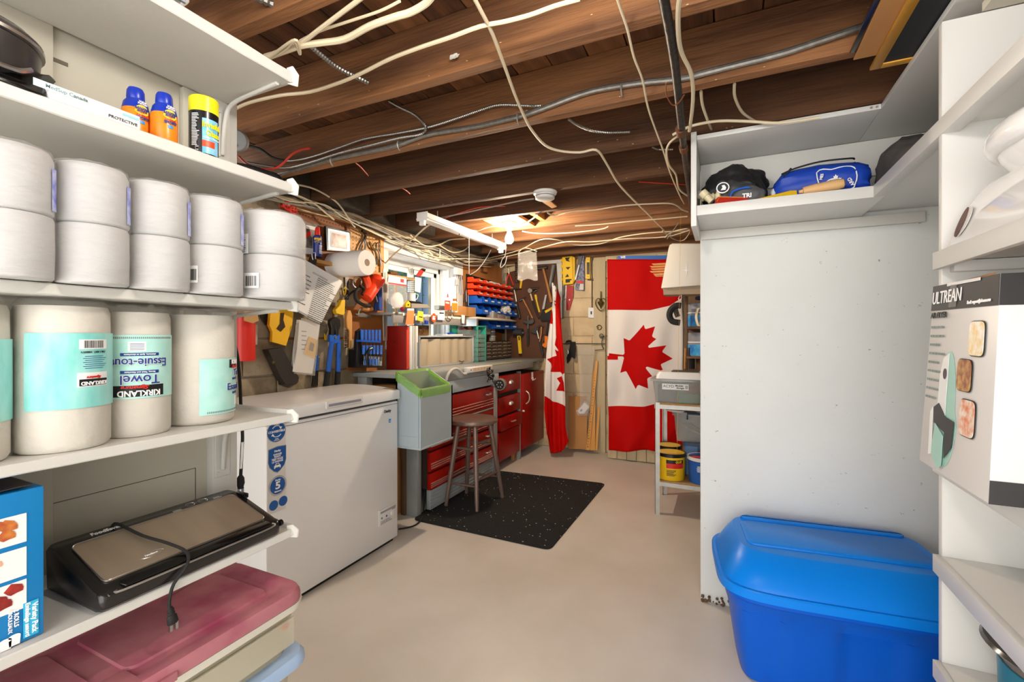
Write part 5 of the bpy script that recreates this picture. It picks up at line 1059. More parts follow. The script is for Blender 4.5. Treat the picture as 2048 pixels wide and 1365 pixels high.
# little shelf under the bins and boxes on it
t = thing('corner_shelf', 'small pale wooden shelf below the blue bins', 'shelf', pX(985, 637, XL+.15))
a = pX(953, 634, XL+.24); b = pX(1027, 640, XL+.10)
MB().prism([Vector((XL+.03, a.y, a.z)), Vector((XL+.25, a.y, a.z)), Vector((XL+.25, 4.35, a.z)), Vector((XL+.16, 4.72, a.z)), Vector((XL+.03, 4.72, a.z))], (0, 0, -.018)).obj('board', mat('pale_shelf_wood', '#c9c1b2', .6), t, world=True, bevel=.002)
MB().box(XL+.02, XL+.23, a.y+.02, a.y+.05, a.z-.085, a.z-.018).obj('bracket', STEEL, t, world=True)
zz = a.z+.0005
for i, (y0_, y1_, h_, lab) in enumerate(((4.02, 4.12, .062, 'small grey box with a dark side on the little shelf'), (4.14, 4.30, .045, 'small brown parts box in the middle of the little shelf'), (4.32, 4.42, .034, 'small brown parts box at the right on the little shelf'))):
    MB().box(XL+.14, XL+.22, y0_, y1_, zz, zz+h_).obj('parts_box', [GALV, mat('dull_brown_box', '#8d7b70', .6)][i > 0], label=lab, cat='box', bevel=.002)
# ================================================================ ON THE BENCH
zb = .9725
t = thing('red_cabinet', 'red metal cabinet standing on the bench left of the white panel', 'cabinet', (XL+.11, 2.72, zb))
a, b = pX(812, 735, XL+.20), pX(821, 735, XL+.20)
MB().box(XL+.02, XL+.20, a.y, b.y-.002, zb, pX(812, 652, XL+.20).z).obj('cabinet_body', mat('cabinet_red', '#9d1d18', .35), t, world=True, bevel=.003)
MB().box(XL+.2005, XL+.204, a.y+.003, b.y-.004, zb+.006, pX(812, 654, XL+.20).z).obj('door', mat('cabinet_orange_red', '#d2452b', .4), t, world=True, bevel=.002)
MB().lathe([(.007, 0), (.005, .004)], (XL+.10, a.y-.004, zb+.20), 10, (0, 1, 0)).obj('screw', STEEL, t, world=True)
t = thing('white_panel_stack', 'tall white folded panel between the red and grey cabinets', 'panel', (XL+.13, 2.9, zb))
a = pX(822, 735, XL+.22); b = pX(838, 735, XL+.22); z1 = pX(828, 652, XL+.22).z
MB().box(XL+.04, XL+.212, a.y, b.y, zb, z1).obj('panel', WPL, t, world=True, bevel=.002)
for f in (.3, .55): MB().box(XL+.2125, XL+.220, a.y+(b.y-a.y)*f, a.y+(b.y-a.y)*(f+.14), zb, z1).obj('panel_rib', W, t, world=True, bevel=.001)
MB().box(XL+.2125, XL+.2135, a.y+(b.y-a.y)*.85, a.y+(b.y-a.y)*.95, zb+.02, zb+.20).obj('print_strip', mat('grey_ink'), t, world=True)
t = thing('grey_cabinet', 'grey metal cabinet with a pleated sliding front under the window shelf', 'cabinet', (XL+.1, 3.3, zb))
xF = XL+.19; a = pX(839, 733, xF); b = pX(948, 725, xF); z1 = pX(895, 672, xF).z
g = MB().box(XL+.02, xF, a.y, a.y+.012, zb, z1).box(XL+.02, xF, b.y-.012, b.y, zb, z1).box(XL+.02, xF, a.y, b.y, z1-.012, z1).box(XL+.02, xF, a.y, b.y, zb, zb+.015).box(XL+.02, XL+.026, a.y, b.y, zb, z1)
g.obj('cabinet_body', mat('steel_grey_paint', '#a7aaac', .4), t, world=True, bevel=.002)
g = MB(); n = 60; r0 = []; r1 = []
for i in range(n+1):
    f = i/n; y = a.y+.014+(b.y-a.y-.028)*f; d = (.020*math.sin(f*26) if f < .4 else .006*math.sin(f*40))-.012
    r0.append((y, d))
vs = []; fs = []
for i, (y, d) in enumerate(r0):
    k = (1-i/n)*.05
    vs += [Vector((xF-.006+d, y+ (.03 if i < 26 else 0)*(1-i/26 if i < 26 else 0), z1-.026)), Vector((xF-.006+d*.6, y, zb+.016)), Vector((xF-.010+d, y+(.03*(1-i/26) if i < 26 else 0), z1-.026)), Vector((xF-.010+d*.6, y, zb+.016))]
for i in range(n): b_ = i*4; fs += [(b_, b_+4, b_+5, b_+1), (b_+2, b_+3, b_+7, b_+6), (b_, b_+2, b_+6, b_+4), (b_+1, b_+5, b_+7, b_+3)]
g._add(vs, fs).obj('pleated_front', mat('dusty_vinyl', '#b7aa93', .5, var=.12, vs=8, stretch=(1, 1, .3)), t, world=True, smooth=60)
MB().tube([(xF+.004, 3.42, zb+.03), (xF+.012, 3.45, zb+.02), (xF+.004, 3.50, zb+.025)], .004).obj('pull_tab', BRASS, t, world=True)
ztop = z1
MB().box(XL+.03, XL+.17, 2.97, 3.12, ztop, ztop+.002).obj('top_sheet', PAPER, t, world=True)
t = thing('brass_box', 'small brass-fronted wooden box on the left of the grey cabinet', 'box', (XL+.12, 3.0, ztop))
a, b = pX(838, 665, XL+.18), pX(858, 665, XL+.18)
MB().box(XL+.08, XL+.18, a.y, b.y, ztop+.0025, pX(848, 651, XL+.18).z).obj('box_body', mat('patterned_brass_box', '#8a6337', .4, col2='#2c1d10', vs=40), t, world=True, bevel=.002)
MB().box(XL+.1805, XL+.183, (a.y+b.y)/2-.012, (a.y+b.y)/2+.012, ztop+.03, ztop+.05).obj('clasp', BRASS, t, world=True)
item('blue_print_packet', 'flat white packet with blue print on top of the grey cabinet', 'packet', 'L', [('f', 'packet', PAPER, lambda g: g.box(XL+.06, XL+.17, 3.25, 3.52, ztop+.0005, ztop+.014)), ('p', 'blue_print', BLU, [(893, 666.5), (906, 664.5), (910, 667.5), (897, 669.5)], .171, .001)])
t = thing('clear_tub', 'clear plastic tub of reddish fittings on the grey cabinet', 'tub', (XL+.13, 3.75, ztop))
MB().rbox(XL+.05, XL+.19, 3.60, 3.84, ztop+.001, ztop+.055, .02, taper=.012).obj('tub_body', CLEARG, t, world=True)
g = MB()
for i in range(14): g.blob((XL+.12+rnd.uniform(-.05, .05), 3.72+rnd.uniform(-.08, .08), ztop+.06+rnd.uniform(-.01, .018)), (.016, .018, .012), .4, 2, i, 2)
g.obj('contents', mat('maroon_fittings', '#6f2b22', .5, var=.4, vs=40), t, world=True)
# teal drawer organiser
t = thing('teal_organiser', 'teal plastic frame organiser with small clear drawers behind the grey cabinet', 'organiser', (XL+.08, 3.95, zb))
TG = mat('teal_plastic', '#2f9a84', .4); a = pX(899, 660, XL+.10).y; b = pX(957, 660, XL+.19).y
MB().box(XL+.012, XL+.018, 3.55, b, zb, pX(950, 650, XL+.15).z).box(XL+.018, XL+.19, b-.012, b, zb, pX(957, 651, XL+.19).z).box(XL+.018, XL+.19, 3.92, 3.93, zb, pX(957, 651, XL+.19).z).box(XL+.018, XL+.19, 3.92, b, pX(957, 652, XL+.19).z-.012, pX(957, 652, XL+.19).z).obj('frame', TG, t, world=True, bevel=.002)
for i in range(6):
    z = zb+.012+i*.043; MB().box(XL+.05, XL+.186, 3.935, b-.014, z, z+.036).obj('drawer', CLEARG, t, world=True, bevel=.002)
# dark small-parts cabinets
DRW = mat('smoky_drawer', '#5a4a40', .2, alpha=.85); y0_ = pX(960, 700, XL+.13).y
for c_ in range(3):
    ya_ = [pX(x, 700, XL+.13).y for x in (960, 983.5, 1004.5)][c_]; yb_ = [pX(x, 700, XL+.13).y for x in (983, 1004, 1023)][c_]; yb_ = min(yb_, 4.735)
    z1 = pX(980, 683, XL+.13).z
    t = thing('small_parts_cabinet', f'black small-parts drawer cabinet, {("left", "middle", "right")[c_]} one of three on the bench', 'drawer cabinet', (XL+.07, (ya_+yb_)/2, zb), 0, 'small-parts cabinets on the bench')
    g = MB().box(XL+.012, XL+.122, ya_, yb_, zb+.001, z1); g.obj('cabinet_frame', BLK, t, world=True, bevel=.002)
    for r_ in range(5):
        for q_ in range(2):
            w_ = (yb_-ya_-.02)/2; y = ya_+.007+q_*(w_+.006); h_ = (z1-zb-.015)/5; z = zb+.008+r_*h_
            d = MB().box(XL+.10, XL+.131, y, y+w_, z+.003, z+h_-.003).obj('drawer', DRW, t, world=True, bevel=.001, bseg=1)
            MB().box(XL+.131, XL+.137, y+w_*.15, y+w_*.85, z+h_-.010, z+h_-.005).obj('drawer_pull', mat('pale_pull', '#b9a999', .4), d, world=True)
z1 += .0005
for i, (y, h_, lab) in enumerate(((4.07, .055, 'short clear jar of screws on the left small-parts cabinet'), (4.28, .045, 'clear round jar stacked lowest on the parts cabinets'))):
    t = thing('screw_jar', lab, 'jar', (XL+.07, y, z1)); MB().lathe([(.038, 0), (.04, .004), (.04, h_)], (XL+.07, y, z1), 20).obj('jar_body', CLEARG, t, world=True); MB().lathe([(.034, .004), (.034, h_*.7)], (XL+.07, y, z1), 16).obj('contents', mat('screws', '#b08a5e', .5, var=.5, vs=80), t, world=True); MB().lathe([(.042, h_), (.042, h_+.012)], (XL+.07, y, z1), 20).obj('jar_lid', GALV, t, world=True)
for k in range(2):
    z = z1+.058+k*.052; y = 4.28
    t = thing('screw_jar', ('middle', 'top')[k]+' clear round jar of the stack on the parts cabinets', 'jar', (XL+.07, y, z)); MB().lathe([(.032, 0), (.034, .004), (.034, .04)], (XL+.07, y, z), 20).obj('jar_body', CLEARG, t, world=True); MB().lathe([(.036, .04), (.036, .05)], (XL+.07, y, z), 20).obj('jar_lid', GALV, t, world=True)
MB().rbox(XL+.03, XL+.12, 3.98, 4.16, z1+.07, z1+.16, .012).obj('clear_parts_case', mat('dull_clear_case', '#8f8578', .3, alpha=.7), label='dull clear case stacked on the jar left of the round jars', cat='case')
# ================================================================ FAR WALL TOOLS
HM = mat('hammer_head_steel', '#6d6a66', .35, .85); BH = mat('black_grip', '#1a1918', .6)
item('claw_hammer', 'steel claw hammer with a long black grip, leftmost hammer on the board', 'hammer', 'F', [('t', 'head', HM, [(1016, 584), (1024, 580), (1034, 578), (1043, 578)], .07, [.014, .012, .009, .005]), ('t', 'steel_neck', GALV, [(1028, 580), (1031, 592), (1033, 606)], .07, .008), ('t', 'grip', BH, [(1032, 604), (1036, 620), (1040, 637)], .07, .014)])
item('ball_hammer', 'small hammer with a plain wooden handle right of the claw hammer', 'hammer', 'F', [('t', 'head', HM, [(1039, 602), (1045, 598), (1051, 595)], .06, [.013, .009, .010]), ('t', 'handle', WOODH, [(1046, 599), (1056, 618), (1065, 637)], .06, .009)])
item('mallet_hammer', 'round-faced hammer with a pale neck and black grip', 'hammer', 'F', [('d', 'round_face', GALV, 1061, 582, .07, .026, .02), ('t', 'claw', HM, [(1062, 578), (1070, 577), (1078, 575)], .08, [.012, .009, .004]), ('t', 'pale_neck', mat('pale_wood', '#dfc491', .5), [(1061, 588), (1065, 602)], .07, .009), ('t', 'grip', BH, [(1065, 602), (1071, 620), (1078, 637)], .07, .011)])
item('yellow_hatchet', 'hatchet with a bright yellow handle behind the round-faced hammer', 'hatchet', 'F', [('t', 'handle', YEL, [(1071, 590), (1074, 605), (1079, 625)], .04, [.016, .011, .012]), ('t', 'head', HM, [(1068, 584), (1074, 580)], .04, .015)])
item('sledge_hammer', 'long sledge hammer with a worn wooden handle under the white frame', 'hammer', 'F', [('t', 'head', HM, [(1074, 537), (1084, 536), (1094, 534)], .08, .020), ('t', 'handle', WOODH, [(1086, 536), (1092, 560), (1103, 605)], .08, [.013, .013, .015, .018])])
item('keyhole_saw', 'narrow toothed saw blade hanging inside the white frame', 'saw', 'F', [('p', 'blade', STEEL, [(1104, 530), (1109, 530), (1099, 582), (1096, 580)], .05, .004), ('p', 'spine', DSTEEL, [(1109, 530), (1112, 531), (1102, 580), (1099, 582)], .05, .008)])
item('folding_saw', 'pruning saw with a yellow and black handle beside the flag tip', 'saw', 'F', [('p', 'blade', STEEL, [(1090, 590), (1094, 590), (1088, 622), (1084, 618)], .06, .004), ('p', 'handle', YEL, [(1089, 622), (1104, 614), (1106, 618), (1091, 627)], .07, .02, .002), ('p', 'black_base', BLK, [(1080, 634), (1086, 618), (1104, 622), (1100, 642), (1082, 643)], .05, .02, .003)])
item('dark_axe', 'dark double-bit axe head with a black shaft in the middle of the board', 'axe', 'F', [('p', 'axe_head', HM, [(1046, 640), (1053, 642), (1060, 640), (1067, 637), (1068, 645), (1063, 649), (1053, 648), (1046, 645)], .06, .02, .002), ('t', 'shaft', DSTEEL, [(1056, 632), (1056, 660)], .07, .009), ('t', 'grip', BH, [(1056, 658), (1056, 690)], .07, .013)])
item('rubber_mallet', 'black rubber mallet with a wide yellow handle low on the board', 'mallet', 'F', [('f', 'mallet_head', mat('mallet_rubber', '#2e2d31', .6), lambda g: g.cyl(pl('F', 1028, 665, .08), pl('F', 1045, 665, .08), .042, n=20)), ('p', 'handle', mat('mallet_yellow', '#e0b91c', .45), [(1034, 672), (1040, 672), (1043, 708), (1037, 708)], .07, .025, .003), ('p', 'black_print', BLACK, [(1036.5, 673), (1039, 673), (1039.5, 681), (1037, 681)], .0955, .0005), ('d', 'side_face', STEEL, 1047, 666, .08, .012, .01)])
item('black_hatchet', 'black hatchet with a wedge blade and dark blue-black grip', 'hatchet', 'F', [('p', 'blade', DSTEEL, [(1060, 663), (1072, 655), (1077, 657), (1075, 668), (1066, 667)], .06, .015), ('t', 'neck', GALV, [(1074, 662), (1078, 680)], .07, .007), ('t', 'grip', mat('blue_black_grip', '#20242e', .6), [(1078, 678), (1082, 694), (1086, 711)], .07, .013)])
item('tack_hammer', 'small tack hammer with an orange wooden handle low on the board', 'hammer', 'F', [('t', 'head', HM, [(1075, 655), (1081, 651), (1087, 653)], .08, .008), ('t', 'handle', WOODH, [(1083, 654), (1082, 670), (1079, 684)], .08, .008)])
item('small_clamp', 'tiny steel spring clamp beside the tack hammer', 'clamp', 'F', [('t', 'clamp_ring', BRASS, [(1084, 672), (1090, 668), (1092, 676), (1086, 684)], .05, .004)])
item('orange_saw', 'black saw with a flared orange handle partly behind the hanging flag', 'saw', 'F', [('t', 'black_shaft', BH, [(1098, 644), (1095, 660), (1092, 673)], .05, .012), ('p', 'orange_handle', mat('saw_orange', '#e67a1e', .4), [(1089, 672), (1096, 673), (1095, 690), (1091, 697), (1084, 692), (1085, 688), (1089, 686)], .05, .025, .003)])
item('red_pliers', 'long pliers with red handles hanging at the top left of the board', 'pliers', 'F', [('t', 'jaw', STEEL, [(1017, 538), (1018, 548)], .05, .010), ('t', 'handle', RED, [(1018, 547), (1014, 558), (1012, 572)], .05, .007), ('t', 'handle', RED, [(1018, 546), (1022, 558), (1027, 571)], .05, .007)])
item('spice_sign', 'narrow black vertical sign with raised letters reading downwards', 'sign', 'F', [('p', 'sign_board', mat('sign_black', '#1d1613', .5), [(1030, 525), (1036.5, 525), (1036.5, 566), (1030, 566)], .03, .015)]+[('p', 'raised_letter', mat('letter_brown', '#6a4a33', .6), [(1031.5, y), (1035, y), (1035, y+1.4), (1032.6, y+1.4), (1032.6, y+4.2), (1035, y+4.2), (1035, y+5.6), (1031.5, y+5.6)], .0455, .003) for y in (528, 536, 544, 552, 559)])
item('yellow_pencil_tool', 'small yellow bottle opener hanging below the black sign', 'opener', 'F', [('p', 'opener', YEL, [(1041, 559), (1045, 560), (1042, 578), (1039, 577)], .04, .006)])
item('wire_bundle', 'bunch of thin steel wires hanging from the cream batten', 'wire', 'F', [('t', 'wire_strand', GALV, [(1003+i*2.2, 540), (1002+i*2.5, 552), (1001+i*3, 562)], .08+.004*i, .002) for i in range(4)])
BAG = mat('hanging_bag_film', '#cfc9c0', .2, alpha=.16, coat=.5, bump=.8, bs=14)
def bagf(g):
    vs = []; fs = []; n = 14
    for k in range(2):
        for j in range(n+1):
            for i in range(n+1):
                u, v = i/n, j/n; x = 1036+u*37+v*3*(u-.2); y = 503+v*57+2*math.sin(u*9); p = pY(x, y, 3.75)
                p.y += (-1 if k else 1)*(.004+.035*math.sin(PI*u)*math.sin(PI*v))+.012*noise.noise(Vector((u*4, v*5, k*3))); vs.append(p)
    for k in range(2):
        o = k*(n+1)**2
        for j in range(n):
            for i in range(n): fs.append((o+j*(n+1)+i, o+j*(n+1)+i+1, o+(j+1)*(n+1)+i+1, o+(j+1)*(n+1)+i))
    g._add(vs, fs)
g = MB(); bagf(g); t = g.obj('hanging_bag', BAG, label='crumpled clear plastic bag hung from the wires above the hammers', cat='plastic bag')
item('bag_hook', 'bent wire holding the clear plastic bag', 'wire', ('Y', 3.75), [('t', 'wire', CABW, [(1038, 504), (1050, 496), (1074, 503)], 0, .003)])
# yellow mitre box etc
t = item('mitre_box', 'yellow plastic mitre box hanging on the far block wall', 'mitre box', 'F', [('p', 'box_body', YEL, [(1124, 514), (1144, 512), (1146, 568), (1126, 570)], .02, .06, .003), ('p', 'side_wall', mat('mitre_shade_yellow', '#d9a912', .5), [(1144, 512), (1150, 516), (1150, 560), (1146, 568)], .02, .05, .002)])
for pts in ([(1130, 516), (1140, 515), (1137, 520), (1140, 524), (1132, 522)], [(1131, 535), (1141, 534), (1136, 540)], [(1135, 548), (1138, 554), (1130, 555)], [(1131, 559), (1143, 558), (1143, 561), (1140, 561), (1140, 565), (1133, 566), (1131, 566)]):
    mkpart('F', ('p', 'cutout_slot', BLACK, pts, .0805, .0006), t, {})
for y in (518, 530, 543, 556): mkpart('F', ('p', 'edge_tooth', YEL, [(1121.5, y), (1125, y), (1125, y+6), (1121.5, y+6)], .03, .04), t, {})
item('brush_packet', 'packet of brushes with red print beside the yellow mitre box', 'packet', 'F', [('p', 'pack_card', mat('dark_pack', '#3a3540', .5, col2='#8a8fb0', vs=60), [(1156, 512), (1164, 506), (1168, 512), (1168, 582), (1150, 580)], .03, .02), ('p', 'red_print', REDI, [(1153, 562), (1167, 562), (1167, 567), (1153, 567)], .0505, .001), ('p', 'bristle_block', mat('white_bristle', '#cfc9bd', .7), [(1160, 568), (1167, 568), (1167, 580), (1158, 580)], .05, .01)])
item('serrated_file', 'long dark serrated rasp leaning over the brush packet', 'rasp', 'F', [('p', 'rasp_blade', DSTEEL, [(1158, 507), (1166, 509), (1153, 560), (1147, 560)], .06, .006), ('p', 'toothed_edge', WPL, [(1157, 530), (1159, 531), (1152, 560), (1149, 560)], .066, .001)])
item('spirit_level', 'short yellow spirit level with a dark middle on the block wall', 'level', 'F', [('p', 'level_body', YEL, [(1172, 515), (1180, 515), (1180, 558), (1172, 558)], .02, .025, .001), ('p', 'dark_window', BLK, [(1173.5, 525), (1179, 525), (1179, 549), (1173.5, 549)], .0455, .002), ('d', 'bolt', BLACK, 1176, 519, .0455, .004, .002, 8), ('d', 'bolt', BLACK, 1176, 554, .0455, .004, .002, 8)])
item('paint_brush_dark', 'dark narrow trowel hanging under the mitre box', 'trowel', 'F', [('p', 'blade', DSTEEL, [(1125, 572), (1130, 571), (1129, 590), (1124, 602)], .03, .006)])
item('red_saw', 'red-bladed panel saw end hanging below the yellow mitre box', 'saw', 'F', [('p', 'red_blade', mat('saw_red', '#a81e1e', .4), [(1133, 571), (1147, 572), (1146, 595), (1139, 621), (1132, 621)], .03, .006), ('p', 'white_edge', WPL, [(1131, 571), (1133, 571), (1132, 622), (1130, 621)], .03, .0065), ('p', 'logo', WINK, [(1137, 600), (1140, 598), (1140, 602)], .0362, .0004)])
t = item('light_switch', 'white surface-mounted switch on the cream block wall', 'switch', 'F', [('p', 'switch_box', WPL, [(1176, 615), (1189, 616), (1189, 637), (1176, 636)], .0, .04, .004), ('p', 'toggle', BLACK, [(1181, 623), (1183.5, 623), (1183.5, 629), (1181, 629)], .0405, .008)])
mkpart('F', ('t', 'conduit_wire', mat('dark_conduit', '#5c4a36', .6), [(1184, 615), (1184, 590), (1184, 560), (1183, 530), (1185, 516), (1187, 510)], .024, .006), t, {})
mkpart('F', ('t', 'wire_clamp', DSTEEL, [(1175, 560), (1188, 561)], .02, .005), t, {})
t = thing('door_post', 'cream weathered wooden post left of the flag-covered door', 'post', (-1.18, YF-.05, 0))
MB().box(-1.245, -1.12, YF-.05, YF-.018, 0, 2.045).obj('post_board', mat('weathered_cream_post', '#c2b08c', .7, var=.12, vs=6, bump=.5, bs=20, stretch=(3, 3, .5)), t, world=True, bevel=.004)
item('door_knocker', 'aged brass urn-shaped door knocker on the cream post', 'door knocker', 'F', [('f', 'urn_body', BRASS, lambda g: g.lathe([(.004, -.06), (.010, -.04), (.024, -.02), (.034, .0), (.030, .012), (.012, .02), (.016, .03), (.006, .045), (.003, .06)], pl('F', 1201.5, 606, .075), 16)), ('t', 'knocker_loop', BRASS, [(1192, 600), (1191, 608), (1196, 618), (1202, 622), (1208, 618), (1211, 608), (1210, 600)], .08, .005), ('t', 'upper_scroll', BRASS, [(1192, 601), (1196, 597), (1202, 599), (1207, 597), (1211, 601)], .08, .004), ('t', 'finial', BRASS, [(1201.5, 583), (1201.5, 598)], .075, .006)])
item('shell_hook', 'small brass shell hook on the cream post', 'hook', 'F', [('t', 'shell', BRASS, [(1193, 655), (1197, 651), (1201, 652), (1203, 656), (1199, 660), (1195, 658), (1197, 655)], .06, .005)])
item('scroll_bracket', 'black iron bracket with a spiral scroll on the cream post', 'bracket', 'F', [('t', 'scroll', DSTEEL, [(1203+5.5*math.cos(a_)*(1-a_/14), 672+5.5*math.sin(a_)*(1-a_/14)) for a_ in [k*.7 for k in range(16)]][::-1], .09, .004, dict(sm=1)), ('t', 'arm', DSTEEL, [(1208, 672), (1204, 682), (1204, 692), (1207, 699), (1200, 700), (1190, 701)], .08, .004), ('t', 'rail', DSTEEL, [(1126, 688), (1160, 688), (1210, 688)], .08, .005, dict(sm=1))])
item('black_clamp', 'black and steel bench clamp hung on the iron rail', 'clamp', 'F', [('t', 'clamp_jaw', BLK, [(1134, 690), (1134, 684), (1141, 683), (1142, 690)], .10, .012), ('p', 'clamp_body', BLK, [(1141, 684), (1150, 684), (1151, 700), (1149, 718), (1142, 714), (1139, 722), (1134, 728), (1133, 716), (1138, 700)], .09, .03, .003), ('t', 'steel_screw', STEEL, [(1131, 696), (1136, 702), (1136, 708)], .12, .007)])
# clear tube of parts, white bracket
t = item('clear_hanging_sleeve', 'long clear plastic sleeve hanging in front of the block wall', 'plastic sleeve', 'F', [('p', 'sleeve_film', mat('sleeve_film', '#cfc7b6', .2, alpha=.30, coat=.5, bump=.5), [(1153, 690), (1190, 693), (1187, 720), (1181, 800), (1178, 818), (1160, 812), (1158, 740)], .12, .008)])
item('white_bracket_pack', 'small white bracket in clear packaging hanging over the cardboard', 'packaged bracket', 'F', [('p', 'bracket_plate', WPL, [(1155, 822), (1169, 806), (1178, 815), (1168, 828), (1158, 828)], .14, .01, .002), ('p', 'slot', mat('grey_slot', '#8d8a84', .5), [(1160, 821), (1164, 818), (1165, 822), (1161, 824)], .1505, .0006), ('p', 'clear_pack', FILM, [(1152, 822), (1170, 802), (1180, 813), (1174, 832), (1156, 832)], .158, .001)])
# leaning things at the foot of the far wall
def lean(px0, px1, py0, py1, y0, y1, m, name, label, cat, th=.008, pts=None):
    """board from a foot on the floor to the wall"""
    g = MB(); f = [pY(px0[0], py0, y0), pY(px0[1], py0, y0)]; u = [pY(px1[0], py1, y1), pY(px1[1], py1, y1)]
    for p in f: p.z = max(p.z, .001)
    q = [f[0], f[1], u[1], u[0]]; return g.prism(q, (0, th, 0)).obj(name, m, label=label, cat=cat, bevel=.001)
lean((1137, 1174), (1137, 1174), 899, 793, 4.60, 4.66, CARD, 'cardboard_sheet', 'flat brown cardboard sheet leaning on the far wall by the pole flag', 'cardboard', .006)
YS = mat('yardstick_wood', '#d79a4c', .55, var=.1, vs=5)
ys = [((1172, 1179), (1191, 1196), 722, 'longest wooden yardstick with printed numbers, leftmost foot'), ((1180, 1190), (1184, 1191), 742, 'plain wide wooden stick between the yardstick and the short stick'), ((1189, 1195), (1196, 1200), 812, 'shortest wooden stick, leaning right of the other two')]
for i, (f, u, yt, lab) in enumerate(ys): st = lean(f, u, 901, yt, 4.58+i*.012, 4.672+.012*i, YS, 'yardstick', lab, 'yardstick', .005); st['group'] = 'wooden sticks leaning on the far wall'
g = MB(); a = pY(1176, 895, 4.578); b = pY(1193, 730, 4.671)
for k in range(30):
    p = a.lerp(b, k/30); g.box(p.x-.008, p.x-.001+.006*(k % 3 == 0), p.y-.0008-.001, p.y-.001, p.z, p.z+.006)
st0 = [o for o in C.objects if o.name == 'yardstick'][0]; g.obj('printed_marks', INK, st0, world=True)
# ================================================================ DOOR AND WALL FLAG
door = thing('door_1', None, None, (-.6, 4.52, 0), kind='structure')
for i in range(10):
    x = -1.05+i*.094; MB().box(x, x+.090, 4.50, 4.53, .006+rnd.uniform(0, .004), 2.0).obj('door_plank', mat('cream_door_plank', '#c0ae8b', .65, var=.1, vs=6, bump=.4, bs=20, stretch=(3, 3, .5)), door, world=True, bevel=.003)
MB().box(-1.04, -.12, 4.531, 4.55, .3, .4).box(-1.04, -.12, 4.531, 4.55, 1.6, 1.7).obj('door_batten', mat('cream_door_plank'), door, world=True)
MB().box(-1.12, 1.0, YF-.05, YF-.02, 2.0, 2.05).obj('header_board', mat('cream_batten'), wall_far, world=True, bevel=.003)
t = item('blue_sign', 'blue sheet with white letters showing above the wall flag', 'sign', ('Y', 4.499), [('p', 'blue_sheet', mat('sign_blue', '#1f62b5', .5), [(1235, 512), (1334, 511), (1334, 540), (1235, 540)], 0, .004)])
t = wt('blue_sign', 'blue sheet with white letters showing above the wall flag', 'sign', ('Y', 4.49), 1280, 514) if False else None
sgn = [o for o in C.objects if o.name.startswith('blue_sign')][0]
txt('WE', .03, WINK, sgn, pY(1246, 515, 4.494), right=RF, bold=.04)
LEAFP = [(-90, 2030), (-45, 1167), (-75, 1095), (-156, 1069), (-1015, 1220), (-899, 900), (-919, 827), (-1860, 65), (-1648, -34), (-1614, -113), (-1800, -685), (-1258, -570), (-1185, -608), (-1080, -855), (-657, -401), (-590, -400), (-546, -458), (-750, -1510), (-423, -1321), (-365, -1320), (-332, -1348), (0, -2000)]
LEAFP = LEAFP+[(-x, y) for x, y in LEAFP[::-1]][1:]
FR = mat('flag_red_nylon', '#b80300', .7, spec=.12, var=.10, vs=2); FWH = mat('flag_white_nylon', '#d9d2cc', .6)
YFl = 4.445
leaf1 = [(1282-y*.0315-x*.004, 714+x*.0345+(-y)*.002) for x, y in LEAFP]
def f1(px, py):
    p = pY(px, py, YFl); u = (px-1214)/152; v = (py-518)/385
    d = .020*math.sin((u*1.3+v*.9)*9)*min(1, .25+v)+.016*math.sin((u*2.1-v*1.6)*7)*min(1, v*1.4)+.009*noise.noise(Vector((u*6, v*9, 1)))
    d += .02*math.sin((u+ (v-.75)*1.4)*17)*max(0, v-.62)*2
    return Vector((p.x+.0, min(p.y+d, 4.494), p.z))
sheet((1214, 1366, 518, 903), 34, 80, [[(1200, 500), (1380, 500), (1380, 585), (1340, 612), (1300, 621), (1200, 620)], [(1200, 813), (1290, 813), (1380, 795), (1380, 920), (1200, 920)], leaf1, [(1213, 712), (1236, 713), (1236, 720), (1213, 720)]], f1, 'wall_flag', [FWH, FR], label='large red and white maple leaf flag hung vertically over the far door', cat='flag', smooth=80,
      clip=[(1214.5, 519), (1336, 519), (1362, 560), (1366, 650), (1365, 790), (1365, 902), (1216, 902.5), (1217, 840), (1215, 700)])
# flag on the pole in the corner
YP = 4.30
t = thing('pole_flag', 'red and white maple leaf flag draped on a short pole in the corner', 'flag', pY(1112, 903, YP))
clip = [(1107, 568), (1112, 578), (1119, 640), (1128, 725), (1131, 800), (1131, 850), (1137, 884), (1131, 894), (1122, 905), (1101, 907), (1097, 890), (1090, 870), (1086, 820), (1087, 770), (1091, 710), (1097, 640), (1103, 590)]
cuts = [[(1080, 586), (1097, 586), (1106.5, 640), (1106, 649), (1092, 646), (1080, 646)], [(1080, 793), (1088, 794), (1128, 812), (1140, 815), (1140, 920), (1080, 920)],
        [(1111, 575), (1115, 600), (1121, 640), (1132, 720), (1132, 744), (1125, 750), (1119, 745), (1115, 700), (1110, 690), (1112, 676), (1110, 610)],
        [(1092, 719), (1113, 712), (1110, 699), (1119, 706), (1122, 745), (1099, 744), (1105, 733)], [(1113, 757), (1122, 753), (1124, 758), (1128, 766), (1130, 784), (1112, 782), (1119, 767)]]
def f2(px, py):
    v = (py-568)/340; xm = 1107+8*v; p = pY(px, py, YP); u = (px-xm)/max(6, 46*min(1, v*1.6)) 
    return Vector((p.x, YP+.05*u*u*2-.02*math.cos(u*11+v*2)*min(1, v*2)-.01*math.sin(u*23-v*3)*v, p.z))
sheet((1084, 1140, 566, 908), 30, 70, cuts, f2, 'flag_cloth', [FWH, FR], t, smooth=80, clip=clip)
MB().tube([pY(1105, 566, YP+.03), pY(1112, 700, YP+.05), pY(1118, 890, YP+.06)], .008).obj('pole', mat('white_pole', '#e4dcc9', .5), t, world=True)
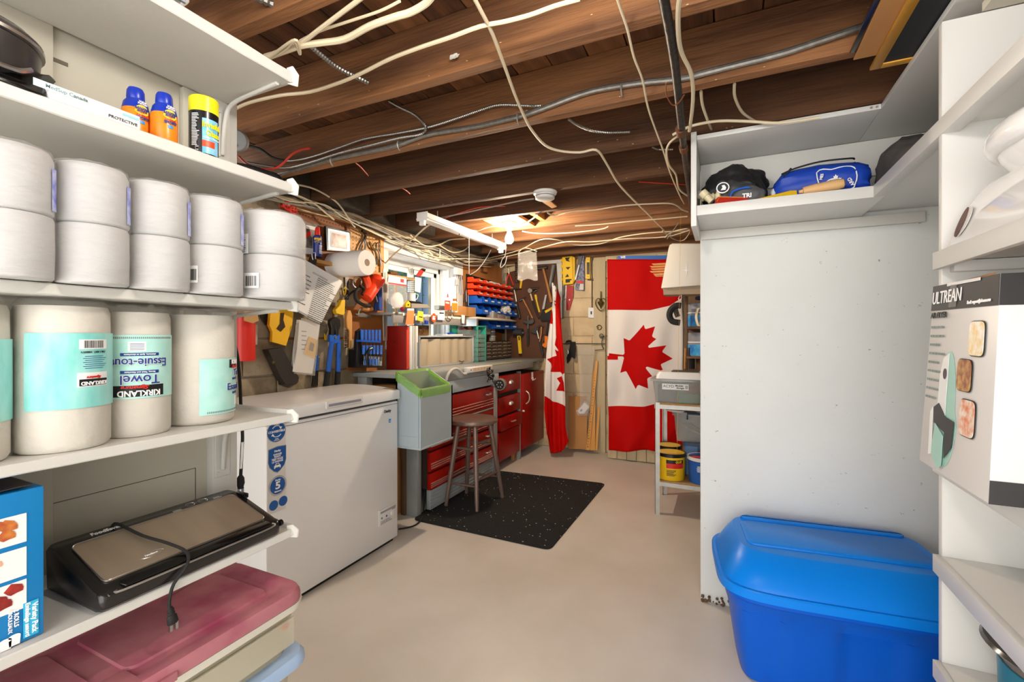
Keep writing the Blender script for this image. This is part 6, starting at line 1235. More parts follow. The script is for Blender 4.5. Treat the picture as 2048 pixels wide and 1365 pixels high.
MB().tube([pY(1107, 572, YP+.0), pY(1111, 566, YP+.0), pY(1113, 575, YP+.0), pY(1111, 583, YP)], .004).obj('cord_knot', DSTEEL, t, world=True)
# ================================================================ METAL RACK BEHIND THE PARTITION
t = thing('metal_rack', 'low galvanised angle-iron rack with two shelves behind the white partition', 'rack', (0, 3.45, 0))
for x in (-.43, .52):
    for y in (3.24, 3.68):
        sx = 1 if x < 0 else -1; sy = 1 if y < 3.5 else -1
        MB().box(min(x, x+sx*.032), max(x, x+sx*.032), min(y, y+sy*.003), max(y, y+sy*.003), 0, .765).box(min(x, x+sx*.003), max(x, x+sx*.003), min(y, y+sy*.032), max(y, y+sy*.032), 0, .765).obj('post', GALV, t, world=True)
for z in (.752, .225):
    g = MB(); g.box(-.398, .52, 3.238, 3.241, z-.028, z).box(-.43, .52, 3.679, 3.682, z-.028, z).box(-.433, -.430, 3.24, 3.68, z-.028, z); g.obj('shelf_rail', GALV, t, world=True)
    MB().box(-.425, .515, 3.244, 3.676, z-.006, z+.008).obj('shelf_board', [mat('particle_board', '#a98456', .8, var=.2, vs=40)][0], t, world=True, bevel=.001)
zt = .7605
t = thing('craft_tote', 'clear storage tote with a printed label on the rack top shelf', 'storage tote', (-.27, 3.36, zt))
MB().rbox(-.455, -.125, 3.26, 3.52, zt, zt+.165, .03, lip=[(zt, .02), (zt+.145, .003), (zt+.15, -.012), (zt+.165, -.012), (zt+.165, 0), (zt+.15, .006), (zt+.01, .026)]).obj('tote_body', CLEARG, t, world=True)
a = pY(1318, 762, 3.255); b = pY(1367, 772, 3.255)
MB().box(-.385, -.215, 3.2555, 3.2565, zt+.095, zt+.135).obj('label', WPL, t, world=True)
txt('ACYD', .026, BLACK, t, (-.343, 3.2553, zt+.117), right=RF, bold=.0); txt('Modular', .016, BLACK, t, (-.275, 3.2553, zt+.123), right=RF, bold=.03, shear=.4); txt('Storage', .016, BLACK, t, (-.270, 3.2553, zt+.108), right=RF, bold=.03, shear=.4)
g = MB()
for k in range(7): g.box(-.236+k*.0025, -.2348+k*.0025, 3.2550, 3.2554, zt+.103, zt+.127)
g.obj('barcode', BLACK, t, world=True)
MB().rbox(-.42, -.30, 3.30, 3.48, zt+.004, zt+.12, .02).obj('dark_contents', mat('dark_contents', '#2b2a2c', .6), t, world=True)
MB().blob((-.21, 3.37, zt+.095), (.07, .06, .03), .2, 2, 3).obj('red_contents', RED, t, world=True)
MB().rbox(-.285, -.15, 3.30, 3.48, zt+.004, zt+.065, .02).obj('green_contents', mat('green_contents', '#3fae3f', .5), t, world=True)
t = thing('flat_white_lid', 'flat white plastic lid lying on the craft tote', 'box', (-.25, 3.38, zt+.166))  # a loose white box lid laid on the tote
MB().rbox(-.43, -.12, 3.26, 3.50, zt+.1665, zt+.205, .025, lip=[(zt+.1665, 0), (zt+.19, .004), (zt+.212, .02)]).obj('lid_body', WPL, t, world=True)
MB().box(-.33, -.16, 3.30, 3.44, zt+.2125, zt+.218).obj('dark_folder', mat('dark_folder', '#4a423b', .6), label='dark flat folder lying on the white lid on the rack', cat='folder')
z2 = .234
def can(x, y, r, h, body, lid, lab, words):
    t = thing('paint_pail', lab, 'pail', (x, y, z2)); MB().lathe([(r*.94, 0), (r*.95, .003), (r, h-.03), (r*1.0, h)], (x, y, z2), 32).obj('pail_body', body, t, world=True)
    MB().lathe([(r*1.03, h-.02), (r*1.07, h-.018), (r*1.07, h), (r*1.0, h+.003), (r*.9, h-.002), (r*.2, h-.002)], (x, y, z2), 32).obj('lid', lid, t, world=True)
    return t
t = can(-.335, 3.345, .093, .178, mat('pail_yellow', '#e9bd16', .35), BLK, 'yellow pail with black lid and red label in front on the lower rack shelf', 0)
a = math.atan2(-1, .10)
arc(MB(), (-.335, 3.345, 0), .0925, a-.35, a+.95, z2+.118, z2+.142).obj('black_band', BLACK, t, world=True); arc(MB(), (-.335, 3.345, 0), .0925, a-.35, a+.95, z2+.085, z2+.118).obj('red_band', REDI, t, world=True)
txt('QUIK', .022, YEL, t, None, bold=.03, wrap=((-.335, 3.345, z2+.129), .0935, a+.55), shear=.2, sx=.9)
g = MB()
for k in range(6): arc(g, (-.335, 3.345, 0), .0925, a-.33, a+.1+rnd.uniform(0, .3), z2+.035+k*.007, z2+.038+k*.007, n=5)
g.obj('fine_print', INK, t, world=True)
t = can(-.372, 3.56, .085, .178, mat('pail_yellow'), BLK, 'second yellow pail mostly hidden behind the rack post', 0)
t = can(-.130, 3.335, .095, .172, mat('pail_blue', '#1d57a8', .35), mat('pail_white_lid', '#dcd8d2', .4), 'blue pail with a white lid and barcode at the partition edge', 0)
a = math.atan2(-1, -.3)
arc(MB(), (-.130, 3.335, 0), .0945, a+.20, a+.62, z2+.045, z2+.075).obj('barcode_label', PAPER, t, world=True)
g = MB()
for k in range(9): arc(g, (-.130, 3.335, 0), .0955, a+.24+k*.04, a+.255+k*.04, z2+.048, z2+.072, n=1)
g.obj('barcode', BLACK, t, world=True)
g = MB()
for k in range(9): arc(g, (-.130, 3.335, 0), .0945, a-.1+rnd.uniform(0, .1), a+.5+rnd.uniform(-.1, .12), z2+.085+k*.0045, z2+.087+k*.0045, n=5)
g.obj('fine_print', WINK, t, world=True)
MB().box(-.20, -.08, 3.27, 3.30, z2+.174, z2+.180).obj('red_lid_stripe', REDI, t, world=True)
t = thing('blue_tool_case', 'slate blue plastic case at the back of the lower rack shelf', 'tool case', (-.1, 3.57, z2))
MB().rbox(-.26, .2, 3.46, 3.66, z2, z2+.22, .02).obj('case_body', mat('slate_blue_plastic', '#5c7fae', .4), t, world=True); MB().rbox(-.27, .21, 3.45, 3.67, z2+.205, z2+.232, .02).obj('case_lid', mat('dark_slate', '#2c4260', .4), t, world=True); MB().box(-.17, -.05, 3.44, 3.452, z2+.165, z2+.215).obj('latch', mat('dark_slate'), t, world=True, bevel=.002)
t = thing('cable_tote', 'clear tote of white cables with dark latches under the rack top shelf', 'storage tote', (-.1, 3.55, z2+.233))
zc_ = z2+.2335
MB().rbox(-.33, .15, 3.44, 3.66, zc_, zc_+.20, .025, lip=[(zc_, .02), (zc_+.18, .003), (zc_+.185, -.01), (zc_+.20, -.01), (zc_+.20, .0), (zc_+.01, .026)]).obj('tote_body', CLEARG, t, world=True)
MB().rbox(-.34, .16, 3.43, 3.67, zc_+.2005, zc_+.212, .025).obj('lid', mat('grey_tote_lid', '#8f9394', .4), t, world=True)
MB().tube([(-.235, 3.425, zc_+.165), (-.235, 3.425, zc_+.205), (-.11, 3.425, zc_+.205), (-.11, 3.425, zc_+.165)], .007, sm=1).obj('latch', mat('dark_slate'), t, world=True)
g = MB()
for k in range(7): g.tube([(-.27+.03*k*.3, 3.47+k*.02, zc_+.12), (-.20, 3.46+k*.02, zc_+.08+.01*(k % 3)), (-.10, 3.47+k*.02, zc_+.05), (0, 3.47, zc_+.09-.01*k)], .006)
g.obj('cables', CABW, t, world=True)
zq = zc_+.2125
MB().box(-.18, -.02, 3.44, 3.56, zq, zq+.06).obj('printed_carton', mat('dark_carton', '#4b4844', .6, col2='#a09a92', vs=30), label='small printed carton on top of the cable tote', cat='box', bevel=.002)
MB().tube([(-.37, 3.40, zq-.005+.02), (-.33, 3.385, zq+.012), (-.27, 3.39, zq+.010), (-.26, 3.44, zq+.016), (-.30, 3.47, zq+.03), (-.36, 3.45, zq+.022)], .007, closed=True).obj('white_cable_coil', WPL, label='coiled white cable end sticking out under the rack top', cat='cable')
# white hood and things above the rack
YH = 3.40
t = thing('white_hood', 'large white rounded metal cover hanging high beside the partition', 'cover', (-.2, YH+.1, 1.55))
pts = [(1322, 577), (1337, 497), (1339, 490), (1345, 487), (1420, 487), (1420, 570)]
MB().prism([pY(x, y, YH) for x, y in pts], (0, .22, 0)).obj('hood_shell', mat('hood_enamel', '#dcd6ca', .4), t, world=True, bevel=.006)
MB().prism([pY(x, y, YH-.001) for x, y in ((1372, 540), (1373, 528), (1374, 540), (1378, 541), (1374, 542), (1373, 553), (1372, 542), (1365, 541))], (0, -.001, 0)).obj('scratch_mark', WINK, t, world=True)
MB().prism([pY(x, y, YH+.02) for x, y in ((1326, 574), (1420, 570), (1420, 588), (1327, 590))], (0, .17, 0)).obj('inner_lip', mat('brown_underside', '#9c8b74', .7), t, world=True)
MB().tube([(-.38, YH+.1, 1.93), (-.30, YH+.1, 2.04)], .003).tube([(-.05, YH+.1, 1.93), (-.05, YH+.1, 2.04)], .003).obj('hanger_wire', GALV, t, world=True)
for i, (y, x0) in enumerate(((529, 1303), (534, 1299), (539, 1301), (544, 1299), (549, 1306), (552, 1308))):
    g = MB(); a = pY(x0, y+.8, YH+.15+.012*(i % 3)); b = pY(1335, y-.5, YH+.15+.012*(i % 3)); g.prism([a+Vector((0, 0, .008)), b+Vector((0, 0, .010)), b-Vector((0, 0, .004)), a+Vector((.015, 0, -.004))], (0, .012, 0)).obj('wood_shim', PINE, label=('topmost', 'second from the top', 'third from the top', 'fourth from the top', 'second lowest', 'lowest')[i]+' pale cedar shim of the bundle beside the white cover', cat='shim', group='bundle of cedar shims beside the white cover')
t = thing('tool_stand', 'dark wooden stand behind the partition carrying blue cans', 'stand', (-.05, 3.8, 0))
MB().box(-.27, -.25, 3.66, 3.70, .77, 1.56).box(-.25, .30, 3.78, 3.80, .77, 1.56).obj('stand_board', mat('stand_wood', '#6d5138', .7, var=.3, vs=6), t, world=True, bevel=.002)
MB().box(-.25, .30, 3.55, 3.78, 1.27, 1.285).box(-.25, .30, 3.55, 3.78, 1.055, 1.07).obj('stand_shelf', mat('stand_wood'), t, world=True, bevel=.002)
for k, (z, lab) in enumerate(((1.2855, 'upper clear jar with blue label behind the partition edge'), (1.0705, 'lower clear jar with blue label behind the partition edge'))):
    t = thing('blue_label_jar', lab, 'jar', (-.15, 3.64, z)); MB().lathe([(.09, 0), (.095, .004), (.095, .17), (.09, .175)], (-.15, 3.64, z), 28).obj('jar_body', mat('smoky_jar', '#7d7f86', .25), t, world=True)
    MB().lathe([(.0955, .008), (.0965, .009), (.0965, .085), (.0955, .086)], (-.15, 3.64, z), 28, caps=False).obj('blue_label', mat('jar_label_blue', '#1b5fae', .4, col2='#3aa0cf', vs=25), t, world=True)
    MB().lathe([(.0955, .10), (.0975, .101), (.0975, .107), (.0955, .108)], (-.15, 3.64, z), 28, caps=False).obj('white_band', WPL, t, world=True)
t = thing('navy_knob_jar', 'navy round lid on top of the upper blue label jar', 'lid', (-.13, 3.64, 1.461)); MB().lathe([(.03, 0), (.03, .02), (.065, .028), (.068, .045), (.05, .055)], (-.13, 3.64, 1.462), 24).obj('lid_body', mat('navy_plastic', '#141d4a', .3), t, world=True)
item('rubber_belt_coil', 'thick black hose loop hanging beside the blue label jars', 'hose', ('Y', 3.5), [('t', 'hose', BLKR, [(1362, 612), (1352, 612), (1342, 620), (1339, 632), (1345, 643), (1360, 646)], 0, .022), ('t', 'hose_clip', DSTEEL, [(1352, 606), (1351, 620), (1356, 634)], -.01, .018)])
item('white_cord_coil', 'coiled pale cord hanging in front of the blue label jars', 'cord', ('Y', 3.535), [('t', 'cord_loop', CABW, [(1395+k, 618), (1391+k, 634), (1396+k, 652), (1402+k, 640), (1402+k, 622)], .004*k, .004, dict(closed=True)) for k in range(4)])
item('white_s_hook', 'small white hook under the white cover', 'hook', ('Y', 3.45), [('t', 'hook', WPL, [(1360, 592), (1357, 598), (1360, 602), (1363, 597), (1362, 589)], 0, .003)])
item('upright_dark_tubes', 'dark tubes and sticks standing behind the partition edge', 'tube', ('Y', 3.60), [('t', 'tube', BLK, [(1383, 738), (1383, 696)], 0, .022, dict(sm=1)), ('t', 'stick', WOODH, [(1370, 738), (1371, 697)], 0, .008, dict(sm=1)), ('t', 'white_stick', STEEL, [(1390, 738), (1390, 697)], -.03, .008, dict(sm=1))])
# ================================================================ CUBBY SHELF ON THE PARTITION + RIGHT UNIT
t = thing('white_shelf_unit', 'white built-in shelving wrapping the partition and right side', 'shelving', (.6, 1.6, 0))
MB().box(-.121, -.100, 1.957, 2.268, 1.66, 2.037).obj('end_panel', WMEL, t, world=True, bevel=.001)
MB().box(-.099, .50, 1.957, 2.268, 1.701, 1.741).obj('shelf', WMEL, t, world=True, bevel=.001)
MB().box(-.099, .49, 1.957, 2.268, 2.003, 2.021).obj('top_board', WMEL, t, world=True, bevel=.001)
MB().box(.5008, .99, -.1, 2.268, 1.718, 1.741).box(.468, .5005, -.1, 1.953, 1.701, 1.741).obj('shelf', WMEL, t, world=True, bevel=.001)
MB().box(.4905, .99, -.1, 2.268, 2.003, 2.021).obj('top_board', WMEL, t, world=True, bevel=.001)
MB().box(-.098, .70, 2.250, 2.268, 1.660, 1.7005).obj('cleat', W, t, world=True, bevel=.001)
MB().box(-.098, .99, 2.252, 2.268, 1.86, 2.002).obj('back_cleat', W, t, world=True, bevel=.001)
MB().box(.470, .99, 1.414, 1.434, 0, 1.969).obj('side_panel', WMEL, t, world=True, bevel=.001)
MB().box(.54, .99, -.1, 1.412, 1.970, 1.990).obj('upper_board', PANEL, t, world=True)
MB().box(.985, .999, -.2, 2.268, 0, 2.0).obj('back_panel', PANEL, t, world=True)
for z in (1.4175, .935, .696, .443):
    MB().box(.468, .984, -.1, 1.413, z-.021, z).obj('shelf', WMEL, t, world=True, bevel=.001)
    MB().box(.453, .467, -.1, 1.416, z-.039, z+.002).obj('front_lip', WMEL, t, world=True, bevel=.001)
    MB().box(.484, .97, 1.392, 1.4135, z-.047, z-.022).obj('cleat', WMEL, t, world=True, bevel=.001)
for x in (.462, .478): MB().cyl((x, 1.956, 2.012), (x, 1.9545, 2.012), .004, n=10).obj('screw', GALV, t, world=True)
# frames lying on the top board
def frame(x0, x1, y0, y1, z0, z1, w_, m1, m2, lab):
    t = thing('picture_frame', lab, 'picture frame', ((x0+x1)/2, (y0+y1)/2, z0), 0)
    for a in ((x0, x0+w_, y0, y1), (x1-w_, x1, y0, y1), (x0+w_, x1-w_, y0, y0+w_), (x0+w_, x1-w_, y1-w_, y1)): MB().box(*a, z0, z1).obj('frame_rail', m1, t, world=True, bevel=.002)
    MB().box(x0+w_, x1-w_, y0+w_, y1-w_, z0+.004, z1-.002).obj('backing', m2, t, world=True); return t
frame(.398, .90, .75, 1.705, 2.0225, 2.033, .026, mat('gold_frame', '#c9902c', .35, .3), mat('dark_backing', '#26292b', .6), 'gold-edged frame with dark backing lying on the top shelf')
MB().box(.345, .80, .78, 1.640, 2.0335, 2.0375).obj('brown_board', CARD, label='brown board lying above the gold-edged frame', cat='board')
frame(.330, .78, .70, 1.610, 2.038, 2.048, .03, BLKG, BLK, 'glossy black frame lying under the joists above the gold-edged one')
# things in the cubby
zc = 1.7415
t = thing('black_backpack', 'slumped black and grey drawstring backpack at the left of the cubby shelf', 'bag', (.04, 2.12, zc))
MB().blob((.035, 2.13, zc+.085), (.125, .085, .105), .22, 1.8, 4, 5, flatb=.083).obj('bag_body', mat('black_nylon', '#161616', .45, bump=.3, bs=12), t, world=True, smooth=60)
MB().blob((.03, 2.085, zc+.055), (.095, .062, .07), .2, 2.2, 9, 4, flatb=.054).obj('front_pocket', mat('grey_nylon', '#3b3b3d', .55, bump=.3), t, world=True, smooth=60)
lg = Vector((-.005, 2.005, zc+.072)); n_ = 22
MB().prism([lg+Vector((.024*math.cos(2*PI*k/n_), 0, .022*math.sin(2*PI*k/n_))) for k in range(n_)], (0, .008, 0)).obj('round_badge', WINK, t, world=True); MB().prism([lg+Vector((.020*math.cos(2*PI*k/n_), -.001, .018*math.sin(2*PI*k/n_))) for k in range(n_)], (0, .002, 0)).obj('badge_centre', BLACK, t, world=True)
MB().prism([lg+Vector((x, -.002, z)) for x, z in ((-.008, -.01), (.01, -.01), (.012, 0), (.006, .01), (-.004, .009), (-.001, 0))], (0, .001, 0)).obj('badge_bird', WINK, t, world=True)
t = thing('baseball_hat', 'grey hat with a blue trim and white lettering in front of the backpack', 'hat', (.085, 2.0, zc))
MB().blob((.082, 2.03, zc+.026), (.065, .045, .045), .12, 2, 5, 4, flatb=.025).obj('cap_crown', mat('cap_grey', '#5a5a5c', .7), t, world=True, smooth=60); MB().tube([(.02, 1.99, zc+.012), (.03, 1.985, zc+.045), (.07, 1.983, zc+.055), (.09, 1.984, zc+.052)], .004).obj('blue_trim', BLU, t, world=True)
txt('TRI', .022, WINK, t, (.080, 1.979, zc+.022), right=RF, bold=.04)
t = thing('pvc_fittings', 'cluster of cream plastic pipe fittings at the left end of the cubby', 'pipe fittings', (-.06, 2.0, zc))
CP = mat('cream_pipe', '#d2c6a2', .35); g = MB(); g.tube([(-.085, 2.03, zc+.05), (-.06, 2.02, zc+.045), (-.03, 2.03, zc+.045)], .017, n=14, rib=.006).obj('ribbed_pipe', CP, t, world=True)
MB().lathe([(.013, 0), (.013, .03), (.017, .031), (.017, .055), (.014, .056)], (-.045, 1.985, zc+.016), 14, (-.5, 0, .6)).obj('elbow_pipe', CP, t, world=True); MB().lathe([(.02, 0), (.02, .012), (.012, .014)], (-.025, 2.03, zc+.048), 16, (1, -.2, .1)).obj('flange', CP, t, world=True)
MB().lathe([(.0165, 0), (.0165, .012)], (-.088, 2.0, zc+.05), 14, (-.3, -.6, .3)).obj('grey_cap_ring', mat('grey_ring', '#8a8680', .5), t, world=True)
t = thing('red_pouch', 'flat red stitched leather pouch on the front of the cubby shelf', 'pouch', (.0, 1.99, zc))
MB().prism([(-.035, 1.965, zc+.001), (.085, 1.965, zc+.001), (.085, 1.985, zc+.018), (-.020, 1.985, zc+.034), (-.032, 1.975, zc+.020)], (0, .02, 0)).obj('pouch_body', mat('red_leather', '#c02a1e', .4, bump=.2), t, world=True, bevel=.004)
MB().tube([(-.026, 1.9625, zc+.008), (-.016, 1.980, zc+.030), (.08, 1.983, zc+.016)], .0012, sm=1).obj('stitching', mat('orange_thread', '#e8a33a', .6), t, world=True)
t = thing('blue_drawstring_bag', 'bright blue drawstring bag printed with a white shield crest', 'bag', (.31, 2.1, zc))
g = MB(); rg = []
prof = [(.165, .018, .02), (.185, .045, .045), (.21, .062, .060), (.26, .070, .066), (.33, .078, .068), (.40, .084, .066), (.45, .084, .062), (.475, .078, .058), (.484, .05, .045)]
for k, (x, ry, rz_) in enumerate(prof):
    n = 36; r_ = []
    for j in range(n):
        a = 2*PI*j/n; wv = 1+(.10 if k < 3 else .03)*math.sin(j*2.3+k)+.05*noise.noise(Vector((j*.5, k*.9, 2))); cz = math.sin(a); cy = math.cos(a); e = .75
        r_.append(Vector((x+.010*noise.noise(Vector((j*.4, k, 7))), 2.11+ry*abs(cy)**e*(1 if cy > 0 else -1)*wv, max(zc+.001, zc+rz_+.0+rz_*abs(cz)**e*(1 if cz > 0 else -1)*wv))))
    rg.append(r_)
BB_ = mat('royal_blue_fabric', '#0f3fae', .5, bump=.3, bs=10); g.rings(rg).obj('bag_body', BB_, t, world=True, smooth=70)
MB().blob((.445, 2.13, zc+.115), (.025, .03, .025), .3, 3, 2, 3).obj('bag_corner', BB_, t, world=True)
MB().tube([(.205, 2.07, zc+.115), (.25, 2.05, zc+.125), (.33, 2.045, zc+.136), (.42, 2.05, zc+.135), (.44, 2.08, zc+.140)], .0035).tube([(.21, 2.06, zc+.100), (.235, 2.05, zc+.128)], .0035).obj('drawstring', BLKR, t, world=True)
MB().blob((.178, 2.085, zc+.045), (.010, .02, .022), .2, 3, 1, 2).obj('bag_mouth_contents', PAPER, t, world=True)
yq = 2.022
def crest(pts, m, nm, d=0): return MB().prism([Vector((x, yq-d-.02*max(0, (z-.06)/.06)*-1+abs(x-.37)*.03, zc+z)) for x, z in pts], (0, -.0008, 0)).obj(nm, m, t, world=True, smooth=0)
out = [(.315, .092), (.335, .103), (.36, .097), (.385, .102), (.41, .102), (.43, .094), (.436, .06), (.43, .03), (.415, .012), (.335, .012), (.320, .045)]
MB().tube([(x, yq-.004+abs(x-.37)*.03+max(0, z-.06)*.35, zc+z) for x, z in out], .0022, n=6, closed=True, sm=2).obj('shield_outline', WINK, t, world=True)
lf = [(.372-x*.0000095, .050-y*.0000125) for x, y in LEAFP]
crest(lf, WINK, 'leaf_crest', .004)
MB().tube([(.365+.028*math.cos(a_), yq-.004, zc+.032+.026*math.sin(a_)) for a_ in [R(10+k*16) for k in range(11)]], .0025, n=5, sm=1).obj('crest_ring', WINK, t, world=True)
txt('MES', .013, WINK, t, (.328, yq-.004, zc+.070), right=Vector((.2, 0, 1)), up=Vector((-1, 0, .2)), bold=.03); txt('ARD', .016, WINK, t, (.418, yq-.003, zc+.040), right=Vector((-.5, 0, 1)), up=Vector((-1, 0, -.5)), bold=.03)
MB().prism([(.105, 1.975, zc+.001), (.245, 1.975, zc+.001), (.245, 1.985, zc+.022), (.225, 1.985, zc+.024), (.11, 1.985, zc+.006)], (0, .025, 0)).obj('yellow_ruler_case', YEL, label='yellow and red strip lying in front of the blue bag', cat='strip', bevel=.001)
t = thing('rolling_pin', 'wooden rolling pin end lying in front of the blue bag', 'rolling pin', (.32, 1.99, zc))
MB().lathe([(.006, 0), (.007, .012), (.014, .014), (.017, .04), (.018, .09), (.020, .12), (.016, .138), (.006, .144)], (.252, 1.990, zc+.016), 20, (1, .02, .10)).obj('pin_handle', mat('pale_turned_wood', '#dcb07a', .45), t, world=True)
t = thing('grey_felt_bag', 'dark grey cloth bag at the back corner of the cubby shelf', 'bag', (.58, 2.1, zc)); MB().blob((.60, 2.08, zc+.085), (.085, .12, .105), .2, 2, 6, 4, flatb=.083).obj('bag_body', mat('grey_felt', '#4f4a48', .8, bump=.4), t, world=True, smooth=60)
MB().blob((.66, 2.05, zc+.15), (.04, .03, .03), .2, 2, 6, 3).obj('tan_patch', mat('tan_leather', '#8d6a50', .6), t, world=True)
MB().box(.66, .86, .6, 1.02, 1.7415, 1.86).obj('grey_box', mat('taupe_box', '#857b70', .6), label='taupe box at the right frame edge on the high shelf', cat='box', bevel=.003)
# white countertop appliance
t = thing('white_appliance', 'glossy white kitchen appliance with a wide rim on the right shelf', 'appliance', (.6, 1.08, 1.404))
GW = mat('gloss_white_ceramic', '#e3e3e2', .08, coat=.6)
MB().rbox(.437, .76, .90, 1.300, 1.404, 1.55, .03, n=8, lip=[(1.404, .010), (1.410, 0), (1.43, .001), (1.48, .018), (1.510, .034), (1.525, .045)]).obj('base_body', GW, t, world=True, smooth=50)
MB().rbox(.440, .82, .91, 1.290, 1.51, 1.60, .18, n=14, lip=[(1.515, .045), (1.525, .036), (1.545, .022), (1.56, .016)]).obj('bowl', GW, t, world=True, smooth=50)
MB().rbox(.437, .823, .907, 1.293, 1.56, 1.60, .19, n=14, lip=[(1.556, .018), (1.560, .006), (1.570, .001), (1.582, 0), (1.594, .003), (1.606, .014), (1.614, .035), (1.618, .06)]).obj('rim', GW, t, world=True, smooth=60)
ov = [Vector((.4555+.0004, 1.235+.028*math.cos(2*PI*k/24), 1.455+.030*math.sin(2*PI*k/24))) for k in range(24)]
for v in ov: v.x = .4365+(v.z-1.43)*.34*(v.z > 1.43)-.0008
MB().prism(ov, (-.0008, 0, 0)).obj('oval_badge', mat('badge_pale', '#dcdad6', .3), t, world=True)
MB().prism([Vector((v.x-.0012, 1.240+(v.y-1.235)*.5, v.z)) for v in ov], (-.0008, 0, 0)).obj('badge_mark', mat('badge_brown', '#5e4038', .5), t, world=True)
resize(t, 1.079, (.647, 1.165, 1.418))
# printed carton of an air fryer
BL, BR, TL, TR = Vector((.372, 1.232, .957)), Vector((.372, .955, .957)), Vector((.398, 1.238, 1.322)), Vector((.398, .984, 1.318))
back = Vector((.27, .0, 0))
t = thing('air_fryer_carton', 'large white and black printed appliance carton overhanging the right shelf', 'box', (.5, 1.1, .957))
g = MB(); g._add([BL, BR, TR, TL, BL+back, BR+back, TR+back, TL+back], [(0, 1, 2, 3), (4, 7, 6, 5), (0, 3, 7, 4), (1, 5, 6, 2), (3, 2, 6, 7), (0, 4, 5, 1)]); g.obj('carton', mat('carton_white', '#cfcdcb', .4), t, world=True, bevel=.0015)
def uvp(u, v, d=0):
    p = BL.lerp(BR, u).lerp(TL.lerp(TR, u), v); return p+nf*d
nf = (BR-BL).cross(TL-BL).normalized(); 
if nf.x > 0: nf = -nf
fr = (BR-BL).normalized(); fu = (TL-BL).normalized()
def patch(pts, m, nm, d=.0012): return MB().prism([uvp(u, v, d) for u, v in pts], -nf*.0006).obj(nm, m, t, world=True, smooth=0)
def ftt(s, size, u, v, m, bold=.02, sx=1, al='LEFT'): return txt(s, size, m, t, uvp(u, v, .0022), right=fr, up=(fu-fr*fr.dot(fu)).normalized(), bold=bold, sx=sx, align=al)
CBK = mat('carton_black', '#262424', .4)
patch([(0, .86), (1, .86), (1, 1), (0, 1)], CBK, 'black_band')
ftt('ULTREAN', .036, .03, .925, WINK, bold=.0, sx=.82); ftt('Email: support@ultrean.com', .0085, .62, .885, WINK, sx=.8)
patch([(.33, .87), (.45, .87), (.44, .995), (.34, .995)], mat('glossy_tape', '#8f8882', .1, alpha=.4), 'tape_strip', .003)
patch([(.28, .985), (.78, .985), (.78, 1.0), (.28, 1.0)], WPL, 'white_tape', .003)
ftt('AIR FRYER', .016, .03, .83, INK)
lines(t, mat('grey_ink'), uvp(.04, .79, .001), fr, fu, .075, .16, 9, seed=12, th=.25)
MINT = mat('mint_print', '#9fcabf', .4)
patch([(.40+.17*math.cos(a_)*(1 if math.sin(a_) < 0 else .72), .34+ (.30*math.sin(a_) if math.sin(a_) > 0 else .30*math.sin(a_))) for a_ in [2*PI*k/28 for k in range(28)]], MINT, 'fryer_print')
patch([(.27, .33), (.27, .5), (.31, .6), (.40, .63), (.40, .30), (.34, .31)], mat('white_grey_print', '#e2e5e4', .4), 'fryer_front_print', .0024)
patch([(.36+.026*math.cos(2*PI*k/16), .52+.028*math.sin(2*PI*k/16)) for k in range(16)], mat('plum_print', '#4a3340', .4), 'dial_print', .0036)
patch([(.22, .33), (.30, .36), (.42, .30), (.55, .29), (.54, .16), (.44, .09), (.42, .22), (.24, .25)], CBK, 'basket_print', .0036)
patch([(.24, .09), (.28, .25), (.42, .20), (.42, .05), (.36, .02)], MINT, 'drawer_print', .0048)
patch([(.18, .30), (.22, .33), (.25, .08), (.20, .07)], mat('white_grey_print'), 'handle_print', .0048)
for u, v, m_, c1 in ((.78, .71, ('fries_photo', '#e9c46a', '#f4efe4'), .085), (.645, .53, ('salad_photo', '#c9a05c', '#8a4a38'), .08), (.72, .33, ('shrimp_pasta_photo', '#d9794a', '#e9e0d0'), .09)):
    pts = [(u+.105*math.copysign(abs(math.cos(a_))**.35, math.cos(a_)), v+c1*math.copysign(abs(math.sin(a_))**.35, math.sin(a_))) for a_ in [2*PI*(k+.5)/24 for k in range(24)]]
    patch(pts, CBK, 'photo_frame', .0024); patch([(u+(a-u)*.93, v+(b-v)*.95) for a, b in pts], mat(m_[0], m_[1], .4, col2=m_[2], vs=70, stretch=(1, 1, 1)), 'food_photo', .0036)
# end face towards the lens
e0 = BR; er = back.normalized(); eu = (TR-BR).normalized(); ne = er.cross(eu).normalized()
if ne.y > 0: ne = -ne
def epatch(u0, u1, v0, v1, m, nm): return MB().prism([BR+back*u+(TR-BR)*v+ne*.0012 for u, v in ((u0, v0), (u1, v0), (u1, v1), (u0, v1))], -ne*.0006).obj(nm, m, t, world=True, smooth=0)
epatch(0, 1, .86, 1, CBK, 'black_band'); epatch(0, 1, 0, .10, CBK, 'black_band')
txt('ULTREAN', .036, WINK, t, BR+back*.5+(TR-BR)*.93+ne*.002, right=er, up=eu, bold=.02)
MB().prism([TL+Vector((.06, -.01, .001)), TL+Vector((.10, -.26, .004)), TL+Vector((.20, -.25, .022)), TL+Vector((.16, -.01, .02))], (0, 0, .003)).obj('carton_flap', CARD, t, world=True)
MB().prism([TL+Vector((.03, .0, .001)), TL+Vector((.03, -.09, .001)), TL+Vector((.06, -.09, .012)), TL+Vector((.06, .0, .012))], (0, 0, .003)).obj('carton_flap', CARD, t, world=True)
resize(t, 1.079, (.540, 1.187, .9378))
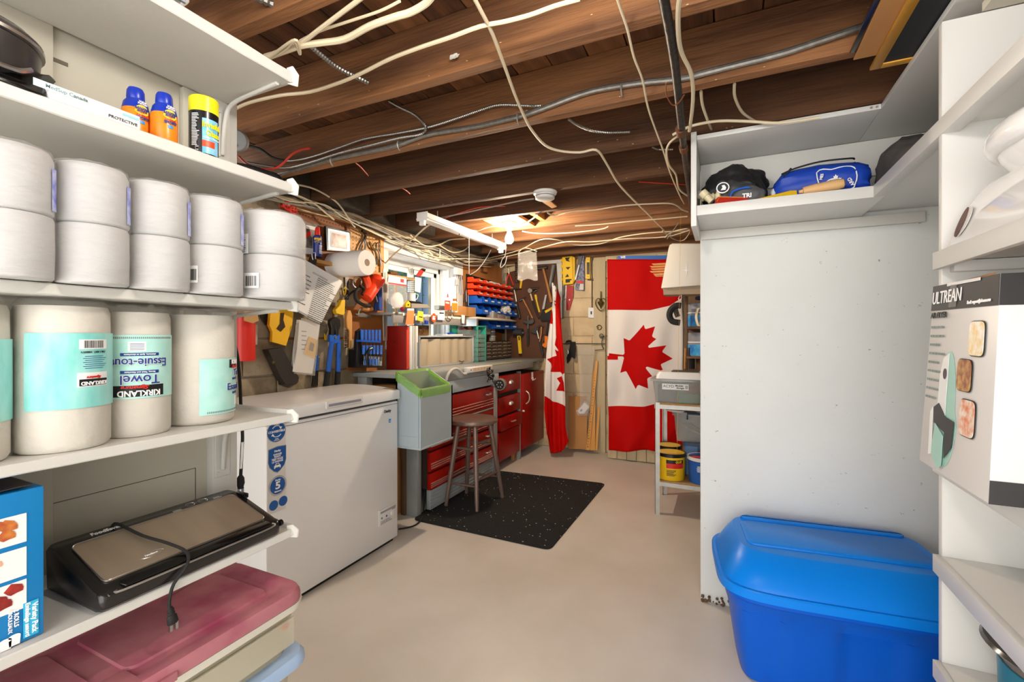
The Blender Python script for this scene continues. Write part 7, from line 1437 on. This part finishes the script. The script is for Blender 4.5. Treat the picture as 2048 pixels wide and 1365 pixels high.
# grey pan on the lowest right shelf
t = thing('grey_roaster', 'round dark grey pot with a teal side band on the lowest right shelf', 'pot', (.585, .90, .501))
MB().lathe([(.09, 0), (.105, .01), (.115, .10), (.118, .14)], (.585, .90, .501), 36).obj('pot_body', mat('pot_grey', '#6c6863', .3), t, world=True)
MB().lathe([(.1155, .045), (.1175, .046), (.1195, .115), (.1175, .116)], (.585, .90, .501), 36, caps=False).obj('teal_band', mat('teal_band', '#1f6f88', .4), t, world=True)
MB().lathe([(.119, .14), (.140, .143), (.145, .149), (.140, .155), (.12, .152), (.112, .16), (.02, .17)], (.585, .90, .501), 40).obj('lid_rim', mat('dark_lid', '#4b4846', .15), t, world=True)
resize(t, 1.0, (.63, 1.255, .4435))
# ================================================================ BLUE TOTE (turned a little against the partition)
ROT = Matrix.Rotation(R(5.9), 4, 'Z'); TB_ = mat('tote_blue', '#0058c8', .35, spec=.3); TBL = mat('tote_lid_blue', '#007fe6', .35, spec=.3)
c0 = ROT @ Vector((.49, 1.925, 0)); t = thing('blue_tote', 'large bright blue lidded storage tote in front of the white partition', 'storage tote', c0)
n = 112; X0, X1, Y0_, Y1_ = .185, .93, 1.705, 2.185
def tring(z, e, dy=0, rib=0):
    o = []
    for j in range(n):
        s_ = j/n*4; k = int(s_); f = s_-k
        # rounded rectangle by superellipse on a rectangle
        a = 2*PI*j/n; ca, sb = math.cos(a), math.sin(a); p = 5.0; m = (abs(ca)**p+abs(sb)**p)**(-1/p)
        x, y = ca*m, sb*m; hx, hy = (X1-X0)/2-e, (Y1_-Y0_)/2-e
        d = 0
        if rib and abs(y) > .8: d = rib*(.5+.5*math.copysign(min(1, abs(math.sin(x*6.2+.6))*3), math.sin(x*6.2+.6)))
        if rib and abs(x) > .8: d = rib*(.5+.5*math.copysign(min(1, abs(math.sin(y*4.2+.6))*3), math.sin(y*4.2+.6)))
        o.append(ROT @ Vector(((X0+X1)/2+x*(hx-d), (Y0_+Y1_)/2+dy+y*(hy-d), z)))
    return o
MB().rings([tring(.0, .075), tring(.006, .060, rib=.012), tring(.05, .050, rib=.016), tring(.20, .028, rib=.018), tring(.262, .018, rib=.018), tring(.272, .012), tring(.31, .004), tring(.318, -.004), tring(.340, -.004), tring(.340, .010), tring(.30, .02)]).obj('tote_body', TB_, t, world=True, smooth=35)
lid = MB().rings([tring(.335, -.016), tring(.337, -.020), tring(.362, -.020), tring(.367, -.016), tring(.366, -.006), tring(.370, -.004), tring(.383, .003), tring(.425, .030, .012), tring(.450, .054, .034), tring(.455, .060, .037), tring(.456, .075, .037)]).obj('lid', TBL, t, world=True, smooth=24)
g = MB()
def ripple(x0, x1, y0, y1, z0, z1): g.rbox(x0, x1, y0, y1, z0, z1, .03, n=6, lip=[(z0, 0), (z1-.004, .002), (z1, .008)])
g.T = ROT; ripple(.28, .84, 2.095, 2.145, .450, .467); ripple(.27, .84, 1.86, 2.085, .450, .464)
g.obj('lid_ridge', TBL, lid, world=True, smooth=35)
# ================================================================ CEILING: lights, pipe, cables
def czz(name, label, pts, z, r, m, cat='cable', group=None, **k):
    P = [pZ(p[0], p[1], (p[2] if len(p) > 2 else z)) for p in pts]; return MB().tube(P, r, **k).obj(name, m, label=label, cat=cat, group=group)
def cyy(name, label, pts, Y, r, m, cat='cable', group=None, **k):
    return MB().tube([pY(p[0], p[1], p[2] if len(p) > 2 else Y) for p in pts], r, **k).obj(name, m, label=label, cat=cat, group=group)
# bulb
bp = Vector((-1.43, 3.02, 2.05))
t = thing('bare_bulb_light', 'lit bare bulb in a white ceramic holder between the joists', 'light bulb', (bp.x, bp.y, 1.86))
MB().lathe([(.058, 0), (.058, -.006), (.046, -.018), (.030, -.022), (.027, -.050), (.024, -.052)], bp, 28).obj('ceramic_holder', WPL, t, world=True)
BULB = mat('bulb_glow', (1, .84, .64, 1), .3, emit=720); NB = mat('near_bulb_glow', (1, .94, .86, 1), .3, emit=210); BULB.node_tree.nodes['Principled BSDF'].inputs['Base Color'].default_value = (1, 1, 1, 1)
MB().lathe([(.013, 0), (.014, -.02), (.026, -.045), (.031, -.065), (.028, -.085), (.016, -.098), (.002, -.101)], bp+Vector((0, 0, -.052)), 24).obj('bulb', BULB, t, world=True, smooth=80)
bn = Vector((-.31, .60, 2.05)); MB().box(-.41, -.21, .440, .790, 2.052, 2.07).obj('mounting_board', PINE, ceiling, world=True)
t = thing('near_bulb_light_fitting', 'bare bulb in a ceiling holder just above the top of the picture', 'light bulb', (bn.x, bn.y, 1.9))
MB().lathe([(.058, 0), (.058, -.006), (.046, -.018), (.030, -.022), (.027, -.050), (.024, -.052)], bn, 24).obj('ceramic_holder', WPL, t, world=True)
MB().lathe([(.013, 0), (.014, -.02), (.026, -.045), (.031, -.065), (.028, -.085), (.016, -.098), (.002, -.101)], bn+Vector((0, 0, -.052)), 20).obj('bulb', NB, t, world=True, smooth=80)
# fluorescent channel
a, b = pZ(845, 432, 1.985), pZ(1003, 492, 1.985); d = (b-a); L_ = d.length; ang = math.atan2(d.y, d.x)
t = thing('fluorescent_channel', 'long white fluorescent fixture without a tube hung under the joists', 'light fixture', (a+b)/2, ang)
FXM = mat('fixture_enamel', '#e9e7e1', .35)
MB().box(-L_/2, L_/2, -.035, .035, -.028, .020).obj('channel', FXM, t, bevel=.003)
MB().box(-L_/2, L_/2, -.050, -.035, -.022, -.012).box(-L_/2, L_/2, .035, .050, -.022, -.012).obj('reflector_edge', FXM, t, bevel=.001)
for s_ in (-1, 1): MB().box(min(s_*L_/2, s_*(L_/2+.006)), max(s_*L_/2, s_*(L_/2+.006)), -.042, .042, -.032, .024).obj('end_cap', FXM, t, bevel=.002); MB().box(s_*L_/2-.012-.01*(s_ > 0), s_*L_/2+.012-.01*(s_ > 0), -.018, .018, -.062, -.028).obj('tube_socket', mat('socket_white', '#f1efe9', .4), t, bevel=.003)
MB().cyl((-L_*.1, 0, -.028), (-L_*.1, 0, -.038), .006).obj('pull_switch', DSTEEL, t)
for x in (-L_*.35, L_*.35): MB().tube([(x, 0, .02), (x, 0, .07)], .002).obj('hanger_wire', GALV, t)
p = pZ(938, 462, 1.958)
MB().tube([p, Vector((p.x, p.y, pY(938, 548, p.y).z))], .0022).obj('pull_string', WPL, label='thin white pull string hanging from the fluorescent fixture', cat='string')
cyy('fixture_cord', 'cream cord running from the fixture end down to the window casing', [(862, 449, 2.32), (850, 456, 2.40), (820, 483, 2.5), (790, 507, 2.6), (768, 530, 2.68)], 2.5, .005, CABW)
# smoke alarm and its wood block
sp = pZ(1090, 384, 2.05)
t = thing('smoke_alarm', 'round white smoke alarm fixed under a joist', 'smoke alarm', sp)
MB().lathe([(.068, 0), (.070, -.004), (.066, -.014), (.056, -.018), (.055, -.040), (.048, -.044), (.01, -.044)], (0, 0, 0), 36).obj('alarm_body', mat('alarm_white', '#d9d7d4', .4), t)
MB().lathe([(.0555, -.024), (.057, -.025), (.057, -.028), (.0555, -.029)], (0, 0, 0), 36, caps=False).obj('vent_ring', mat('grey_ring', '#8a8680', .5), t)
MB().prism([pZ(x, y, 2.045) for x, y in ((1085, 405), (1098, 401), (1114, 414), (1104, 417))], (0, 0, .01)).obj('wood_wedge', PINE, label='small pine wedge stuck between joists below the smoke alarm', cat='wood block')
# grey round junction box by the shelf post
jp = pY(476, 283, 1.20)
t = thing('junction_box', 'round grey metal junction box beside the left shelf post', 'junction box', jp)
dv = Vector((math.cos(R(48)), -math.sin(R(48)), -.25)).normalized()
MB().lathe([(.040, 0), (.042, .006), (.042, .03), (.038, .034), (.02, .036)], jp, 28, dv).obj('box_body', mat('box_grey', '#8d8f8f', .45, .6), t, world=True)
MB().cyl(jp+dv*.036+Vector((0, 0, .015)), jp+dv*.040+Vector((0, 0, .015)), .005).cyl(jp+dv*.036-Vector((0, 0, .02)), jp+dv*.040-Vector((0, 0, .02)), .005).obj('screw', DSTEEL, t, world=True)
# black iron pipe
PM = mat('black_iron_pipe', '#3a332d', .45, .6, var=.4, vs=10, bump=.3)
t = thing('iron_pipe', 'black iron pipe running under the joists towards the far wall', 'pipe', pZ(1350, 190, 1.99))
MB().tube([pZ(x, y, 1.995) for x, y in ((1318, -40), (1328, 0), (1350, 130), (1362, 245), (1372, 330))]+[pZ(1386, 440, 1.995), pZ(1392, 475, 1.995)], .0125, n=14).obj('pipe', PM, t, world=True)
for x, y in ((1361, 262), (1367, 296)): p = pZ(x, y, 1.995); MB().cyl(p-Vector((0, .02, 0)), p+Vector((0, .03, 0)), .017, n=14).obj('pipe_coupling', mat('rust_coupling', '#6a4022', .6, .3), t, world=True)
czz('pipe_strap', 'thin brown wire strap looped under the iron pipe', [(1332, 165), (1333, 190), (1345, 210), (1358, 205), (1368, 190)], 1.975, .002, mat('rusty_wire', '#8a4f2a', .6, .3), 'strap')
# silver cable along the joist
AL = mat('braided_aluminium', '#a3a09a', .35, .8, var=.3, vs=60)
cyy('silver_service_cable', 'thick silver service cable clipped along the joist across the room', [(545, 352), (560, 349), (600, 338), (660, 320), (720, 307), (790, 292), (850, 271), (900, 262), (960, 252), (1010, 240), (1050, 230), (1100, 212), (1150, 193), (1190, 181), (1240, 172), (1290, 165), (1330, 161), (1370, 156), (1420, 143), (1480, 128), (1560, 108), (1640, 82), (1700, 62), (1745, 47)], 1.60, .0105, AL, n=10)
for i, (x, y) in enumerate(((1036, 236), (1243, 178), (798, 290), (664, 322))):
    p = pY(x, y, 1.592); MB().tube([p+Vector((-.003, .012, .014)), p+Vector((0, -.006, .012)), p+Vector((0, -.010, 0)), p+Vector((0, -.004, -.014)), p+Vector((0, .006, -.022))], .003, flat=1.6).obj('cable_clip', GALV, label=('clip holding the silver cable near the cream cable crossing', 'bright clip on the silver cable left of the iron pipe', 'clip on the silver cable above the third dark joist', 'clip on the silver cable near the left shelves')[i], cat='clip')
arm = dict(n=8, rib=.004)
cyy('armoured_cable', 'ribbed steel cable curving out of the joist and back along the silver cable', [(778, 203), (800, 215), (830, 230), (850, 250), (850, 262), (838, 270), (800, 276), (740, 291), (680, 306), (620, 325), (570, 336), (520, 330), (495, 325)], 1.57, .0065, ARM, **arm)
cyy('armoured_cable', 'ribbed steel cable ending in the joist above the cream cable crossing', [(1082, 211, 1.60), (1060, 212), (1000, 210), (960, 221), (920, 235), (860, 254), (800, 266), (730, 278), (680, 295), (620, 315), (575, 322), (545, 315), (520, 300), (495, 292)], 1.58, .0060, ARM, **arm)
czz('armoured_cable', 'short thick ribbed steel cable hanging between the first joists', [(621, 92), (640, 108), (665, 128), (690, 143), (715, 155), (735, 165)], 2.06, .0085, ARM, n=8, rib=.005)
czz('armoured_cable', 'short ribbed steel cable bridging two joists right of centre', [(1137, 238), (1155, 250), (1180, 260), (1210, 265), (1235, 265), (1260, 264)], 2.07, .0060, ARM, **arm)
czz('armoured_cable', 'short ribbed steel cable at the top left above the shelf', [(505, -8), (520, -2), (535, 4), (553, 14)], 2.07, .011, ARM, n=8, rib=.006)
czz('armoured_cable', 'small ribbed steel cable ending left of the iron pipe', [(1304, 294), (1318, 299), (1345, 299)], 2.07, .005, ARM, **arm)
cyy('black_cable', 'thick black cable sagging behind the left shelf post', [(470, 330), (500, 335), (530, 345), (552, 352), (562, 362)], 1.45, .012, BLKR); cyy('black_cable', 'thin black ribbed cable from the junction box to the silver cable', [(496, 292), (520, 298), (545, 315), (570, 322)], 1.50, .006, BLKR)
cyy('red_wire', 'bright red wire hanging in a loop below the junction box', [(478, 313), (492, 327), (510, 336), (540, 338), (560, 332), (585, 308), (605, 299), (620, 297)], 1.50, .0050, REDW)
for i, (pts, lab) in enumerate((([(711, 326), (722, 335), (737, 352)], 'short red wire dropping between joists left of centre'), ([(804, 377), (812, 381), (820, 388)], 'tiny red wire end below the third joist'), ([(890, 437), (920, 426), (960, 415), (1010, 413)], 'red wire running behind the smoke alarm'), ([(1278, 364), (1310, 366), (1372, 370)], 'red wire stretched left of the cubby end'))): czz('red_wire', lab, pts, 2.07, .003, REDW)
# cream cables
czz('cream_cable', 'long cream cable crossing all joists from the top centre to the far right', [(945, -10), (960, 18), (985, 68), (1010, 135), (1030, 190), (1045, 225), (1062, 258), (1090, 290), (1120, 302), (1160, 305), (1192, 300), (1210, 322), (1235, 365), (1262, 395), (1300, 432), (1335, 468)], 2.035, .0052, CABW)
czz('cream_cable', 'thin cream cable running down the ceiling left of the iron pipe', [(1232, -10), (1240, 15), (1255, 60), (1268, 115), (1285, 160), (1296, 215), (1312, 262), (1326, 300), (1340, 345), (1358, 388), (1368, 408)], 2.035, .0035, CABW)
czz('cream_cable', 'flat cream cable clipped beside the iron pipe', [(1360, -10), (1356, 30), (1358, 80), (1365, 110), (1383, 150), (1386, 200), (1380, 255), (1378, 262)], 2.03, .0062, CABW, flat=1.0)
czz('thick_cream_cable', 'thickest cream cable curving across the top left of the ceiling', [(525, 118), (560, 105), (600, 92), (640, 86), (690, 78), (740, 52), (790, 34), (820, 25), (850, 8), (865, -8)], 2.02, .0085, CABW)
czz('cream_cable', 'cream cable rising to the top edge left of the thickest one', [(530, 112), (570, 100), (605, 84), (640, 58), (680, 28), (715, 2), (730, -10)], 2.025, .0058, CABW)
czz('cream_cable', 'thin cream cable parallel to the first joist from the knotted ties', [(600, 82), (640, 62), (700, 42), (760, 22), (800, 2)], 2.035, .0035, CABW)
czz('cream_cable', 'double cream cable along the second joist across the ceiling centre', [(470, 218), (500, 205), (560, 191), (620, 184), (680, 165), (720, 148), (780, 118), (840, 95), (900, 75), (960, 53), (1010, 43), (1060, 30), (1110, 12), (1160, -2)], 2.035, .0055, CABW)
czz('cable_tie_knot', 'knotted cream cable ends where the cables meet above the top shelf', [(540, 115), (565, 95), (590, 80), (598, 92), (600, 108), (596, 100), (588, 82), (570, 100), (535, 120)], 2.015, .004, CABW)
cyy('cream_cable', 'cream cable arching over the cubby end panel', [(1345, 270), (1375, 255), (1400, 248), (1440, 242), (1500, 243), (1560, 246), (1640, 235)], 1.92, .0055, CABW)
czz('cream_cable', 'cream cable dropping between the joists onto the cubby top, left one', [(1402, 183), (1405, 210), (1415, 240), (1424, 262)], 2.06, .005, CABW); czz('cream_cable', 'cream cable dropping between the joists onto the cubby top, right one', [(1469, 168), (1470, 195), (1485, 225), (1510, 243)], 2.06, .005, CABW)
czz('cream_cable', 'cream cable looping beside the lower end of the iron pipe', [(1365, 266), (1340, 285), (1333, 305), (1338, 330), (1352, 350), (1358, 378), (1375, 392)], 2.03, .0045, CABW)
czz('cream_cable', 'cream cable stapled along the joist right of the bulb, upper one', [(1095, 426), (1110, 431), (1140, 424), (1190, 420), (1240, 412), (1300, 408), (1345, 408), (1365, 420), (1376, 424)], 2.03, .0045, CABW)
czz('cream_cable', 'cream cable stapled along the joist right of the bulb, middle one', [(1150, 452), (1200, 449), (1260, 443), (1320, 438), (1375, 433)], 2.03, .0045, CABW)
czz('cream_cable', 'cream cable ending in a hole in the joist right of the bulb', [(1045, 463), (1075, 467), (1120, 467), (1170, 463), (1205, 458), (1217, 453)], 2.03, .0045, CABW)
czz('cream_cable', 'cream cable reaching the bulb holder from the left', [(938, 460), (955, 462), (975, 455), (1005, 451), (1040, 452), (1062, 440), (1075, 430)], 2.035, .0045, CABW)
czz('cream_cable', 'cream cable hanging low along the far wall joist', [(920, 515), (950, 522), (985, 515), (1040, 500), (1080, 480), (1115, 480), (1150, 490), (1200, 488), (1240, 475), (1300, 466), (1375, 462)], 2.02, .0045, CABW)
czz('cream_cable', 'lowest cream cable swag in front of the far wall', [(905, 520), (940, 510), (975, 520), (1020, 512), (1075, 498), (1130, 484), (1180, 484), (1250, 478), (1330, 474), (1380, 460)], 2.01, .0045, CABW)
czz('cream_cable', 'tangled cable loop under the cubby end panel', [(1325, 462), (1335, 470), (1350, 480), (1368, 480), (1380, 462), (1370, 458), (1340, 466), (1330, 476)], 2.01, .004, CABW)
czz('grey_cable', 'grey cable running from the fixture end towards the smoke alarm', [(880, 436), (920, 428), (980, 415), (1040, 402), (1068, 398)], 2.03, .0045, CABG)
# bundle along the left wall
for i in range(12):
    q = random.Random(40+i); X = -2.27+q.uniform(0, .16); z0 = 2.03
    base = [(470, 372), (520, 385), (580, 398), (640, 415), (700, 438), (760, 466), (820, 482), (880, 505), (930, 522), (985, 520)]
    P = []
    for k, (x, y) in enumerate(base): p = pX(x+q.uniform(-10, 10), y+q.uniform(-9, 9)+((i % 4)*3-3), X); p.z = min(p.z, 2.035); P.append(p)
    MB().tube(P, q.choice((.004, .0055, .006)), n=6).obj('wall_cable', [CABW, CABW, CABG, CABW, BLKR, CABW][i % 6], label='cable in the tangled bundle draped along the top of the left wall', cat='cable', group='cables bundled along the left wall top')
lp = [([(588, 388), (625, 405), (650, 425), (668, 440)], 'cream cable dropping from the second shelf tip to the pegboard'), ([(565, 366), (620, 375), (660, 395), (680, 412), (700, 442), (710, 455)], 'cream cable bending down the block wall above the pegboards'), ([(820, 470), (850, 492), (878, 490), (900, 480), (930, 478)], 'cream cable swag above the window, left part'), ([(878, 490), (905, 505), (930, 500), (942, 485)], 'cream cable swag above the window, right part'), ([(855, 500), (868, 515), (878, 521), (880, 500)], 'cream cable loop hanging in front of the window header')]
for pts, lab in lp: MB().tube([pX(x, y, -2.15) for x, y in pts], .0052, n=7).obj('cream_cable', CABW, label=lab, cat='cable')
cyy('white_wire_tail', 'white wire sweeping down to the top of the red bins', [(982, 500), (972, 518), (955, 540), (935, 552), (918, 554)], 3.9, .004, WPL)
cyy('white_wire_loop', 'looped white wires hanging below the end of the fluorescent fixture', [(1012, 497), (1010, 512), (1004, 520), (1001, 535), (1010, 528), (1014, 512)], 3.95, .003, WPL)
# nails, lint and scraps
MB().blob(pY(908, 113, 1.20), (.016, .005, .006), .8, 3, 3, 3).obj('lint_clump', mat('lint', '#c9c4bd', .9), label='grey lint clump stuck on the joist face near the top centre', cat='lint')
MB().tube([pX(448, 860, -1.262), pX(447, 915, -1.262), pX(448, 940, -1.262)], .003).obj('panel_nail', PANEL, label='thin painted metal strip on the panel under the fourth shelf', cat='strip')
g = MB()
for i in range(60):
    x, y = rnd.uniform(480, 1350), 0; j = rnd.choice((2, 4, 5, 6, 7)); X = rnd.uniform(-1.9, .3); Y = JY[j+0]-.047
    g.blob((X, Y, 2.05+rnd.random()**2*.05), (.004, .002, .0015), .5, 3, i, 1)
g.obj('sawdust_flecks', mat('pale_fleck', '#cfa878', .8), ceiling, world=True, kind='stuff')
print('objects', len(C.objects), 'tris', sum(len(o.data.loop_triangles) or sum(len(p.vertices)-2 for p in o.data.polygons) for o in C.objects if o.type == 'MESH'))
